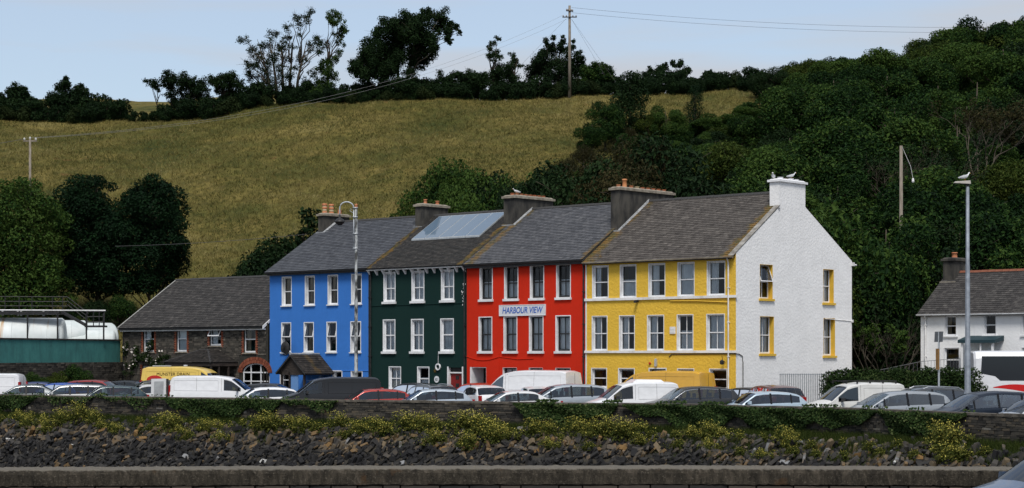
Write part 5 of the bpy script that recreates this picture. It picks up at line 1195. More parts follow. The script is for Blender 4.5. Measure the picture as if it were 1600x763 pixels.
# hedge along the ridge
hs = [make_tree_meshes(421, 2.6, 1.9, .1, 10, 2600, .27, 'dark'), make_tree_meshes(422, 2.3, 1.8, .1, 10, 2600, .25, 'hedge'), make_tree_meshes(423, 2.8, 1.7, .1, 10, 2600, .25, 'dark')]
g = random.Random(88); px = -60
while px < 1290:
    for row in (0, 1):
        Y = 250.2 + row*2.4 + g.uniform(-.4,.4); x = px + row*10 + g.uniform(-5,5); X = (x-800)/F*Y
        sc = g.uniform(.7, 1.05) * np.interp(x, [-60,200,205,255,300,420,560,700,800,940,1000,1160,1300], [1.4,1.3,.9,.85,1.35,1.2,1.0,1.05,1.1,1.1,1.1,1.15,1.3]) * (1.15 if row else .85)
        if 205 < x < 255 and row: continue
        i = g.choices((0,1,2), (3,1.2,2.5))[0]
        place_tree('hedge_shrub', ['dark shrub in the hedge along the top of the field','greener shrub in the hedge along the top of the field','dark shrub in the hedge along the top of the field'][i], 'shrub', hs[i], (X, Y, hz1(X,Y)-.25), g.uniform(0,6), sc*.98, ['dark hedge shrubs','green hedge shrubs','dark hedge shrubs'][i])
    px += 19

# --- the big dark evergreens left
def px_lobes(base_px, Y, z0, clumps, g, depth):
    s = F/Y; return [((px-base_px)/s + g.gauss(0,.12), sg*g.uniform(.25, 1)*depth, CAMZ+(HZ-py)/s - z0 + g.gauss(0,.12), r/s*g.uniform(.8,1.08)) for px, py, r in clumps for sg in (-1, 1)]
def evergreen(name, label, base_px, Y, clumps, nleaf, leaf, seed, depth=2.2, lsize=.24):
    g = random.Random(seed); X = (base_px-800)/F*Y; z0 = hz1(X, Y); lob = px_lobes(base_px, Y, z0, clumps, g, depth)
    ms = make_tree_meshes(seed, max(l[2] for l in lob), 3, 1, 0, nleaf, lsize, leaf, lob, trunk_r=.14)
    return place_tree(name, label, 'tree', ms, (X, Y, z0))
evergreen('spreading_evergreen', 'broad near-black evergreen on the field above the white tanks', 150, 150, [(112,312,22),(130,298,22),(147,285,12),(100,330,16),(128,330,30),(150,320,28),(168,290,10),(158,345,36),(120,365,32),(105,350,22),(135,395,34),(165,400,36),(112,405,26),(150,425,28),(178,365,30),(180,425,24),(120,440,26),(150,450,26),(178,448,22),(102,425,20)], 36000, 'cypress', 431, 2.6, .24)
evergreen('clipped_evergreen', 'dense near-black evergreen with domed crown right of the broad one', 235, 151, [(215,310,18),(232,296,16),(248,292,14),(262,305,18),(272,325,18),(200,330,22),(225,325,26),(250,335,28),(275,350,18),(280,380,16),(282,395,14),(225,365,32),(255,380,32),(205,395,28),(235,410,30),(265,410,22),(215,435,22),(195,365,26),(240,440,22),(200,445,20),(262,430,16)], 36000, 'cypress', 432, 2.6, .24)
evergreen('leafy_evergreen', 'large dark leafy tree rising behind the storage tanks', 38, 144, [(30,300,18),(45,290,12),(10,305,22),(60,312,20),(78,320,16),(20,335,32),(55,345,32),(85,345,20),(10,370,32),(45,380,34),(78,378,24),(15,415,34),(50,420,34),(80,415,22),(20,455,34),(60,452,30),(88,440,18),(-15,340,30),(-15,400,34),(-10,450,34),(90,470,16),(40,480,26),(10,485,26),(70,480,18)], 32000, 'mid', 433, 2.4, .27)
for px, Y, sc, i in ((115,146,.7,2),(150,147,.75,2),(185,147.5,.7,0),(130,144,.55,1),(210,148,.6,2)):
    X = (px-800)/F*Y; place_tree('field_foot_bush', 'low bramble bush at the foot of the near-black evergreens', 'bush', sh[i], (X, Y, hz1(X,Y)-.3), px, sc, 'bramble bushes under the evergreens')

# --- ivy on the sea wall
def ivy_patch(px0, px1, zlo, n, seed, over=.05, label='glossy green ivy'):
    g = np.random.default_rng(seed); s0, s1 = wall_s_px(px0), wall_s_px(px1); Vc, Nn = [], []
    k = 0
    gg = random.Random(seed); ph = gg.random()*6
    while k < n:
        s = gg.uniform(s0, s1); e = min(s-s0, s1-s)/(s1-s0)
        zmin = zlo + .25*math.sin(s*1.3+ph) + .18*math.sin(s*3.1+ph*2); zmin = zmin + (.9-zmin)*max(0, 1-e*9)
        z = zmin + (.93-zmin)*gg.random()**.8
        if gg.random() < over*2.2 and math.sin(s*.9+ph)+math.sin(s*2.3) > .35: z = gg.uniform(.9, 1.05)
        q, nr = wall_at(s); out = .1 + .12*gg.random() + .08*math.sin(s*2.2+z*5)
        if z > .98: out = gg.uniform(-.35, .18)
        Vc.append((q.x+nr.x*out, q.y+nr.y*out, z + (gg.uniform(.02,.09) if z > .98 else 0))); Nn.append((nr.x, nr.y, .55)); k += 1
    c = np.array(Vc); nrm = np.array(Nn) + g.normal(0, .55, (n,3)); nrm /= np.linalg.norm(nrm, axis=1)[:,None]
    a = np.cross(nrm, g.normal(size=(n,3))); a /= np.linalg.norm(a, axis=1)[:,None]; b = np.cross(nrm, a); s_ = g.uniform(.06, .14, n)[:,None]
    V = np.stack([c-a*s_*.5, c-b*s_*.42, c+a*s_*.5, c+b*s_*.42], 1).reshape(-1,3)
    col = np.repeat(g.uniform(.1, .95, n), 4)
    o = link('ivy', np_mesh('ivy', V, np.arange(4*n).reshape(-1,4), LEAF['ivy'], col)); return tag(o, label, 'ivy')
ivy_patch(-70, 62, .15, 4200, 501, label='ivy on the sea wall below the white van and grey saloon')
ivy_patch(62, 262, .72, 1500, 507, label='thin trailing ivy on the sea wall below the silver estate')
ivy_patch(262, 442, .12, 6000, 502, label='thick ivy hanging on the sea wall under the white panel van')
ivy_patch(442, 530, .72, 1000, 503, label='thin fringe of ivy along the coping under the black van')
ivy_patch(806, 968, .18, 6000, 504, .16, label='thick ivy clump on the sea wall below the red house')
ivy_patch(978, 1370, .1, 14500, 505, .07, label='longest mat of ivy on the sea wall below the yellow house')
ivy_patch(1375, 1512, .2, 4600, 506, label='ivy on the sea wall below the tall steel lamp post')

# --- weeds with yellow flowers and grass on the bank
def weed_meshes(seed, w, h, nl, nf):
    g = random.Random(seed); mb = MB(); tips = []
    for i in range(46):
        a, r = g.uniform(0, 6.28), abs(g.gauss(0, .5)); b = Vector((r*w*math.cos(a)*.8, r*.4*math.sin(a), -.05)); e = b + Vector((g.gauss(0,.16), g.gauss(0,.12)-.05, h*g.uniform(.45,1)*(1-.25*r)))
        mb.tube([b, b.lerp(e,.5)+Vector((g.gauss(0,.03),0,0)), e], [.008,.006,.003], 3, False); tips.append((b, e))
    gn = np.random.default_rng(seed)
    def quads(c, size, jit, upb):
        n = len(c); nrm = gn.normal(size=(n,3))*jit + np.array([0,-.5,upb]); nrm /= np.linalg.norm(nrm,axis=1)[:,None]; a = np.cross(nrm, gn.normal(size=(n,3))); a /= np.linalg.norm(a,axis=1)[:,None]; b = np.cross(nrm,a); s_ = (size*gn.uniform(.5,1.4,n))[:,None]
        return np.stack([c-a*s_, c-b*s_*.5, c+a*s_, c+b*s_*.5],1).reshape(-1,3), np.arange(4*n).reshape(-1,4), np.repeat(gn.uniform(0,1,n),4)
    lc = np.array([b.lerp(e, g.uniform(.1,.95))+Vector((g.gauss(0,.09),g.gauss(0,.09),g.gauss(0,.05))) for b,e in [g.choice(tips) for _ in range(nl)]])
    fc = np.array([e+Vector((g.gauss(0,.08),g.gauss(0,.08)-.03,g.uniform(-.16,.05))) for b,e in [g.choice(tips) for _ in range(nf)]])
    return mb.mesh('stems', LEAF['weed']), np_mesh('leaves', *quads(lc,.055,.8,.6)[:2], LEAF['weed'], quads(lc,.055,.8,.6)[2]), np_mesh('flowers', *quads(fc,.026,.6,.7)[:2], LEAF['flower'], np.repeat(gn.uniform(0,1,nf),4))
WV = [weed_meshes(521, .9, .85, 1000, 320), weed_meshes(522, .7, 1.0, 950, 380), weed_meshes(523, 1.1, .7, 1100, 310), weed_meshes(524, .8, .6, 900, 60)]
g = random.Random(14)
wl_ = [(45,.5,1,2),(70,.7,1.05,0),(95,.7,1.1,2),(118,.6,1.2,0),(140,.6,1.2,1),(165,.6,1.1,0),(185,.8,.9,2),(205,.9,.8,3),(235,.6,.9,3),(275,.6,1,0),(295,.7,1.15,1),(310,.9,.9,2),(345,.8,1,0),(362,.9,.9,2),(395,.6,.8,3),(425,.5,1.2,0),(445,.6,1.25,1),(468,.6,1.2,2),(490,.7,1.1,0),(515,.6,1.0,3),(545,.5,1.05,1),(600,.7,1.1,0),(622,.6,1.15,2),(645,.6,1.1,1),(668,.6,1.1,0),(690,.6,1.0,1),(715,1.0,.9,3),(735,.6,1.2,1),(752,.5,1.35,1),(772,.7,1.3,0),(790,.9,1.15,0),(812,.9,1.0,2),(850,.8,.9,1),(872,.7,1.0,0),(895,.8,.8,3),(915,.6,1.0,1),(940,.5,1.15,0),(965,.5,1.2,1),(990,.6,1.15,1),(1012,.7,1.1,0),(1035,.8,.8,3),(1075,.7,.9,3),(1100,.6,1.0,2),(1125,.6,1.1,0),(1150,.6,1.0,2),(1180,.7,.9,3),(1215,.7,.8,3),(1250,.7,.9,1),(1265,.8,.9,0),(1300,.7,.8,3),(1345,.8,.8,3),(1390,.8,.75,3),(1430,.8,.8,3),(1495,.4,1.2,1),(1515,.6,1.2,1),(1530,.9,1.15,0),(1545,.8,1.0,3),(1570,.7,.9,3),(20,.6,.9,3),(105,1.2,.9,2),(215,1.3,.8,0),(260,1.1,.8,3),(330,1.2,.85,3),(380,1.25,.9,2),(560,1.1,.9,3),(580,1.0,.9,0),(705,1.25,.9,1),(760,1.35,1.05,0),(800,1.3,.95,1),(885,1.2,.8,2),(950,1.2,.85,3),(1025,1.2,.8,2),(1090,1.2,.9,3),(1140,1.25,.9,2),(1195,1.2,.8,3),(1235,1.3,.8,2),(1280,1.2,.85,3),(1320,1.2,.8,3),(1365,1.25,.8,3),(1415,1.2,.8,3),(1470,1.1,.8,3)]
for px, d, sc, i in wl_:
    s = wall_s_px(px); q, nr = bank(s, d+.18+g.uniform(-.12,.3)); yl = i != 3
    t = thing('flowering_weed' if yl else 'leafy_weed', 'straggly weed with yellow flowers growing on the rock bank' if yl else 'green leafy weed with few flowers on the rock bank', 'weed', q, math.atan2(nr.y, nr.x)+math.pi/2+g.uniform(-.4,.4), 'yellow flowering weeds on the bank' if yl else 'green weeds on the bank')
    t.scale = (sc, sc, sc*g.uniform(.85,1.1))
    for n_, m_ in zip(('stems','leaves','flowers'), WV[i]): link(n_, m_, t, 'stuff' if n_ != 'stems' else None)
gp = []
gg = random.Random(15)
for _ in range(20000):
    s = gg.uniform(s_a, s_b); q0, _n = wall_at(s); px = 800+F*q0.x/q0.y
    dm = 1.15 + .4*math.sin(s*.8) + (.7 if 1050 < px < 1450 else 0)
    d = abs(gg.gauss(.15, .42*dm)); q, nr = bank(s, d); gp.append((q.x, q.y, q.z))
Vg, Fg, cg = blades('b', np.array(gp), .12, .38, .012, 16, .4, 4)
o = link('bank_grass', np_mesh('bank_grass', Vg, Fg, LEAF['grass'], cg)); o['kind'] = 'stuff'; tag(o, 'green grass growing along the foot of the sea wall', 'grass')

# climbing rose on the stone house
g = random.Random(61); tl = t_of(192)
ro = thing('climbing_rose', 'climbing rose with white flowers trained on the stone house', 'climber', terrace_pt(tl), HROT)
lob = []; stemmb = MB(); br_ = [[(.5,.1),(.55,1.8),(.35,3.2),(.7,4.05)],[(.6,.1),(1.0,2.0),(1.9,2.8),(2.6,2.95),(3.4,3.1)],[(2.8,2.9),(3.6,2.7),(4.6,3.0),(5.2,3.0)],[(2.3,2.9),(3.2,3.6),(3.4,4.2)],[(1.3,2.4),(1.9,3.3),(1.75,3.7)],[(3.0,2.7),(4.2,2.3),(5.2,2.4)]]
for br1 in br_:
    stemmb.tube([(x, -.08, z) for x, z in br1], [.025]*(len(br1)-1)+[.01], 5)
    for (xa, za), (xb, zb) in zip(br1[:-1], br1[1:]):
        for i in range(7): t_ = i/7; lob.append((xa+(xb-xa)*t_+g.gauss(0,.12), -.12, za+(zb-za)*t_+g.gauss(0,.12), g.uniform(.1,.26)))
stemmb.build('stems', BARK, ro); V, Fa, col = leaf_cloud([l for l in lob if l[2] > 1.6], 3600, .11, 62); link('leaves', np_mesh('leaves', V, Fa, LEAF['ivy'], col), ro)
V, Fa, col = leaf_cloud([(x, y-.1, z, r*1.1) for x,y,z,r in lob if z > 2.2 and x < 4.5], 75, .17, 63, 0, .95, .95); link('flowers', np_mesh('flowers', V, Fa, LEAF['rose'], col), ro, 'stuff')

# ------------------------------------------------------------------ vehicles
PAINT = {}
def paint(c, metal=.35, rough=.32):
    k = (c, metal)
    if k in PAINT: return PAINT[k]
    m, n, l, b = nodes_of('car_paint'); b.inputs['Metallic'].default_value = metal; b.inputs['Roughness'].default_value = rough; b.inputs['Coat Weight'].default_value = .6 if max(c) > .05 else .12; b.inputs['Coat Roughness'].default_value = .06
    r = ramp(n, [(.35, tuple(x*.86 for x in c)), (.7, c)]); l.new(noise(n, l, coords(n, l, (1,1,2)), 2.2, 5, .7), r.inputs['Fac']); l.new(r.outputs['Color'], b.inputs['Base Color'])
    PAINT[k] = m; return m
M['carglass'] = glass_mat('car_glass', (.30,.36,.38), .01, 1.75)
M['gloss'] = mat('gloss_black', (.005,.005,.006), None, rough=.3)
M['cabin'] = mat('cabin_trim', (.03,.03,.032), (.05,.05,.05), 3, .9)
M['tyre'] = M['rubber']; M['alloy'] = mat('alloy_wheel', (.35,.36,.37), None, rough=.35, metal=.7)
M['chrome'] = mat('bright_trim', (.6,.62,.64), None, rough=.2, metal=.8)
M['lamp_clear'] = glass_mat('headlamp', None, .05, 1.5, (.55,.58,.6)); M['lamp_red'] = glass_mat('tail_lamp', None, .1, 1.5, (.28,.01,.01))
M['seat'] = mat('seat_cloth', (.035,.035,.04), (.06,.06,.06), 4, .95)

STYLES = {  # roof line: (fraction from nose, height); window spans as fractions; proportions
 'hatch':  dict(L=4.45, W=1.78, H=1.46, top=[(0,.5),(.02,.66),(.10,.76),(.26,.93),(.42,1.385),(.50,1.445),(.64,1.46),(.80,1.41),(.88,1.33),(.965,1.0),(.985,.9),(1,.55)], belt=[(0,.6),(.26,.90),(.95,1.0)], ws=(.265,.425), rs=(.87,.965), side=[(.30,.565),(.585,.78),(.795,.875)]),
 'sedan':  dict(L=4.8, W=1.82, H=1.45, top=[(0,.5),(.02,.68),(.10,.78),(.27,.94),(.42,1.37),(.50,1.435),(.62,1.45),(.72,1.41),(.87,1.06),(.975,1.0),(.99,.88),(1,.55)], belt=[(0,.6),(.27,.91),(.95,1.0)], ws=(.275,.425), rs=(.73,.865), side=[(.30,.535),(.555,.75)]),
 'estate': dict(L=4.7, W=1.82, H=1.48, top=[(0,.5),(.02,.68),(.10,.78),(.26,.95),(.40,1.40),(.48,1.46),(.62,1.48),(.86,1.44),(.92,1.36),(.975,1.02),(.985,.9),(1,.55)], belt=[(0,.6),(.26,.92),(.95,1.0)], ws=(.265,.405), rs=(.905,.975), side=[(.29,.515),(.535,.72),(.738,.885)]),
 'suv':    dict(L=4.7, W=1.88, H=1.68, top=[(0,.6),(.02,.82),(.10,.95),(.26,1.10),(.40,1.57),(.48,1.655),(.62,1.68),(.82,1.63),(.90,1.54),(.965,1.18),(.985,1.05),(1,.65)], belt=[(0,.7),(.26,1.07),(.95,1.17)], ws=(.265,.405), rs=(.885,.96), side=[(.30,.54),(.56,.745),(.763,.87)]),
 'mpv':    dict(L=4.7, W=1.84, H=1.65, top=[(0,.55),(.02,.78),(.08,.9),(.18,1.02),(.37,1.53),(.46,1.62),(.60,1.65),(.84,1.60),(.92,1.48),(.975,1.1),(.985,1.0),(1,.6)], belt=[(0,.7),(.2,.99),(.95,1.1)], ws=(.19,.375), rs=(.905,.97), side=[(.225,.31),(.325,.53),(.55,.745),(.765,.89)]),
 'smallvan': dict(L=4.5, W=1.82, H=1.86, top=[(0,.55),(.02,.82),(.08,.95),(.20,1.10),(.36,1.68),(.44,1.80),(.56,1.86),(.92,1.84),(.965,1.76),(.985,1.3),(.99,1.0),(1,.6)], belt=[(0,.7),(.2,1.06),(.97,1.10)], ws=(.205,.365), rs=None, side=[(.27,.475)], van=True),
 'midvan': dict(L=5.1, W=1.95, H=1.98, top=[(0,.6),(.015,.9),(.07,1.05),(.17,1.22),(.315,1.80),(.38,1.90),(.5,1.97),(.92,1.96),(.97,1.88),(.988,1.4),(.992,1.0),(1,.6)], belt=[(0,.7),(.17,1.16),(.97,1.2)], ws=(.175,.32), rs=None, side=[(.22,.40)], van=True),
 'bigvan': dict(L=5.9, W=2.02, H=2.42, top=[(0,.6),(.015,.95),(.07,1.15),(.14,1.32),(.255,2.0),(.31,2.24),(.42,2.38),(.55,2.42),(.93,2.40),(.975,2.32),(.99,1.6),(.994,1.0),(1,.6)], belt=[(0,.8),(.14,1.25),(.97,1.3)], ws=(.145,.26), rs=None, side=[(.18,.32)], van=True),
}
PLACED = []
def corners(loc, a, L, W, m=0.0):
    c, s_ = math.cos(a), math.sin(a); return [(loc.x+c*x-s_*y, loc.y+s_*x+c*y) for x, y in ((L/2+m,W/2+m),(-L/2-m,W/2+m),(-L/2-m,-W/2-m),(L/2+m,-W/2-m))]
def overlap(A, B):
    for P_ in (A, B):
        for i in range(4):
            ax = (P_[(i+1)%4][1]-P_[i][1], P_[i][0]-P_[(i+1)%4][0]); pa = [q[0]*ax[0]+q[1]*ax[1] for q in A]; pb = [q[0]*ax[0]+q[1]*ax[1] for q in B]
            if max(pa) <= min(pb) or max(pb) <= min(pa): return False
    return True
def behind_wall(q):
    for a, b in zip(WL[:-1], WL[1:]):
        d = b-a; L2 = d.length; t = ((q[0]-a.x)*d.x + (q[1]-a.y)*d.y)/L2/L2
        if -.05 <= t <= 1.05 and ((q[0]-a.x)*(-d.y) + (q[1]-a.y)*d.x)/L2 < .75: return False
    return True
def find_space(loc, a, L, W, px):
    """slide back along the sight line until the vehicle clears the wall and its neighbours"""
    Y = loc.y
    for i in range(200):
        q = Vector(((px-800)/F*Y, Y, 0)); c = corners(q, a, L, W, .12)
        if all(behind_wall(p) for p in c) and not any(overlap(c, o) for o in PLACED): break
        Y += .1
    PLACED.append(corners(q, a, L, W)); return q
def vehicle(name, label, style, colour, px, s, heading, cat='car', metal=.35, hscale=1.0, rails=None, trim=False, mirror=True, group=None, at=None):
    st = STYLES[style]; L, W = st['L'], st['W']; van = st.get('van', False)
    Y = F/s; loc = Vector(((px-800)/s, Y, 0)) if at is None else Vector(at)
    if at is None: loc = find_space(loc, R(heading), L, W, px)
    root = thing(name, label, cat, loc, R(heading), group); root.scale = (1, 1, hscale)
    tf, tz = zip(*st['top']); bf, bz = zip(*st['belt'])
    tumble = .10 if van else .33
    def sect(f):
        wb = W/2*(1 - .20*max(0, (.13-f)/.13)**2 - .10*max(0, (f-.88)/.12)**2); zt = float(np.interp(f, tf, tz)); zb = min(float(np.interp(f, bf, bz)), zt-.03)
        we = max(.3, wb*.965 - tumble*(zt-zb))
        cam_ = .035 if not van else .05
        return [(0,.24),(wb*.86,.22),(wb*.97,.34),(wb,.62 if zb > .7 else zb*.7),(wb*.985,zb-.06 if zb > .6 else zb*.9),(wb*.965,zb),(we+.012,zt-.045),(we-.03,zt-.012),(we*.7,zt+cam_*.5),(0,zt+cam_)]
    # loft; glass areas are left open so the cabin shows
    fs = sorted({0,.006,.02,.05,.09,.13,.17,.21,.25,.29,.33,.37,.41,.45,.5,.55,.6,.65,.7,.74,.78,.82,.86,.9,.93,.955,.975,.99,1, *[x for p in st['side'] for x in p], *st['ws'], *(st['rs'] or ())})
    wins = st['side']; ws, rs = st['ws'], st['rs']
    mb = MB(); pil = {}; secs = [sect(f) for f in fs]; X = [L*(.5-f) for f in fs]
    def lerp(a, b, t): return (a[0]+(b[0]-a[0])*t, a[1]+(b[1]-a[1])*t)
    for i in range(len(fs)-1):
        fm = (fs[i]+fs[i+1])/2; A, B = secs[i], secs[i+1]
        inw = any(p <= fm <= q for p, q in wins); inws = ws[0] <= fm <= ws[1]; inrs = rs and rs[0] <= fm <= rs[1]
        for sg in (1, -1):
            for j in range(9):
                a0, a1, b0, b1 = A[j], A[j+1], B[j], B[j+1]
                def q3(p, xx): return (xx, sg*p[0], p[1])
                if j == 5 and inw and (a1[1]-a0[1] > .1 or b1[1]-b0[1] > .1):
                    for t0, t1 in ((0,.07),(.90,1)):
                        mb.quad(q3(lerp(a0,a1,t0),X[i]), q3(lerp(b0,b1,t0),X[i+1]), q3(lerp(b0,b1,t1),X[i+1]), q3(lerp(a0,a1,t1),X[i]))
                    continue
                if j >= 7 and (inws or inrs): continue
                if j == 5 and not van and wins[0][0] < fm < wins[-1][1]:
                    pil.setdefault((sg, sum(fm > w_[1] for w_ in wins)), MB()).quad(q3(a0,X[i]), q3(b0,X[i+1]), q3(b1,X[i+1]), q3(a1,X[i])); continue
                mb.quad(q3(a0,X[i]), q3(b0,X[i+1]), q3(b1,X[i+1]), q3(a1,X[i]))
    for k_, f in ((0, 0), (-1, 1)):
        s_ = secs[k_]; xx = X[k_]; mb.poly([(xx, p[0], p[1]) for p in s_] + [(xx, -p[0], p[1]) for p in s_[-2:0:-1]])
    me = mb.mesh('body', paint(colour, metal), True)
    bm = bmesh.new(); bm.from_mesh(me); bmesh.ops.remove_doubles(bm, verts=bm.verts, dist=.0008); bmesh.ops.recalc_face_normals(bm, faces=bm.faces); bm.to_mesh(me); bm.free()
    me.set_sharp_from_angle(angle=R(38)); body = link('body', me, root)
    for p_ in pil.values(): p_.build('pillar_trim', M['gloss'], root)
    # glass
    for p, q in wins:
        ff = [p, *[f for f in fs if p < f < q], q]
        for sg in (1, -1):
            g_ = MB(); pts = []
            for f in ff:
                sc_ = sect(f); a, b = sc_[5], sc_[6]; xx = L*(.5-f); pts.append([(xx, sg*(lerp(a,b,t)[0]-.008), lerp(a,b,t)[1]) for t in (.05,.5,.92)])
            g_.grid(pts); g_.build('side_window', M['carglass'], root, True)
            if trim and sg == -1 or trim and sg == 1:
                tb_ = MB(); tb_.tube([(r_[2][0], r_[2][1]+sg*.012, r_[2][2]) for r_ in pts], .012, 4); tb_.build('window_trim', M['chrome'], root)
    for nm, span in (('windscreen', ws), ('rear_window', rs)):
        if not span: continue
        ff = [span[0], *[f for f in fs if span[0] < f < span[1]], span[1]]; g_ = MB(); pts = []
        for f in ff:
            sc_ = sect(f); e = [sc_[7], sc_[8], sc_[9]]; xx = L*(.5-f); half = [(xx, p_[0], p_[1]-.006) for p_ in e]; pts.append([(x_, -y_, z_) for x_, y_, z_ in half] + half[-2::-1])
        g_.grid(pts); g_.build(nm, M['carglass'], root, True)
    # cabin: floor tub, seats, dash, steering wheel
    zb0 = float(np.interp(.5, bf, bz)); cb = MB(); f0, f1 = ws[0]+.03, (wins[-1][1] if not van else wins[0][1]+.04)
    cb.box(L*(.5-f1), L*(.5-f0), -W*.43, W*.43, .32, .5); cb.hexa([(L*(.5-f0-.07),-W*.43,.5),(L*(.5-f0),-W*.43,.5),(L*(.5-f0),W*.43,.5),(L*(.5-f0-.07),W*.43,.5),(L*(.5-f0-.05),-W*.43,zb0-.06),(L*(.5-f0),-W*.43,zb0-.1),(L*(.5-f0),W*.43,zb0-.1),(L*(.5-f0-.05),W*.43,zb0-.06)])
    if van: cb.box(L*(.5-f1)-.04, L*(.5-f1), -W*.44, W*.44, .5, float(np.interp(f1, tf, tz))-.08)
    cb.build('cabin_lining', M['cabin'], root)
    rowsx = [wins[0][0]+.19] + ([] if van else [wins[1][0]+.15])
    for fx_ in rowsx:
        for sg in (-1, 1):
            sb = MB(); x_ = L*(.5-fx_); y_ = sg*W*.21
            sb.box(x_-.02, x_+.45, y_-.23, y_+.23, .42, .58); sb.hexa([(x_-.08,y_-.23,.5),(x_+.06,y_-.23,.5),(x_+.06,y_+.23,.5),(x_-.08,y_+.23,.5),(x_-.2,y_-.2,zb0+.1),(x_-.1,y_-.2,zb0+.1),(x_-.1,y_+.2,zb0+.1),(x_-.2,y_+.2,zb0+.1)]); sb.box(x_-.22, x_-.13, y_-.12, y_+.12, zb0+.12, zb0+.29)
            sb.build('seat', M['seat'], root)
    # wheels
    wr = .33 if not van else .35
    for f in (.185, .80):
        for sg in (1, -1):
            wb_ = MB(); x_ = L*(.5-f); y_ = sg*(W/2-.09); mm = lambda x, y, z, x_=x_, y_=y_, sg=sg: (x_+x, y_+sg*z, wr+y)
            wb_.lathe([(wr*.66,-.1),(wr*.95,-.105),(wr,-.07),(wr,.07),(wr*.95,.105),(wr*.66,.1)], (0,0,0), 18, mm); wh = wb_.build('wheel', M['tyre'], root, True)
            rb = MB(); rb.lathe([(wr*.64,.06),(wr*.64,.104),(wr*.5,.09),(wr*.16,.1),(.02,.11)], (0,0,0), 10, mm); rb.build('rim', M['alloy'], wh, True)
    # mirrors, lamps, rails
    if mirror:
        for sg in (1, -1):
            mm_ = MB(); f = wins[0][0]+.035; sc_ = sect(f); x_ = L*(.5-f); y_ = sg*(sc_[5][0]); z_ = sc_[5][1]
            mm_.hexa([(x_-.05,y_+sg*.05,z_+.04),(x_+.07,y_+sg*.05,z_+.04),(x_+.05,y_+sg*.25,z_+.05),(x_-.05,y_+sg*.25,z_+.05),(x_-.05,y_+sg*.05,z_+.19),(x_+.05,y_+sg*.05,z_+.19),(x_+.03,y_+sg*.24,z_+.18),(x_-.05,y_+sg*.24,z_+.18)]); mm_.tube([(x_,y_-sg*.04,z_+.02),(x_,y_+sg*.1,z_+.08)], .025, 5)
            mm_.build('door_mirror', M['black'] if van else paint(colour, metal), root)
    for sg in (1, -1):
        h_ = MB(); zz = float(np.interp(.05, tf, tz)); h_.hexa([(L*.485,sg*W*.24,zz-.16),(L*.44,sg*W*.42,zz-.16),(L*.40,sg*W*.46,zz-.14),(L*.46,sg*W*.24,zz-.14),(L*.47,sg*W*.24,zz-.03),(L*.43,sg*W*.415,zz-.05),(L*.39,sg*W*.45,zz-.05),(L*.45,sg*W*.24,zz-.02)]); h_.build('headlight', M['lamp_clear'], root)
        h_ = MB(); zz = float(np.interp(.96, bf, bz)); h_.box(-L*.498, -L*.47, sg*W*.36 if sg > 0 else -W*.46, sg*W*.46 if sg > 0 else -W*.36, zz-.28, zz-.02 if not van else zz+.3); h_.build('tail_light', M['lamp_red'], root)
    if rails:
        for sg in (1, -1):
            rb = MB(); f_ = np.linspace(.47, .86, 9); pts = []
            for i_, f in enumerate(f_):
                sc_ = sect(f); pts.append((L*(.5-f), sg*(sc_[7][0]-.03), sc_[7][1] + (.065 if 0 < i_ < 8 else .0)))
            rb.tube(pts, .018, 6); rb.build('roof_rail', rails, root)
    if van:
        for sg in (1, -1):     # pressed side panel outline and door seams
            sm = MB(); fa, fb_ = wins[0][1]+.06, .93; n_ = 14
            def sp(f, t): sc_ = sect(f); a, b = sc_[5], sc_[6]; c_ = lerp(a, b, t); return (L*(.5-f), sg*(c_[0]+.004), c_[1])
            for t in (.04, .80):
                sm.tube([sp(fa+(fb_-fa)*i/n_, t) for i in range(n_+1)], .009, 4)
            sm.tube([sp(fa, .04+.76*i/4) for i in range(5)], .009, 4); sm.tube([sp(fb_, .04+.76*i/4) for i in range(5)], .009, 4)
            sm.build('pressed_panel', paint(tuple(x*.8 for x in colour), metal), root)
            for f in (wins[0][1]+.025, (wins[0][1]+.98)/2):
                se = MB(); se.tube([sp(f, -.0+1.0*i/6) for i in range(7)], .005, 4); se.build('door_seam', M['black'], root)
        sm = MB(); zt_ = float(np.interp(.93, tf, tz)); xr = lambda z: -L*(.5-(1-float(np.interp(z, [.6,1.0,tz[-4],tz[-5],tz[-6]], [1,tf[-2],tf[-3],tf[-4],tf[-5]]))))-.006
        zz_ = np.linspace(.6, zt_-.12, 8); sm.tube([(xr(z), 0, z) for z in zz_], .008, 4); sm.build('rear_door_seam', M['black'], root)
    root['_van'] = 0; del root['_van']
    return root, sect, L, W

WHT, BLK = (.72,.73,.75), (.003,.0033,.0045)
# front row, parked in echelon behind the sea wall
HD = 200
vehicle('parked_car', 'grey saloon behind the left end of the sea wall below the white van', 'sedan', (.16,.18,.19), 36, 28.2, 191)
vehicle('parked_car', 'silver estate with pale roof edge beside the grey saloon', 'estate', (.5,.5,.49), 106, 29.0, 193, trim=True)
vehicle('parked_car', 'dark teal hatchback between the silver estate and the white panel van', 'hatch', (.02,.045,.055), 166, 30.0, 195)
vehicle('parked_car', 'white hatchback in front of the white panel van bonnet', 'hatch', WHT, 406, 31.6, 195, metal=0)
vehicle('parked_car', 'red hatchback behind the sea wall in front of the green house', 'hatch', (.33,.025,.015), 576, 32.6, 195, hscale=.985)
vehicle('parked_car', 'silver-blue hatchback behind the sea wall between the red and white hatchbacks', 'hatch', (.40,.46,.52), 666, 33.4, 194)
vehicle('parked_car', 'low white saloon with dark windows in front of the white high-roof van', 'sedan', (.66,.67,.68), 796, 34.3, 195, metal=.1, hscale=.97)
vehicle('parked_car', 'silver people carrier in front of the red and yellow house boundary', 'mpv', (.36,.40,.44), 880, 34.2, 195, hscale=1.02)
vehicle('parked_car', 'dark grey sports utility car with bright window trim before the yellow house', 'suv', (.035,.037,.04), 1076, 35.4, 194, trim=True)
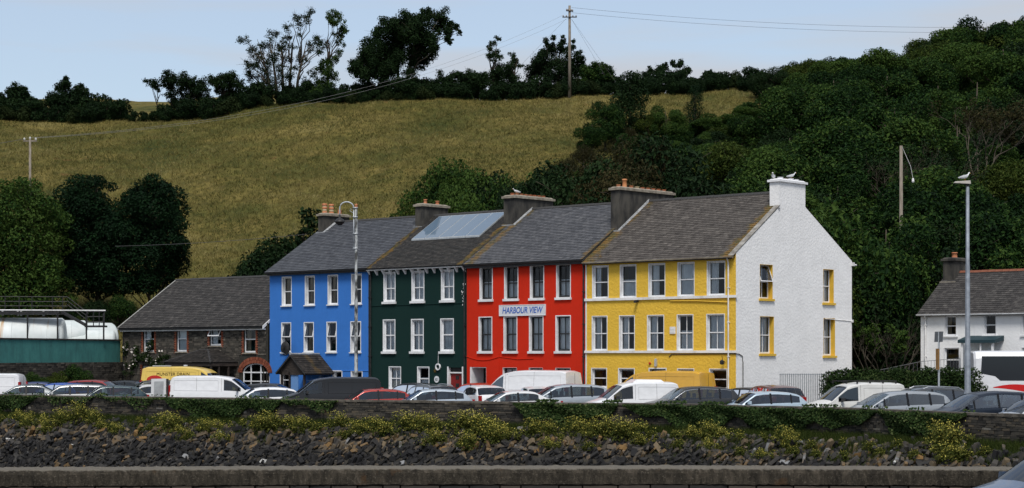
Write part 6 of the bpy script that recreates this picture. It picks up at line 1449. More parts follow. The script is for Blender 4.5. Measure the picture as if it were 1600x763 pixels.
vehicle('parked_car', 'pale blue-silver hatchback in front of the white gable', 'hatch', (.42,.52,.6), 1183, 36.0, 194, hscale=1.02)
vehicle('parked_car', 'silver car half hidden beside the white van with roof rack', 'mpv', (.34,.37,.40), 1398, 38.4, 195, hscale=.98)
vehicle('parked_car', 'dark estate with bright roof rails below the steel lamp post', 'suv', (.06,.065,.07), 1436, 39.2, 194, rails=M['chrome'], hscale=1.03)
vehicle('parked_car', 'dark blue people carrier in front of the coach', 'mpv', (.012,.02,.035), 1538, 40.4, 194, hscale=1.02)
vehicle('parked_car', 'silver hatchback closest to the bare end of the ivy', 'hatch', (.4,.43,.46), 1618, 42.4, 194)
# vans of the front row
vehicle('white_panel_van', 'white panel van with its rear door open, facing right', 'midvan', WHT, 342, 29.2, -6, 'van', metal=0)
vn, sect_, L_, W_ = vehicle('black_van', 'black panel van in front of the blue house', 'midvan', BLK, 516, 31.4, 192, 'van', metal=0)
vn, sect_, L_, W_ = vehicle('small_white_van', 'small white van with rooftop unit in front of the yellow van', 'smallvan', WHT, 984, 34.6, 194, 'van', metal=0)
mb = MB(); mb.hexa([(-1.5,-.55,1.86),(.05,-.55,1.86),(.05,.55,1.86),(-1.5,.55,1.86),(-1.35,-.45,1.98),(-.2,-.45,2.0),(-.2,.45,2.0),(-1.35,.45,1.98)]); mb.build('roof_unit', paint(WHT, 0), vn)
vn, sect_, L_, W_ = vehicle('rack_van', 'dirty white van with black roof rack bars near the hedge', 'smallvan', (.62,.62,.6), 1332, 37.0, 194, 'van', metal=0, hscale=1.02)
for x_ in (-1.7,-1.1,-.5,.1,.6):
    mb = MB(); mb.box(x_-.03, x_+.03, -.72, .72, 1.93, 1.97); mb.box(x_-.03, x_+.03, -.74, -.68, 1.84, 1.95); mb.box(x_-.03, x_+.03, .68, .74, 1.84, 1.95); mb.build('rack_bar', M['black'], vn)
# open rear door of the white panel van
pv = [o for o in COL.objects if o.name.startswith('white_panel_van')][0]
mb = MB(); mb.hexa([(-2.62,-1.0,.5),(-3.35,-1.28,.5),(-3.36,-1.22,.5),(-2.63,-.94,.5),(-2.62,-.93,1.86),(-3.35,-1.2,1.84),(-3.36,-1.15,1.84),(-2.63,-.88,1.86)]); dr = mb.build('rear_door', paint((.6,.61,.62),0), pv)
mb = MB(); mb.hexa([(-2.75,-1.07,.8),(-3.2,-1.24,.8),(-3.2,-1.2,.8),(-2.75,-1.03,.8),(-2.74,-1.0,1.72),(-3.2,-1.18,1.7),(-3.2,-1.15,1.7),(-2.74,-.97,1.72)]); mb.build('door_lining', mat('door_grey', (.34,.36,.37), (.25,.26,.27), 3, .6), dr)
mb = MB(); mb.box(-2.60,-2.50,-.985,-.86,.5,1.84); mb.build('door_gap_shade', M['black'], pv)  # black strip stands for the shade inside the open doorway
vehicle('parked_car', 'dark grey tall hatchback at the open rear door of the white panel van', 'suv', (.03,.034,.036), 234, 26.6, 197, hscale=.97)
# second row
UH = math.degrees(math.atan2(US, -UC))
vehicle('far_car', 'dark blue coupe near the stone wall under the teal wall', 'sedan', (.015,.03,.13), 70, 25.3, -4, trim=True, hscale=.99)
vehicle('far_car', 'bright blue hatchback seen from behind beside the dark blue coupe', 'hatch', (.02,.09,.42), 92, 26.6, 150, hscale=1.0)
vehicle('far_car', 'red and black small utility car near the stone house', 'suv', (.28,.03,.03), 158, 26.2, -12, hscale=.95)
vehicle('far_car', 'dark car just left of the yellow drain van', 'hatch', (.03,.035,.04), 210, 24.6, -15)
vehicle('far_car', 'white roofed small car beside the yellow drain van', 'hatch', (.5,.51,.52), 226, 27.4, 205, metal=0, hscale=.97)
vehicle('far_car', 'dark car parked by the blue house porch', 'hatch', (.03,.033,.036), 430, 27.2, -12)
vehicle('far_car', 'black car behind the black van tail by the green house', 'hatch', (.02,.022,.025), 640, 27.2, 150, hscale=1.02)
vehicle('far_car', 'dark estate with roof rails by the green house', 'estate', (.10,.11,.12), 668, 29.2, 118, rails=M['chrome'], hscale=1.02)
vehicle('far_car', 'orange-red car by the red house doorway', 'hatch', (.45,.05,.02), 742, 27.6, UH, hscale=1.02)
vehicle('far_car', 'white hatchback seen through its rear window by the red doorway', 'hatch', WHT, 752, 30.0, 108, metal=0, hscale=1.03)
vehicle('far_car', 'white car whose roof shows in front of the white high-roof van', 'hatch', (.62,.63,.64), 838, 29.8, 100, metal=0, hscale=1.0)
vehicle('far_car', 'dark red utility car seen from behind before the white gable', 'suv', (.10,.015,.014), 1203, 32.6, 105, hscale=.99)
vehicle('far_car', 'black car half hidden behind the dark grey sports utility car', 'hatch', (.02,.02,.022), 1160, 31.0, UH, hscale=1.0)
vehicle('far_car', 'white pickup roof just beyond the rack van', 'sedan', (.6,.61,.62), 1420, 34.0, 190, metal=0, hscale=1.08)
vehicle('far_van', 'white van cut by the frame near the teal wall', 'midvan', WHT, -28, 26.0, 180, 'van', metal=0)
vehicle('high_roof_van', 'white high-roof van parked before the red house', 'bigvan', WHT, 826, 28.6, UH+10, 'van', metal=0, hscale=.93)
vehicle('yellow_high_roof_van', 'yellow high-roof van parked before the yellow house', 'bigvan', (.6,.33,.03), 1030, 30.4, UH+8, 'van', metal=0, hscale=.93)
dv, sect_, L_, W_ = vehicle('drain_van', 'yellow van lettered MUNSTER DRAIN before the stone house', 'bigvan', (.68,.48,.09), 298, 25.6, -14, 'van', metal=0, hscale=.98)
def side_y(z):
    a, b = sect_(.6)[5], sect_(.6)[6]; t = (z-a[1])/(b[1]-a[1]); return a[0]+(b[0]-a[0])*t
tx = text_mesh('lettering', 'MUNSTER DRAIN', .27, mat('van_lettering', (.06,.035,.01), None, rough=.5), dv, 0, .002, 1.05); tx.rotation_euler = (R(90-5), 0, 0); tx.location = (-.75, -(side_y(1.98)+.02), 1.98)
mb = MB(); mb.lathe([(.52,0),(.52,.012),(.0,.013)], (0,0,0), 24, lambda x,y,z: (-1.95+x, -(side_y(1.62+y*.55)+.006+z), 1.62+y*.55)); ov = mb.build('oval_badge', mat('badge_red', (.4,.02,.015), None, rough=.5), dv)
tx = text_mesh('badge_lettering', 'M.D', .27, MATS['van_lettering'], ov, 0, .002, 1.0); tx.rotation_euler = (R(90-5), 0, 0); tx.location = (-1.98, -(side_y(1.63)+.03), 1.62)
mb = MB(); mb.box(-2.2, -1.0, -.7, -.6, 2.46, 2.52); mb.tube([(-2.1,-.65,2.38),(-2.1,-.65,2.46)], .02, 5); mb.tube([(-1.1,-.65,2.38),(-1.1,-.65,2.46)], .02, 5); mb.build('roof_bar', M['galv'], dv)
# car on the near quay, cut by the frame
nc = vehicle('near_car', 'blue-grey car on the near quay beside the concrete parapet', 'hatch', (.07,.11,.19), 0, 70, 197, at=((1652-800)/72, F/72, -.65), hscale=1.1)

# coach
co = thing('coach', 'white coach with dark windows and a red swoosh beside the cottage', 'bus', (23.35+5.2, 94.6, 0), R(-4))
CL, CWd, CH = 11.0, 2.5, 3.32
mb = MB(); ring = [(-CWd/2,.3),(-CWd/2,1.55),(-CWd/2+.06,2.95),(-CWd/2+.2,CH-.06),(-CWd/2+.45,CH),(CWd/2-.45,CH),(CWd/2-.2,CH-.06),(CWd/2-.06,2.95),(CWd/2,1.55),(CWd/2,.3)]
st_ = [(-CL/2-.02,.9),(-CL/2+.08,.98),(-CL/2+.3,1),(CL/2-.3,1),(CL/2,.97)]
mb.grid([[(x, y*k_, z if z < .5 else .3+(z-.3)*(k_*.3+.7)) for y, z in ring] for x, k_ in st_]); mb.poly([(st_[0][0], y*.9, z if z < .5 else .3+(z-.3)*.97) for y, z in ring]); mb.poly([(st_[-1][0], y*.97, .3+(z-.3)*.99 if z > .5 else z) for y, z in ring][::-1])
mb.build('body', paint((.68,.69,.72), 0), co, False, None, True)
M['coachglass'] = glass_mat('coach_glass', None, .03, 1.45, (.006,.008,.012))
for sg in (-1, 1):
    mb = MB(); y0, y1 = sg*(CWd/2+.004), sg*(CWd/2-.052)
    def gy(z): return sg*(CWd/2+.006 - .06*max(0,(z-1.55))/1.4)
    pts = [(-CL/2+.3,2.2),(-CL/2+1.0,2.06),(-CL/2+1.25,1.84),(CL/2-.5,1.84),(CL/2-.5,3.05),(-CL/2+.36,3.05)]
    mb.poly([(x, gy(z)+sg*.004, z) for x, z in pts]); mb.build('side_glass', M['coachglass'], co)
    mb = MB(); sw = []
    for i in range(15): t_ = i/14; sw.append(((-CL/2+.9+t_*2.2), 1.44+.22*math.sin(t_*2.5+.35)))
    lw = [(x, z-.03-.32*math.sin(math.pi*min(1,(i/14)*1.0)*.62)) for i, (x, z) in enumerate(sw)]
    mb.grid([[(x, sg*(CWd/2+.006), z) for x, z in sw], [(x, sg*(CWd/2+.006), z) for x, z in lw]])
    mb.build('red_swoosh', mat('swoosh_red', (.5,.012,.012), None, rough=.4), co)
    for xw in (-CL/2+2.6, CL/2-2.6):
        mb = MB(); mb.lathe([(.33,-.13),(.48,-.14),(.5,-.1),(.5,.1),(.48,.14),(.33,.13)], (0,0,0), 20, lambda x,y,z: (xw+x, sg*(CWd/2-.12)+sg*z, .5+y)); w_ = mb.build('wheel', M['tyre'], co, True)
        mb = MB(); mb.lathe([(.32,.1),(.32,.135),(.1,.15)], (0,0,0), 12, lambda x,y,z: (xw+x, sg*(CWd/2-.12)+sg*z, .5+y)); mb.build('rim', M['alloy'], w_, True)
mb = MB(); mb.quad((-CL/2-.03,-1.05,1.5),(-CL/2-.03,1.05,1.5),(-CL/2+.03,1.0,2.9),(-CL/2+.03,-1.0,2.9)); mb.build('rear_window', M['coachglass'], co)

# ------------------------------------------------------------------ tanks, yard wall
def teal():
    m, n, l, b = nodes_of('teal_paint_wall'); b.inputs['Roughness'].default_value = .85
    r = ramp(n, [(.3,(.03,.13,.125)),(.55,(.045,.2,.185)),(.8,(.07,.25,.225))]); l.new(noise(n, l, coords(n,l,(1,1,.6)), 1.1, 7, .7), r.inputs['Fac'])
    r2 = ramp(n, [(.55,(0,0,0)),(.75,(.5,.5,.5))]); l.new(noise(n, l, coords(n,l,(4,4,.4)), 1.2, 5), r2.inputs['Fac'])
    l.new(mixc(n, l, r2.outputs['Color'], r.outputs['Color'], (.012,.045,.042)), b.inputs['Base Color']); bump(n, l, noise(n,l,coords(n,l),8,4), b, .3, .01); return m
A0, A1 = Vector((-36.6, 108.0, 0)), Vector((-27.72, 133.6, 0)); dirw = (A1-A0).normalized(); nw = Vector((dirw.y, -dirw.x, 0))
tw = thing('teal_yard_wall', 'teal painted tank yard wall on a dark stone base', 'wall')
def wallbox(mb, o0, o1, z0, z1, e0=0, e1=0):
    a, b = A0 - dirw*e0, A1 + dirw*e1; mb.hexa([a+nw*o0+Vector((0,0,z0)), b+nw*o0+Vector((0,0,z0)), b+nw*o1+Vector((0,0,z0)), a+nw*o1+Vector((0,0,z0)), a+nw*o0+Vector((0,0,z1)), b+nw*o0+Vector((0,0,z1)), b+nw*o1+Vector((0,0,z1)), a+nw*o1+Vector((0,0,z1))])
mb = MB(); wallbox(mb, -.3, 0, 2.6, 4.1); mb.build('painted_wall', teal(), tw)
mb = MB(); wallbox(mb, -.38, .06, 4.102, 4.2); mb.build('cap', M['soot'], tw)
mb = MB(); wallbox(mb, -.5, .1, 0, 2.598); mb.build('base_wall', mortar, tw)
g = random.Random(71); Vs, Fs, Cs = [], [], []; nv = 0; z = .2; LW = (A1-A0).length
while z < 2.58:
    hh = g.uniform(.08,.18); s = 0
    while s < LW-.1:
        ll = min(g.uniform(.2,.6), LW-s); p0, p1 = g.uniform(.11,.15), g.uniform(.11,.15)
        for zz in (z+.006, min(z+hh-.008, 2.595)):
            for ss, oo in ((s+.01,p0),(s+ll-.01,p1),(s+ll-.01,.05),(s+.01,.05)): q = A0+dirw*ss+nw*oo; Vs.append((q.x,q.y,zz))
        Fs.append(HEX+nv); nv += 8; Cs += [min(1,max(0,g.gauss(.36,.18)))]*8; s += ll
    z += hh
link('stonework', np_mesh('stonework', np.array(Vs), np.concatenate(Fs), M['hstone'], Cs), tw, 'stuff')
# back wing of the yard wall
mb = MB(); mb.hexa([(-90,100,0),A0,A0+Vector((0,.4,0)),(-90,100.4,0),(-90,100,4.15),A0+Vector((0,0,4.15)),A0+Vector((0,.4,4.15)),(-90,100.4,4.15)]); mb.build('return_wall', MATS.get('teal') or tw.children[0].data.materials[0], tw)
yard = MB(); yard.poly([A0+Vector((-.4,0,2.6)), A1+Vector((-.4,0,2.6)), (-27.9,140,2.6), (-90,140,2.6), (-90,108,2.6)]); structure(yard.build('tank_yard', asphalt))
def tank_mat():
    m, n, l, b = nodes_of('tank_white'); b.inputs['Roughness'].default_value = .55
    v = coords(n, l); r = ramp(n, [(.3,(.55,.6,.6)),(.7,(.68,.72,.72))]); l.new(noise(n,l,v,1,5), r.inputs['Fac'])
    r2 = ramp(n, [(.56,(0,0,0)),(.70,(.85,.85,.85))]); l.new(noise(n,l,coords(n,l,(1.7,.12,.12)),1.3,5,.65), r2.inputs['Fac'])
    l.new(mixc(n,l,r2.outputs['Color'], r.outputs['Color'], (.42,.24,.08)), b.inputs['Base Color']); return m
TK = tank_mat(); TK2 = mat('tank_plain', (.5,.56,.56), (.62,.66,.66), 1.2, .55)
def tank(name, label, end, L, r, zc, rz, m_):
    t = thing(name, label, 'tank', (end[0], end[1], zc), rz, None)
    mb = MB(); pr = [(0,.0),(0,r*.5),(-.05,r*.75),(-.14,r*.93),(-.28,r),(-L+.28,r),(-L+.14,r*.93),(-L+.05,r*.75),(-L,r*.5),(-L,.0)]; n_ = 32
    pts = [[(x, rr*math.cos(2*math.pi*k/n_), rr*math.sin(2*math.pi*k/n_)) for k in range(n_+1)] for x, rr in pr]; mb.grid(pts); mb.build('shell', m_, t, True, None, True)
    x = -1.2
    while x > -L+.4:
        mb = MB(); mb.tube([(x, (r+.012)*math.cos(a), (r+.012)*math.sin(a)) for a in np.linspace(0, 2*math.pi, 33)], .018, 4); mb.build('weld_band', m_, t); x -= 2.4
    for x in (-1.0, -L+1.0):
        mb = MB(); mb.box(x-.2, x+.2, -r*.8, r*.8, 2.6-zc, -r*.62); mb.build('saddle', M['capstone'], t)
    return t
tank('storage_tank', 'long white storage tank streaked with rust behind the teal wall', (-31.4, 133.0), 16, 1.5, 4.2, R(8), TK)
tank('storage_tank', 'white storage tank just behind the rust-streaked one', (-30.6, 136.3), 13, 1.5, 4.1, R(14), TK2)
tank('storage_tank', 'far small white storage tank with round end under the platform', (-29.2, 138.6), 9, 1.25, 4.2, R(35), TK2)
tank('storage_tank', 'low white storage tank beside the stone house corner', (-28.5, 136.0), 6, 1.0, 3.9, R(10), TK2)
# black gantry
gt = thing('tank_gantry', 'black steel walkway with stairs and railings above the white tanks', 'gantry')
def gp_(px, py, Y=131.2): return P(px, py, Y)
def beam(pts, r, nm, m_=M['black'], n=6): mb = MB(); mb.tube(pts, r, n); mb.build(nm, m_, gt)
mb = MB()
a, b = gp_(-60, 489), gp_(92, 489); mb.hexa([a+Vector((0,0,-.1)), b+Vector((0,0,-.1)), b+Vector((0,1.1,-.1)), a+Vector((0,1.1,-.1)), a+Vector((0,0,.1)), b+Vector((0,0,.1)), b+Vector((0,1.1,.1)), a+Vector((0,1.1,.1))]); mb.build('walkway_deck', M['black'], gt)
beam([gp_(-60,484.5), gp_(165,485.5)], .05, 'pipe', M['sillw'])
for y_ in (463.5, 471, 478): beam([gp_(-60,y_), gp_(105,y_+.6)], .03, 'rail')
for x_ in (-40,-15,8,30,50,82,98): beam([gp_(x_,488), gp_(x_,463)], .035, 'rail_post')
for x_ in (-20,43,90,135,162): beam([gp_(x_,490), P(x_,531,131.2)], .06, 'support_leg')
for dy in (0, 6, 12): beam([gp_(105,464+dy), gp_(138,490+dy)], .03, 'stair_rail')
mb = MB(); a, b = gp_(96,490), gp_(132,510); mb.hexa([a, b, b+Vector((0,.9,0)), a+Vector((0,.9,0)), a+Vector((0,0,.16)), b+Vector((0,0,.16)), b+Vector((0,.9,.16)), a+Vector((0,.9,.16))]); mb.build('stair_stringer', M['black'], gt)
mb = MB(); a, b = gp_(132,511.5), gp_(163,511.5); mb.hexa([a, b, b+Vector((0,1,0)), a+Vector((0,1,0)), a+Vector((0,0,.13)), b+Vector((0,0,.13)), b+Vector((0,1,.13)), a+Vector((0,1,.13))]); mb.build('platform', M['black'], gt)
for y_ in (487, 495, 503): beam([gp_(135,y_), gp_(163,y_)], .03, 'rail')
for x_ in (136, 146, 155, 163): beam([gp_(x_,511), gp_(x_,486)], .035, 'rail_post')
for x_ in (4, 28, 33, 68): beam([P(x_,494,132.3), P(x_,484,132.3)], .07, 'vent_pipe', M['sillw'])
# shrubs along the base wall
g = random.Random(72)
for px, off, sc, i in ((4,1.2,.42,2),(22,1.3,.45,0),(48,1.2,.35,2),(75,1.0,.5,1),(92,1.1,.55,0),(110,1.0,.48,1),(135,.9,.35,2),(160,.9,.3,2),(180,.8,.3,0)):
    # point on the wall line seen at this column
    tt = [(abs((800+F*(A0+dirw*k*.1).x/(A0+dirw*k*.1).y)-px), k*.1) for k in range(int(LW*10))]; q = A0+dirw*min(tt)[1]+nw*off
    place_tree('wall_shrub', ['green shrub at the foot of the teal yard wall','bright green shrub at the foot of the teal yard wall','dark shrub at the foot of the teal yard wall'][i], 'shrub', sh[i], (q.x, q.y, -.1), g.uniform(0,6), sc, ['green shrubs under the teal wall','bright shrubs under the teal wall','dark shrubs under the teal wall'][i], sc*1.1)

# ------------------------------------------------------------------ street furniture
# swan-neck lamp
s = 28.8; lp = thing('swan_neck_lamp', 'mottled swan-neck street lamp in front of the blue house', 'street lamp', ((556.5-800)/s, F/s, 0))
mott = mat('flaking_paint', (.035,.037,.037), (.32,.34,.35), 4.5, .7, stretch=(1,1,.45), lo=.42, hi=.58)
ht = CAMZ + (HZ-325)/s
mb = MB(); mb.tube([(0,0,0),(0,0,1.2),(0,0,1.25),(0,0,ht*.55),(0,0,ht*.55+.05),(0,0,ht)], [.15,.15,.10,.09,.075,.07], 12); mb.build('post', mott, lp, True)
mb = MB(); pts = [(0,0,ht-1.6),(-.14,0,ht-1.55),(-.14,0,ht-.3)] ; mb.tube([(-.13,0,ht-2.2),(-.13,0,ht)], .03, 8)
for z in (ht-2.2, ht-1.4, ht-.5, ht): mb.box(-.18, .09, -.09, .09, z-.03, z+.03)
arc = [(-.13-.38+.38*math.cos(a), 0, ht+.0+.32*math.sin(a)) for a in np.linspace(0, math.pi, 14)] + [(-.13-.76,0,ht-.25),(-.89,0,ht-.45)]
mb.tube(arc, .035, 8); mb.tube([(-.13,0,ht-.3),(-.35,0,ht-.15),(-.3,0,ht-.05),(-.22,0,ht-.1)], .018, 6); mb.build('swan_arm', M['galv'], lp, True)
mb = MB(); mb.lathe([(.05,.22),(.07,.05),(.2,-.02),(.3,-.14),(.31,-.18),(.26,-.19),(.2,-.26),(.1,-.34)], (-.89,0,ht-.6), 16); mb.build('lantern', M['black'], lp, True)
mb = MB(); mb.lathe([(.07,0),(.09,.05),(.07,.14),(.1,.18),(.03,.22)], (0,0,ht), 10); mb.build('finial', M['pot'], lp, True)
# steel lamp with flat head
s = 38.2; sx = (1512-800)/s; sl_ = thing('steel_lamp_post', 'tall grey steel lamp post with flat head before the cottage', 'street lamp', (sx, F/s, 0)); ht = CAMZ + (HZ-287)/s
mb = MB(); mb.tube([(0,0,0),(0,0,1.6),(0,0,1.65),(0,0,3.4),(0,0,3.42),(0,0,6.8),(0,0,6.82),(0,0,ht)], [.15,.15,.125,.115,.105,.09,.08,.065], 14); mb.build('post', mat('lamp_steel', (.16,.18,.21), (.24,.27,.31), 5, .55, metal=.3), sl_, True)
mb = MB(); mb.hexa([(-.56,-.12,ht+.02),(.1,-.14,ht-.02),(.1,.14,ht-.02),(-.56,.12,ht+.02),(-.52,-.09,ht+.08),(.09,-.11,ht+.12),(.09,.11,ht+.12),(-.52,.09,ht+.08)]); mb.build('lamp_head', mat('lamp_grey', (.3,.28,.25), (.4,.38,.35), 5, .7), sl_)
LAMP_TOP = Vector((sx-.12, F/s, ht+.105))
mb = MB(); mb.tube([(0,0,ht-.12),(0,0,ht+.02)], .075, 10); mb.build('collar', M['black'], sl_)
# sign post seen edge on
s = 34.6; sp_ = thing('sign_post', 'thin grey post with a small sign seen edge-on by the hedge', 'sign', ((1467-800)/s, F/s, 0), R(20)); ht = CAMZ+(HZ-519)/s
mb = MB(); mb.tube([(0,0,0),(0,0,ht)], .045, 10); mb.build('post', M['galv'], sp_)
mb = MB(); mb.hexa([(-.02,-.3,ht-.45),(.01,-.3,ht-.45),(.01,.35,ht-.45),(-.02,.35,ht-.45),(-.02,-.35,ht+.02),(.01,-.35,ht+.02),(.01,.3,ht+.02),(-.02,.3,ht+.02)]); mb.build('sign_plate', mat('sign_back', (.12,.13,.14), None, rough=.6), sp_)
mb = MB(); mb.box(-.09,-.05,-.12,.12,ht-1.7,ht-.75); mb.build('notice_plate', mat('notice_rust', (.3,.16,.05), (.2,.12,.05), 4, .7), sp_)
# palisade railing and gate by the gable
s = 31.2; rl = thing('pale_railing', 'pale galvanised railing with dark bars drawn for its shadow gaps in front of the white gable', 'fence', ((1219-800)/s, F/s, 0), R(-2)); n_ = 25; Lr = (1289-1219)/s
bar = MB(); bar.box(-.016,.016,-.03,.03,0,2.18); bm_ = bar.mesh('gap_shade_bar', mat('gap_shade_grey', (.16,.175,.19), (.24,.26,.28), 5, .6));  # thin dark bars stand in for the shadow gaps between pale uprights
for i in range(n_): o = link('gap_shade_bar', bm_, rl); o.location = (Lr*i/(n_-1), 0, 0)
for z in (.3, 2.12): mb = MB(); mb.box(-.03, Lr+.03, .02, .055, z, z+.05); mb.build('rail', M['galv'], rl)
gw = thing('timber_gate', 'dark weathered timber gate at the end of the pale railing', 'gate', ((1290-800)/s, F/s, 0), R(-2)); gm_ = mat('weathered_timber', (.05,.042,.035), (.11,.095,.08), 4, .9, stretch=(3,3,.5))
for i in range(4): mb = MB(); mb.box(.03+i*.14, .14+i*.14, -.02, .02, .05, 2.02-.03*(i%2)); mb.build('plank', gm_, gw)
for z in (.5, 1.85): mb = MB(); mb.box(0, .6, .02, .06, z, z+.12); mb.build('cross_rail', gm_, gw)
# hedge before the cottage
g = random.Random(73); hh_ = make_tree_meshes(601, 2.0, .95, .05, 12, 5200, .12, 'ivy', lr=(.4,.55)); 
for i, px in enumerate(np.linspace(1312, 1502, 13)):
    s = 31.4 + .5*i/12; sc = 1.2+g.uniform(-.08,.08)
    place_tree('hedge_bush', 'clipped green bush of the low hedge between gable and coach', 'hedge', hh_, ((px-800)/s, F/s, 0), g.uniform(0,6), sc, 'bushes of the low hedge')
# sloping hand railing in front of the cottage
hg = mat('dull_railing', (.09,.095,.1), None, rough=.6)
hr = thing('hand_railing', 'grey hand railing climbing the path to the cottage', 'railing'); pa, pb = P(1362,581,103), P(1440,565,103); pc_ = P(1500,560,103)
for a, b in ((pa, pb), (pb, pc_)):
    mb = MB(); mb.tube([a, b], .016, 6); mb.build('rail', hg, hr); mb = MB(); mb.tube([a-Vector((0,0,.8)), b-Vector((0,0,.8))], .014, 6); mb.build('rail', hg, hr)
    for i in range(13): q = a.lerp(b, i/12); mb = MB(); mb.tube([q-Vector((0,0,1.1 if i % 6 == 0 else .8)), q], .009, 5); mb.build('baluster', hg, hr)
pm = MB(); pm.hexa([pa+Vector((0,-.6,-3.2)), pc_+Vector((0,-.6,-3.2)), pc_+Vector((0,5,-3.2)), pa+Vector((0,4,-3.2)), pa+Vector((0,-.6,-1.1)), pc_+Vector((0,-.6,-1.08)), pc_+Vector((0,5,-1.08)), pa+Vector((0,4,-1.1))]); structure(pm.build('cottage_path', M['capstone']))

# ------------------------------------------------------------------ poles and cables
def pole(label, px, py_top, Y, h=None, arms=True, r=.15):
    X = (px-800)/F*Y; zt = CAMZ+(HZ-py_top)*Y/F; z0 = hz1(X, Y)-.5
    t = thing('utility_pole', label, 'pole', (X, Y, z0)); H_ = zt-z0
    mb = MB(); mb.tube([(0,0,0),(0,0,H_)], [r*1.15, r*.8], 10); mb.build('shaft', M['wood_pole'], t, True); return t, H_
t, H_ = pole('tall wooden utility pole with crossarms on the ridge', 890, 9, 249, r=.2)
ins = mat('insulator', (.25,.22,.2), None, rough=.4)
for z, a, yaw in ((H_-.75,.55,.5),(H_-1.55,.95,0)):
    mb = MB(); mb.box(-a, a, -.07, .07, z-.06, z+.06, lambda x,y,zz,yaw=yaw: (x*math.cos(yaw), x*math.sin(yaw)+y-.2, zz)); mb.build('crossarm', M['darkwood'], t)
    for x in (-a+.1, -a*.45, a*.45, a-.1): mb = MB(); mb.lathe([(.04,0),(.08,.05),(.08,.14),(.04,.2)], (x*math.cos(yaw), x*math.sin(yaw)-.2, z+.06), 8); mb.build('insulator', ins, t)
t2, H2_ = pole('grey T-shaped pole standing in the field above the leafy tree', 47, 218, 165, r=.12)
mb = MB(); mb.box(-.6,.6,-.06,.06,H2_-.2,H2_-.08); mb.build('crossarm', M['wood_pole'], t2)
for x in (-.5, 0, .5): mb = MB(); mb.lathe([(.04,0),(.09,.05),(.09,.16),(.04,.22)], (x,0,H2_-.08 if x else H2_), 8); mb.build('insulator', mat('pale_insulator', (.5,.5,.48), None, rough=.4), t2)
t3, H3_ = pole('stout bare wooden pole rising out of the wood beside the cottage', 1408, 228, 127, r=.13)
mb = MB(); mb.tube([(.05,-.1,H3_-.1),(.6,-.2,H3_-1.4),(.75,-.2,H3_-2.2)], .012, 4); mb.lathe([(.05,0),(.09,.08),(.07,.25),(.03,.3)], (.76,-.2,H3_-2.5), 8); mb.build('cable_fitting', M['sillw'], t3)
def cable(label, a, b, sag, r=.016, m_=None):
    mb = MB(); n_ = 24; mb.tube([a.lerp(b, i/n_) - Vector((0,0,sag*4*(i/n_)*(1-i/n_))) for i in range(n_+1)], r, 4); o = mb.build('power_cable', m_ or mat('cable_grey', (.08,.08,.085), None, rough=.7)); return tag(o, label, 'cable', 'overhead cables')
for i, (dy, dx_) in enumerate(((0,-4),(6,4))):
    cable('thin overhead cable running from the ridge pole to the field pole', P(884+dx_, 24+dy*.8, 249), P(41+dy*2, 216, 165), 3.0, .011, mat('cable_pale', (.2,.2,.2), None, rough=.7))
for dy in (0, 8): cable('thin overhead cable running right from the ridge pole over the wood', P(893, 12+dy, 249), P(2000, 22+dy, 252), 2.2, .016)
for dy in (0,): cable('thin overhead cable running left from the field pole', P(40, 217, 165), P(-500, 240, 150), 1.0, .018)
cable('low cable crossing the field left of the yew', P(180, 385, 147), P(480, 366, 146), .15, .014)
for x0_, x1_, y1_ in ((893, 962, 128), (893, 945, 118), (884, 812, 104)):
    cable('guy wire slanting down from the ridge pole', P(x0_, 30, 249), P(x1_, y1_, 247), 0.0, .012)

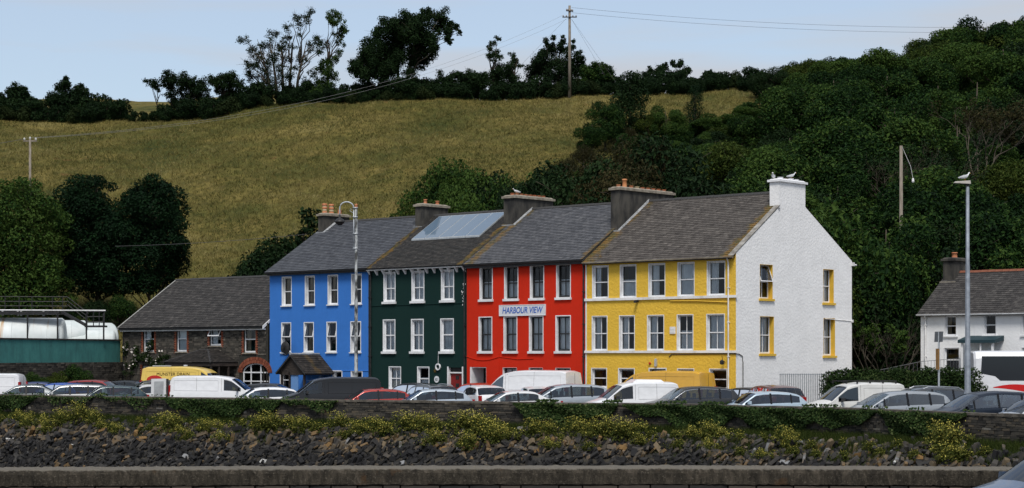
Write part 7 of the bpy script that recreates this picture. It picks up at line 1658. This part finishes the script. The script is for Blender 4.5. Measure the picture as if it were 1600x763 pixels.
# ------------------------------------------------------------------ gulls
gw_m = mat('gull_white', (.72,.73,.74), None, rough=.8); gg_m = mat('gull_grey', (.5,.52,.54), None, rough=.8); gb_m = mat('gull_bill', (.55,.3,.04), None, rough=.6)
def gull(label, loc, rz, sc=1.0):
    t = thing('gull', label, 'gull', loc, rz); t.scale = (sc,)*3
    ax = [((-.26,0,.13),.012,.03),((-.18,0,.145),.035,.05),((-.08,0,.165),.07,.075),((.03,0,.185),.085,.085),((.11,0,.21),.075,.08),((.16,0,.26),.05,.055),((.185,0,.31),.045,.045),((.205,0,.345),.045,.043),((.235,0,.35),.03,.03),((.255,0,.345),.012,.012)]
    mb = MB(); mb.grid([[(c[0]+rz_*.25*math.sin(a), ry*math.cos(a), c[2]+rz_*math.sin(a)) for a in np.linspace(0, 2*math.pi, 13)] for c, ry, rz_ in ax]); mb.build('body', gw_m, t, True)
    for sg in (1, -1):
        mb = MB(); mb.grid([[(x, sg*(y+.012), z) for x, y, z in row] for row in (((.1,.06,.27),(.0,.075,.265),(-.12,.06,.225),(-.3,.02,.16)),((.11,.085,.22),(.0,.095,.2),(-.12,.075,.17),(-.32,.025,.135)),((.08,.075,.17),(-.02,.085,.14),(-.12,.06,.13),(-.3,.02,.12)))]); mb.build('wing', gg_m, t, True)
        mb = MB(); mb.tube([(.0,sg*.03,.12),(.01,sg*.032,.01),(.05,sg*.035,.004)], .006, 5); mb.build('leg', gb_m, t)
    mb = MB(); mb.tube([(.25,0,.345),(.29,0,.34),(.31,0,.328)], [.012,.009,.003], 6); mb.build('bill', gb_m, t)
    return t
gull('white gull perched on the head of the steel lamp post', LAMP_TOP, R(20), .95)
def yel_pt(x, y, z): return terrace_pt(tb[1]-x, y, z)
Wy = tb[1]-tb[0]
gull('gull standing upright at the left edge of the white chimney cap', yel_pt(Wy-.45, 4.15, 12.55), R(250), 1.0)
gull('gull crouching among the pots on the white chimney', yel_pt(Wy-.3, 5.7, 12.7), R(15), .95)
gull('gull on the chimney between the green and red houses', terrace_pt(tb[2]+.1, 4.5, 12.86), R(200), .9)
# litter on the bank
g = random.Random(91)
for px, d, rz, kind in ((63,2.2,.7,0),(165,2.5,0,1),(470,3.05,.2,2),(1430,1.0,.3,1),(1450,1.7,1.0,0)):
    q, nr = bank(wall_s_px(px), d); t = None; mb = MB()
    if kind == 0: mb.tube([(-.22,0,.12),(0,0,.17),(.2,.02,.24)], [.05,.035,.06], 7)
    elif kind == 1: mb.hexa([(-.08,-.05,.1),(.08,-.06,.1),(.09,.05,.12),(-.07,.06,.1),(-.07,-.04,.24),(.07,-.05,.26),(.08,.04,.25),(-.06,.05,.24)])
    else: mb.hexa([(-.2,-.08,.05),(.18,-.1,.05),(.2,.08,.1),(-.18,.1,.08),(-.12,-.06,.24),(.14,-.08,.3),(.1,.04,.28),(-.1,.06,.25)])
    o = mb.build('litter', mat('litter_white', (.6,.6,.58), (.45,.45,.43), 8, .8), None, kind == 0); o.location = q; o.rotation_euler = (.2, .3, rz)
    tag(o, {0:'bleached stick lying on the dark rocks',1:'small white scrap lying on the rock bank',2:'crumpled white bag on the rocks by the parapet'}[kind], 'litter', {0:'bleached sticks',1:'white scraps',2:None}[kind])
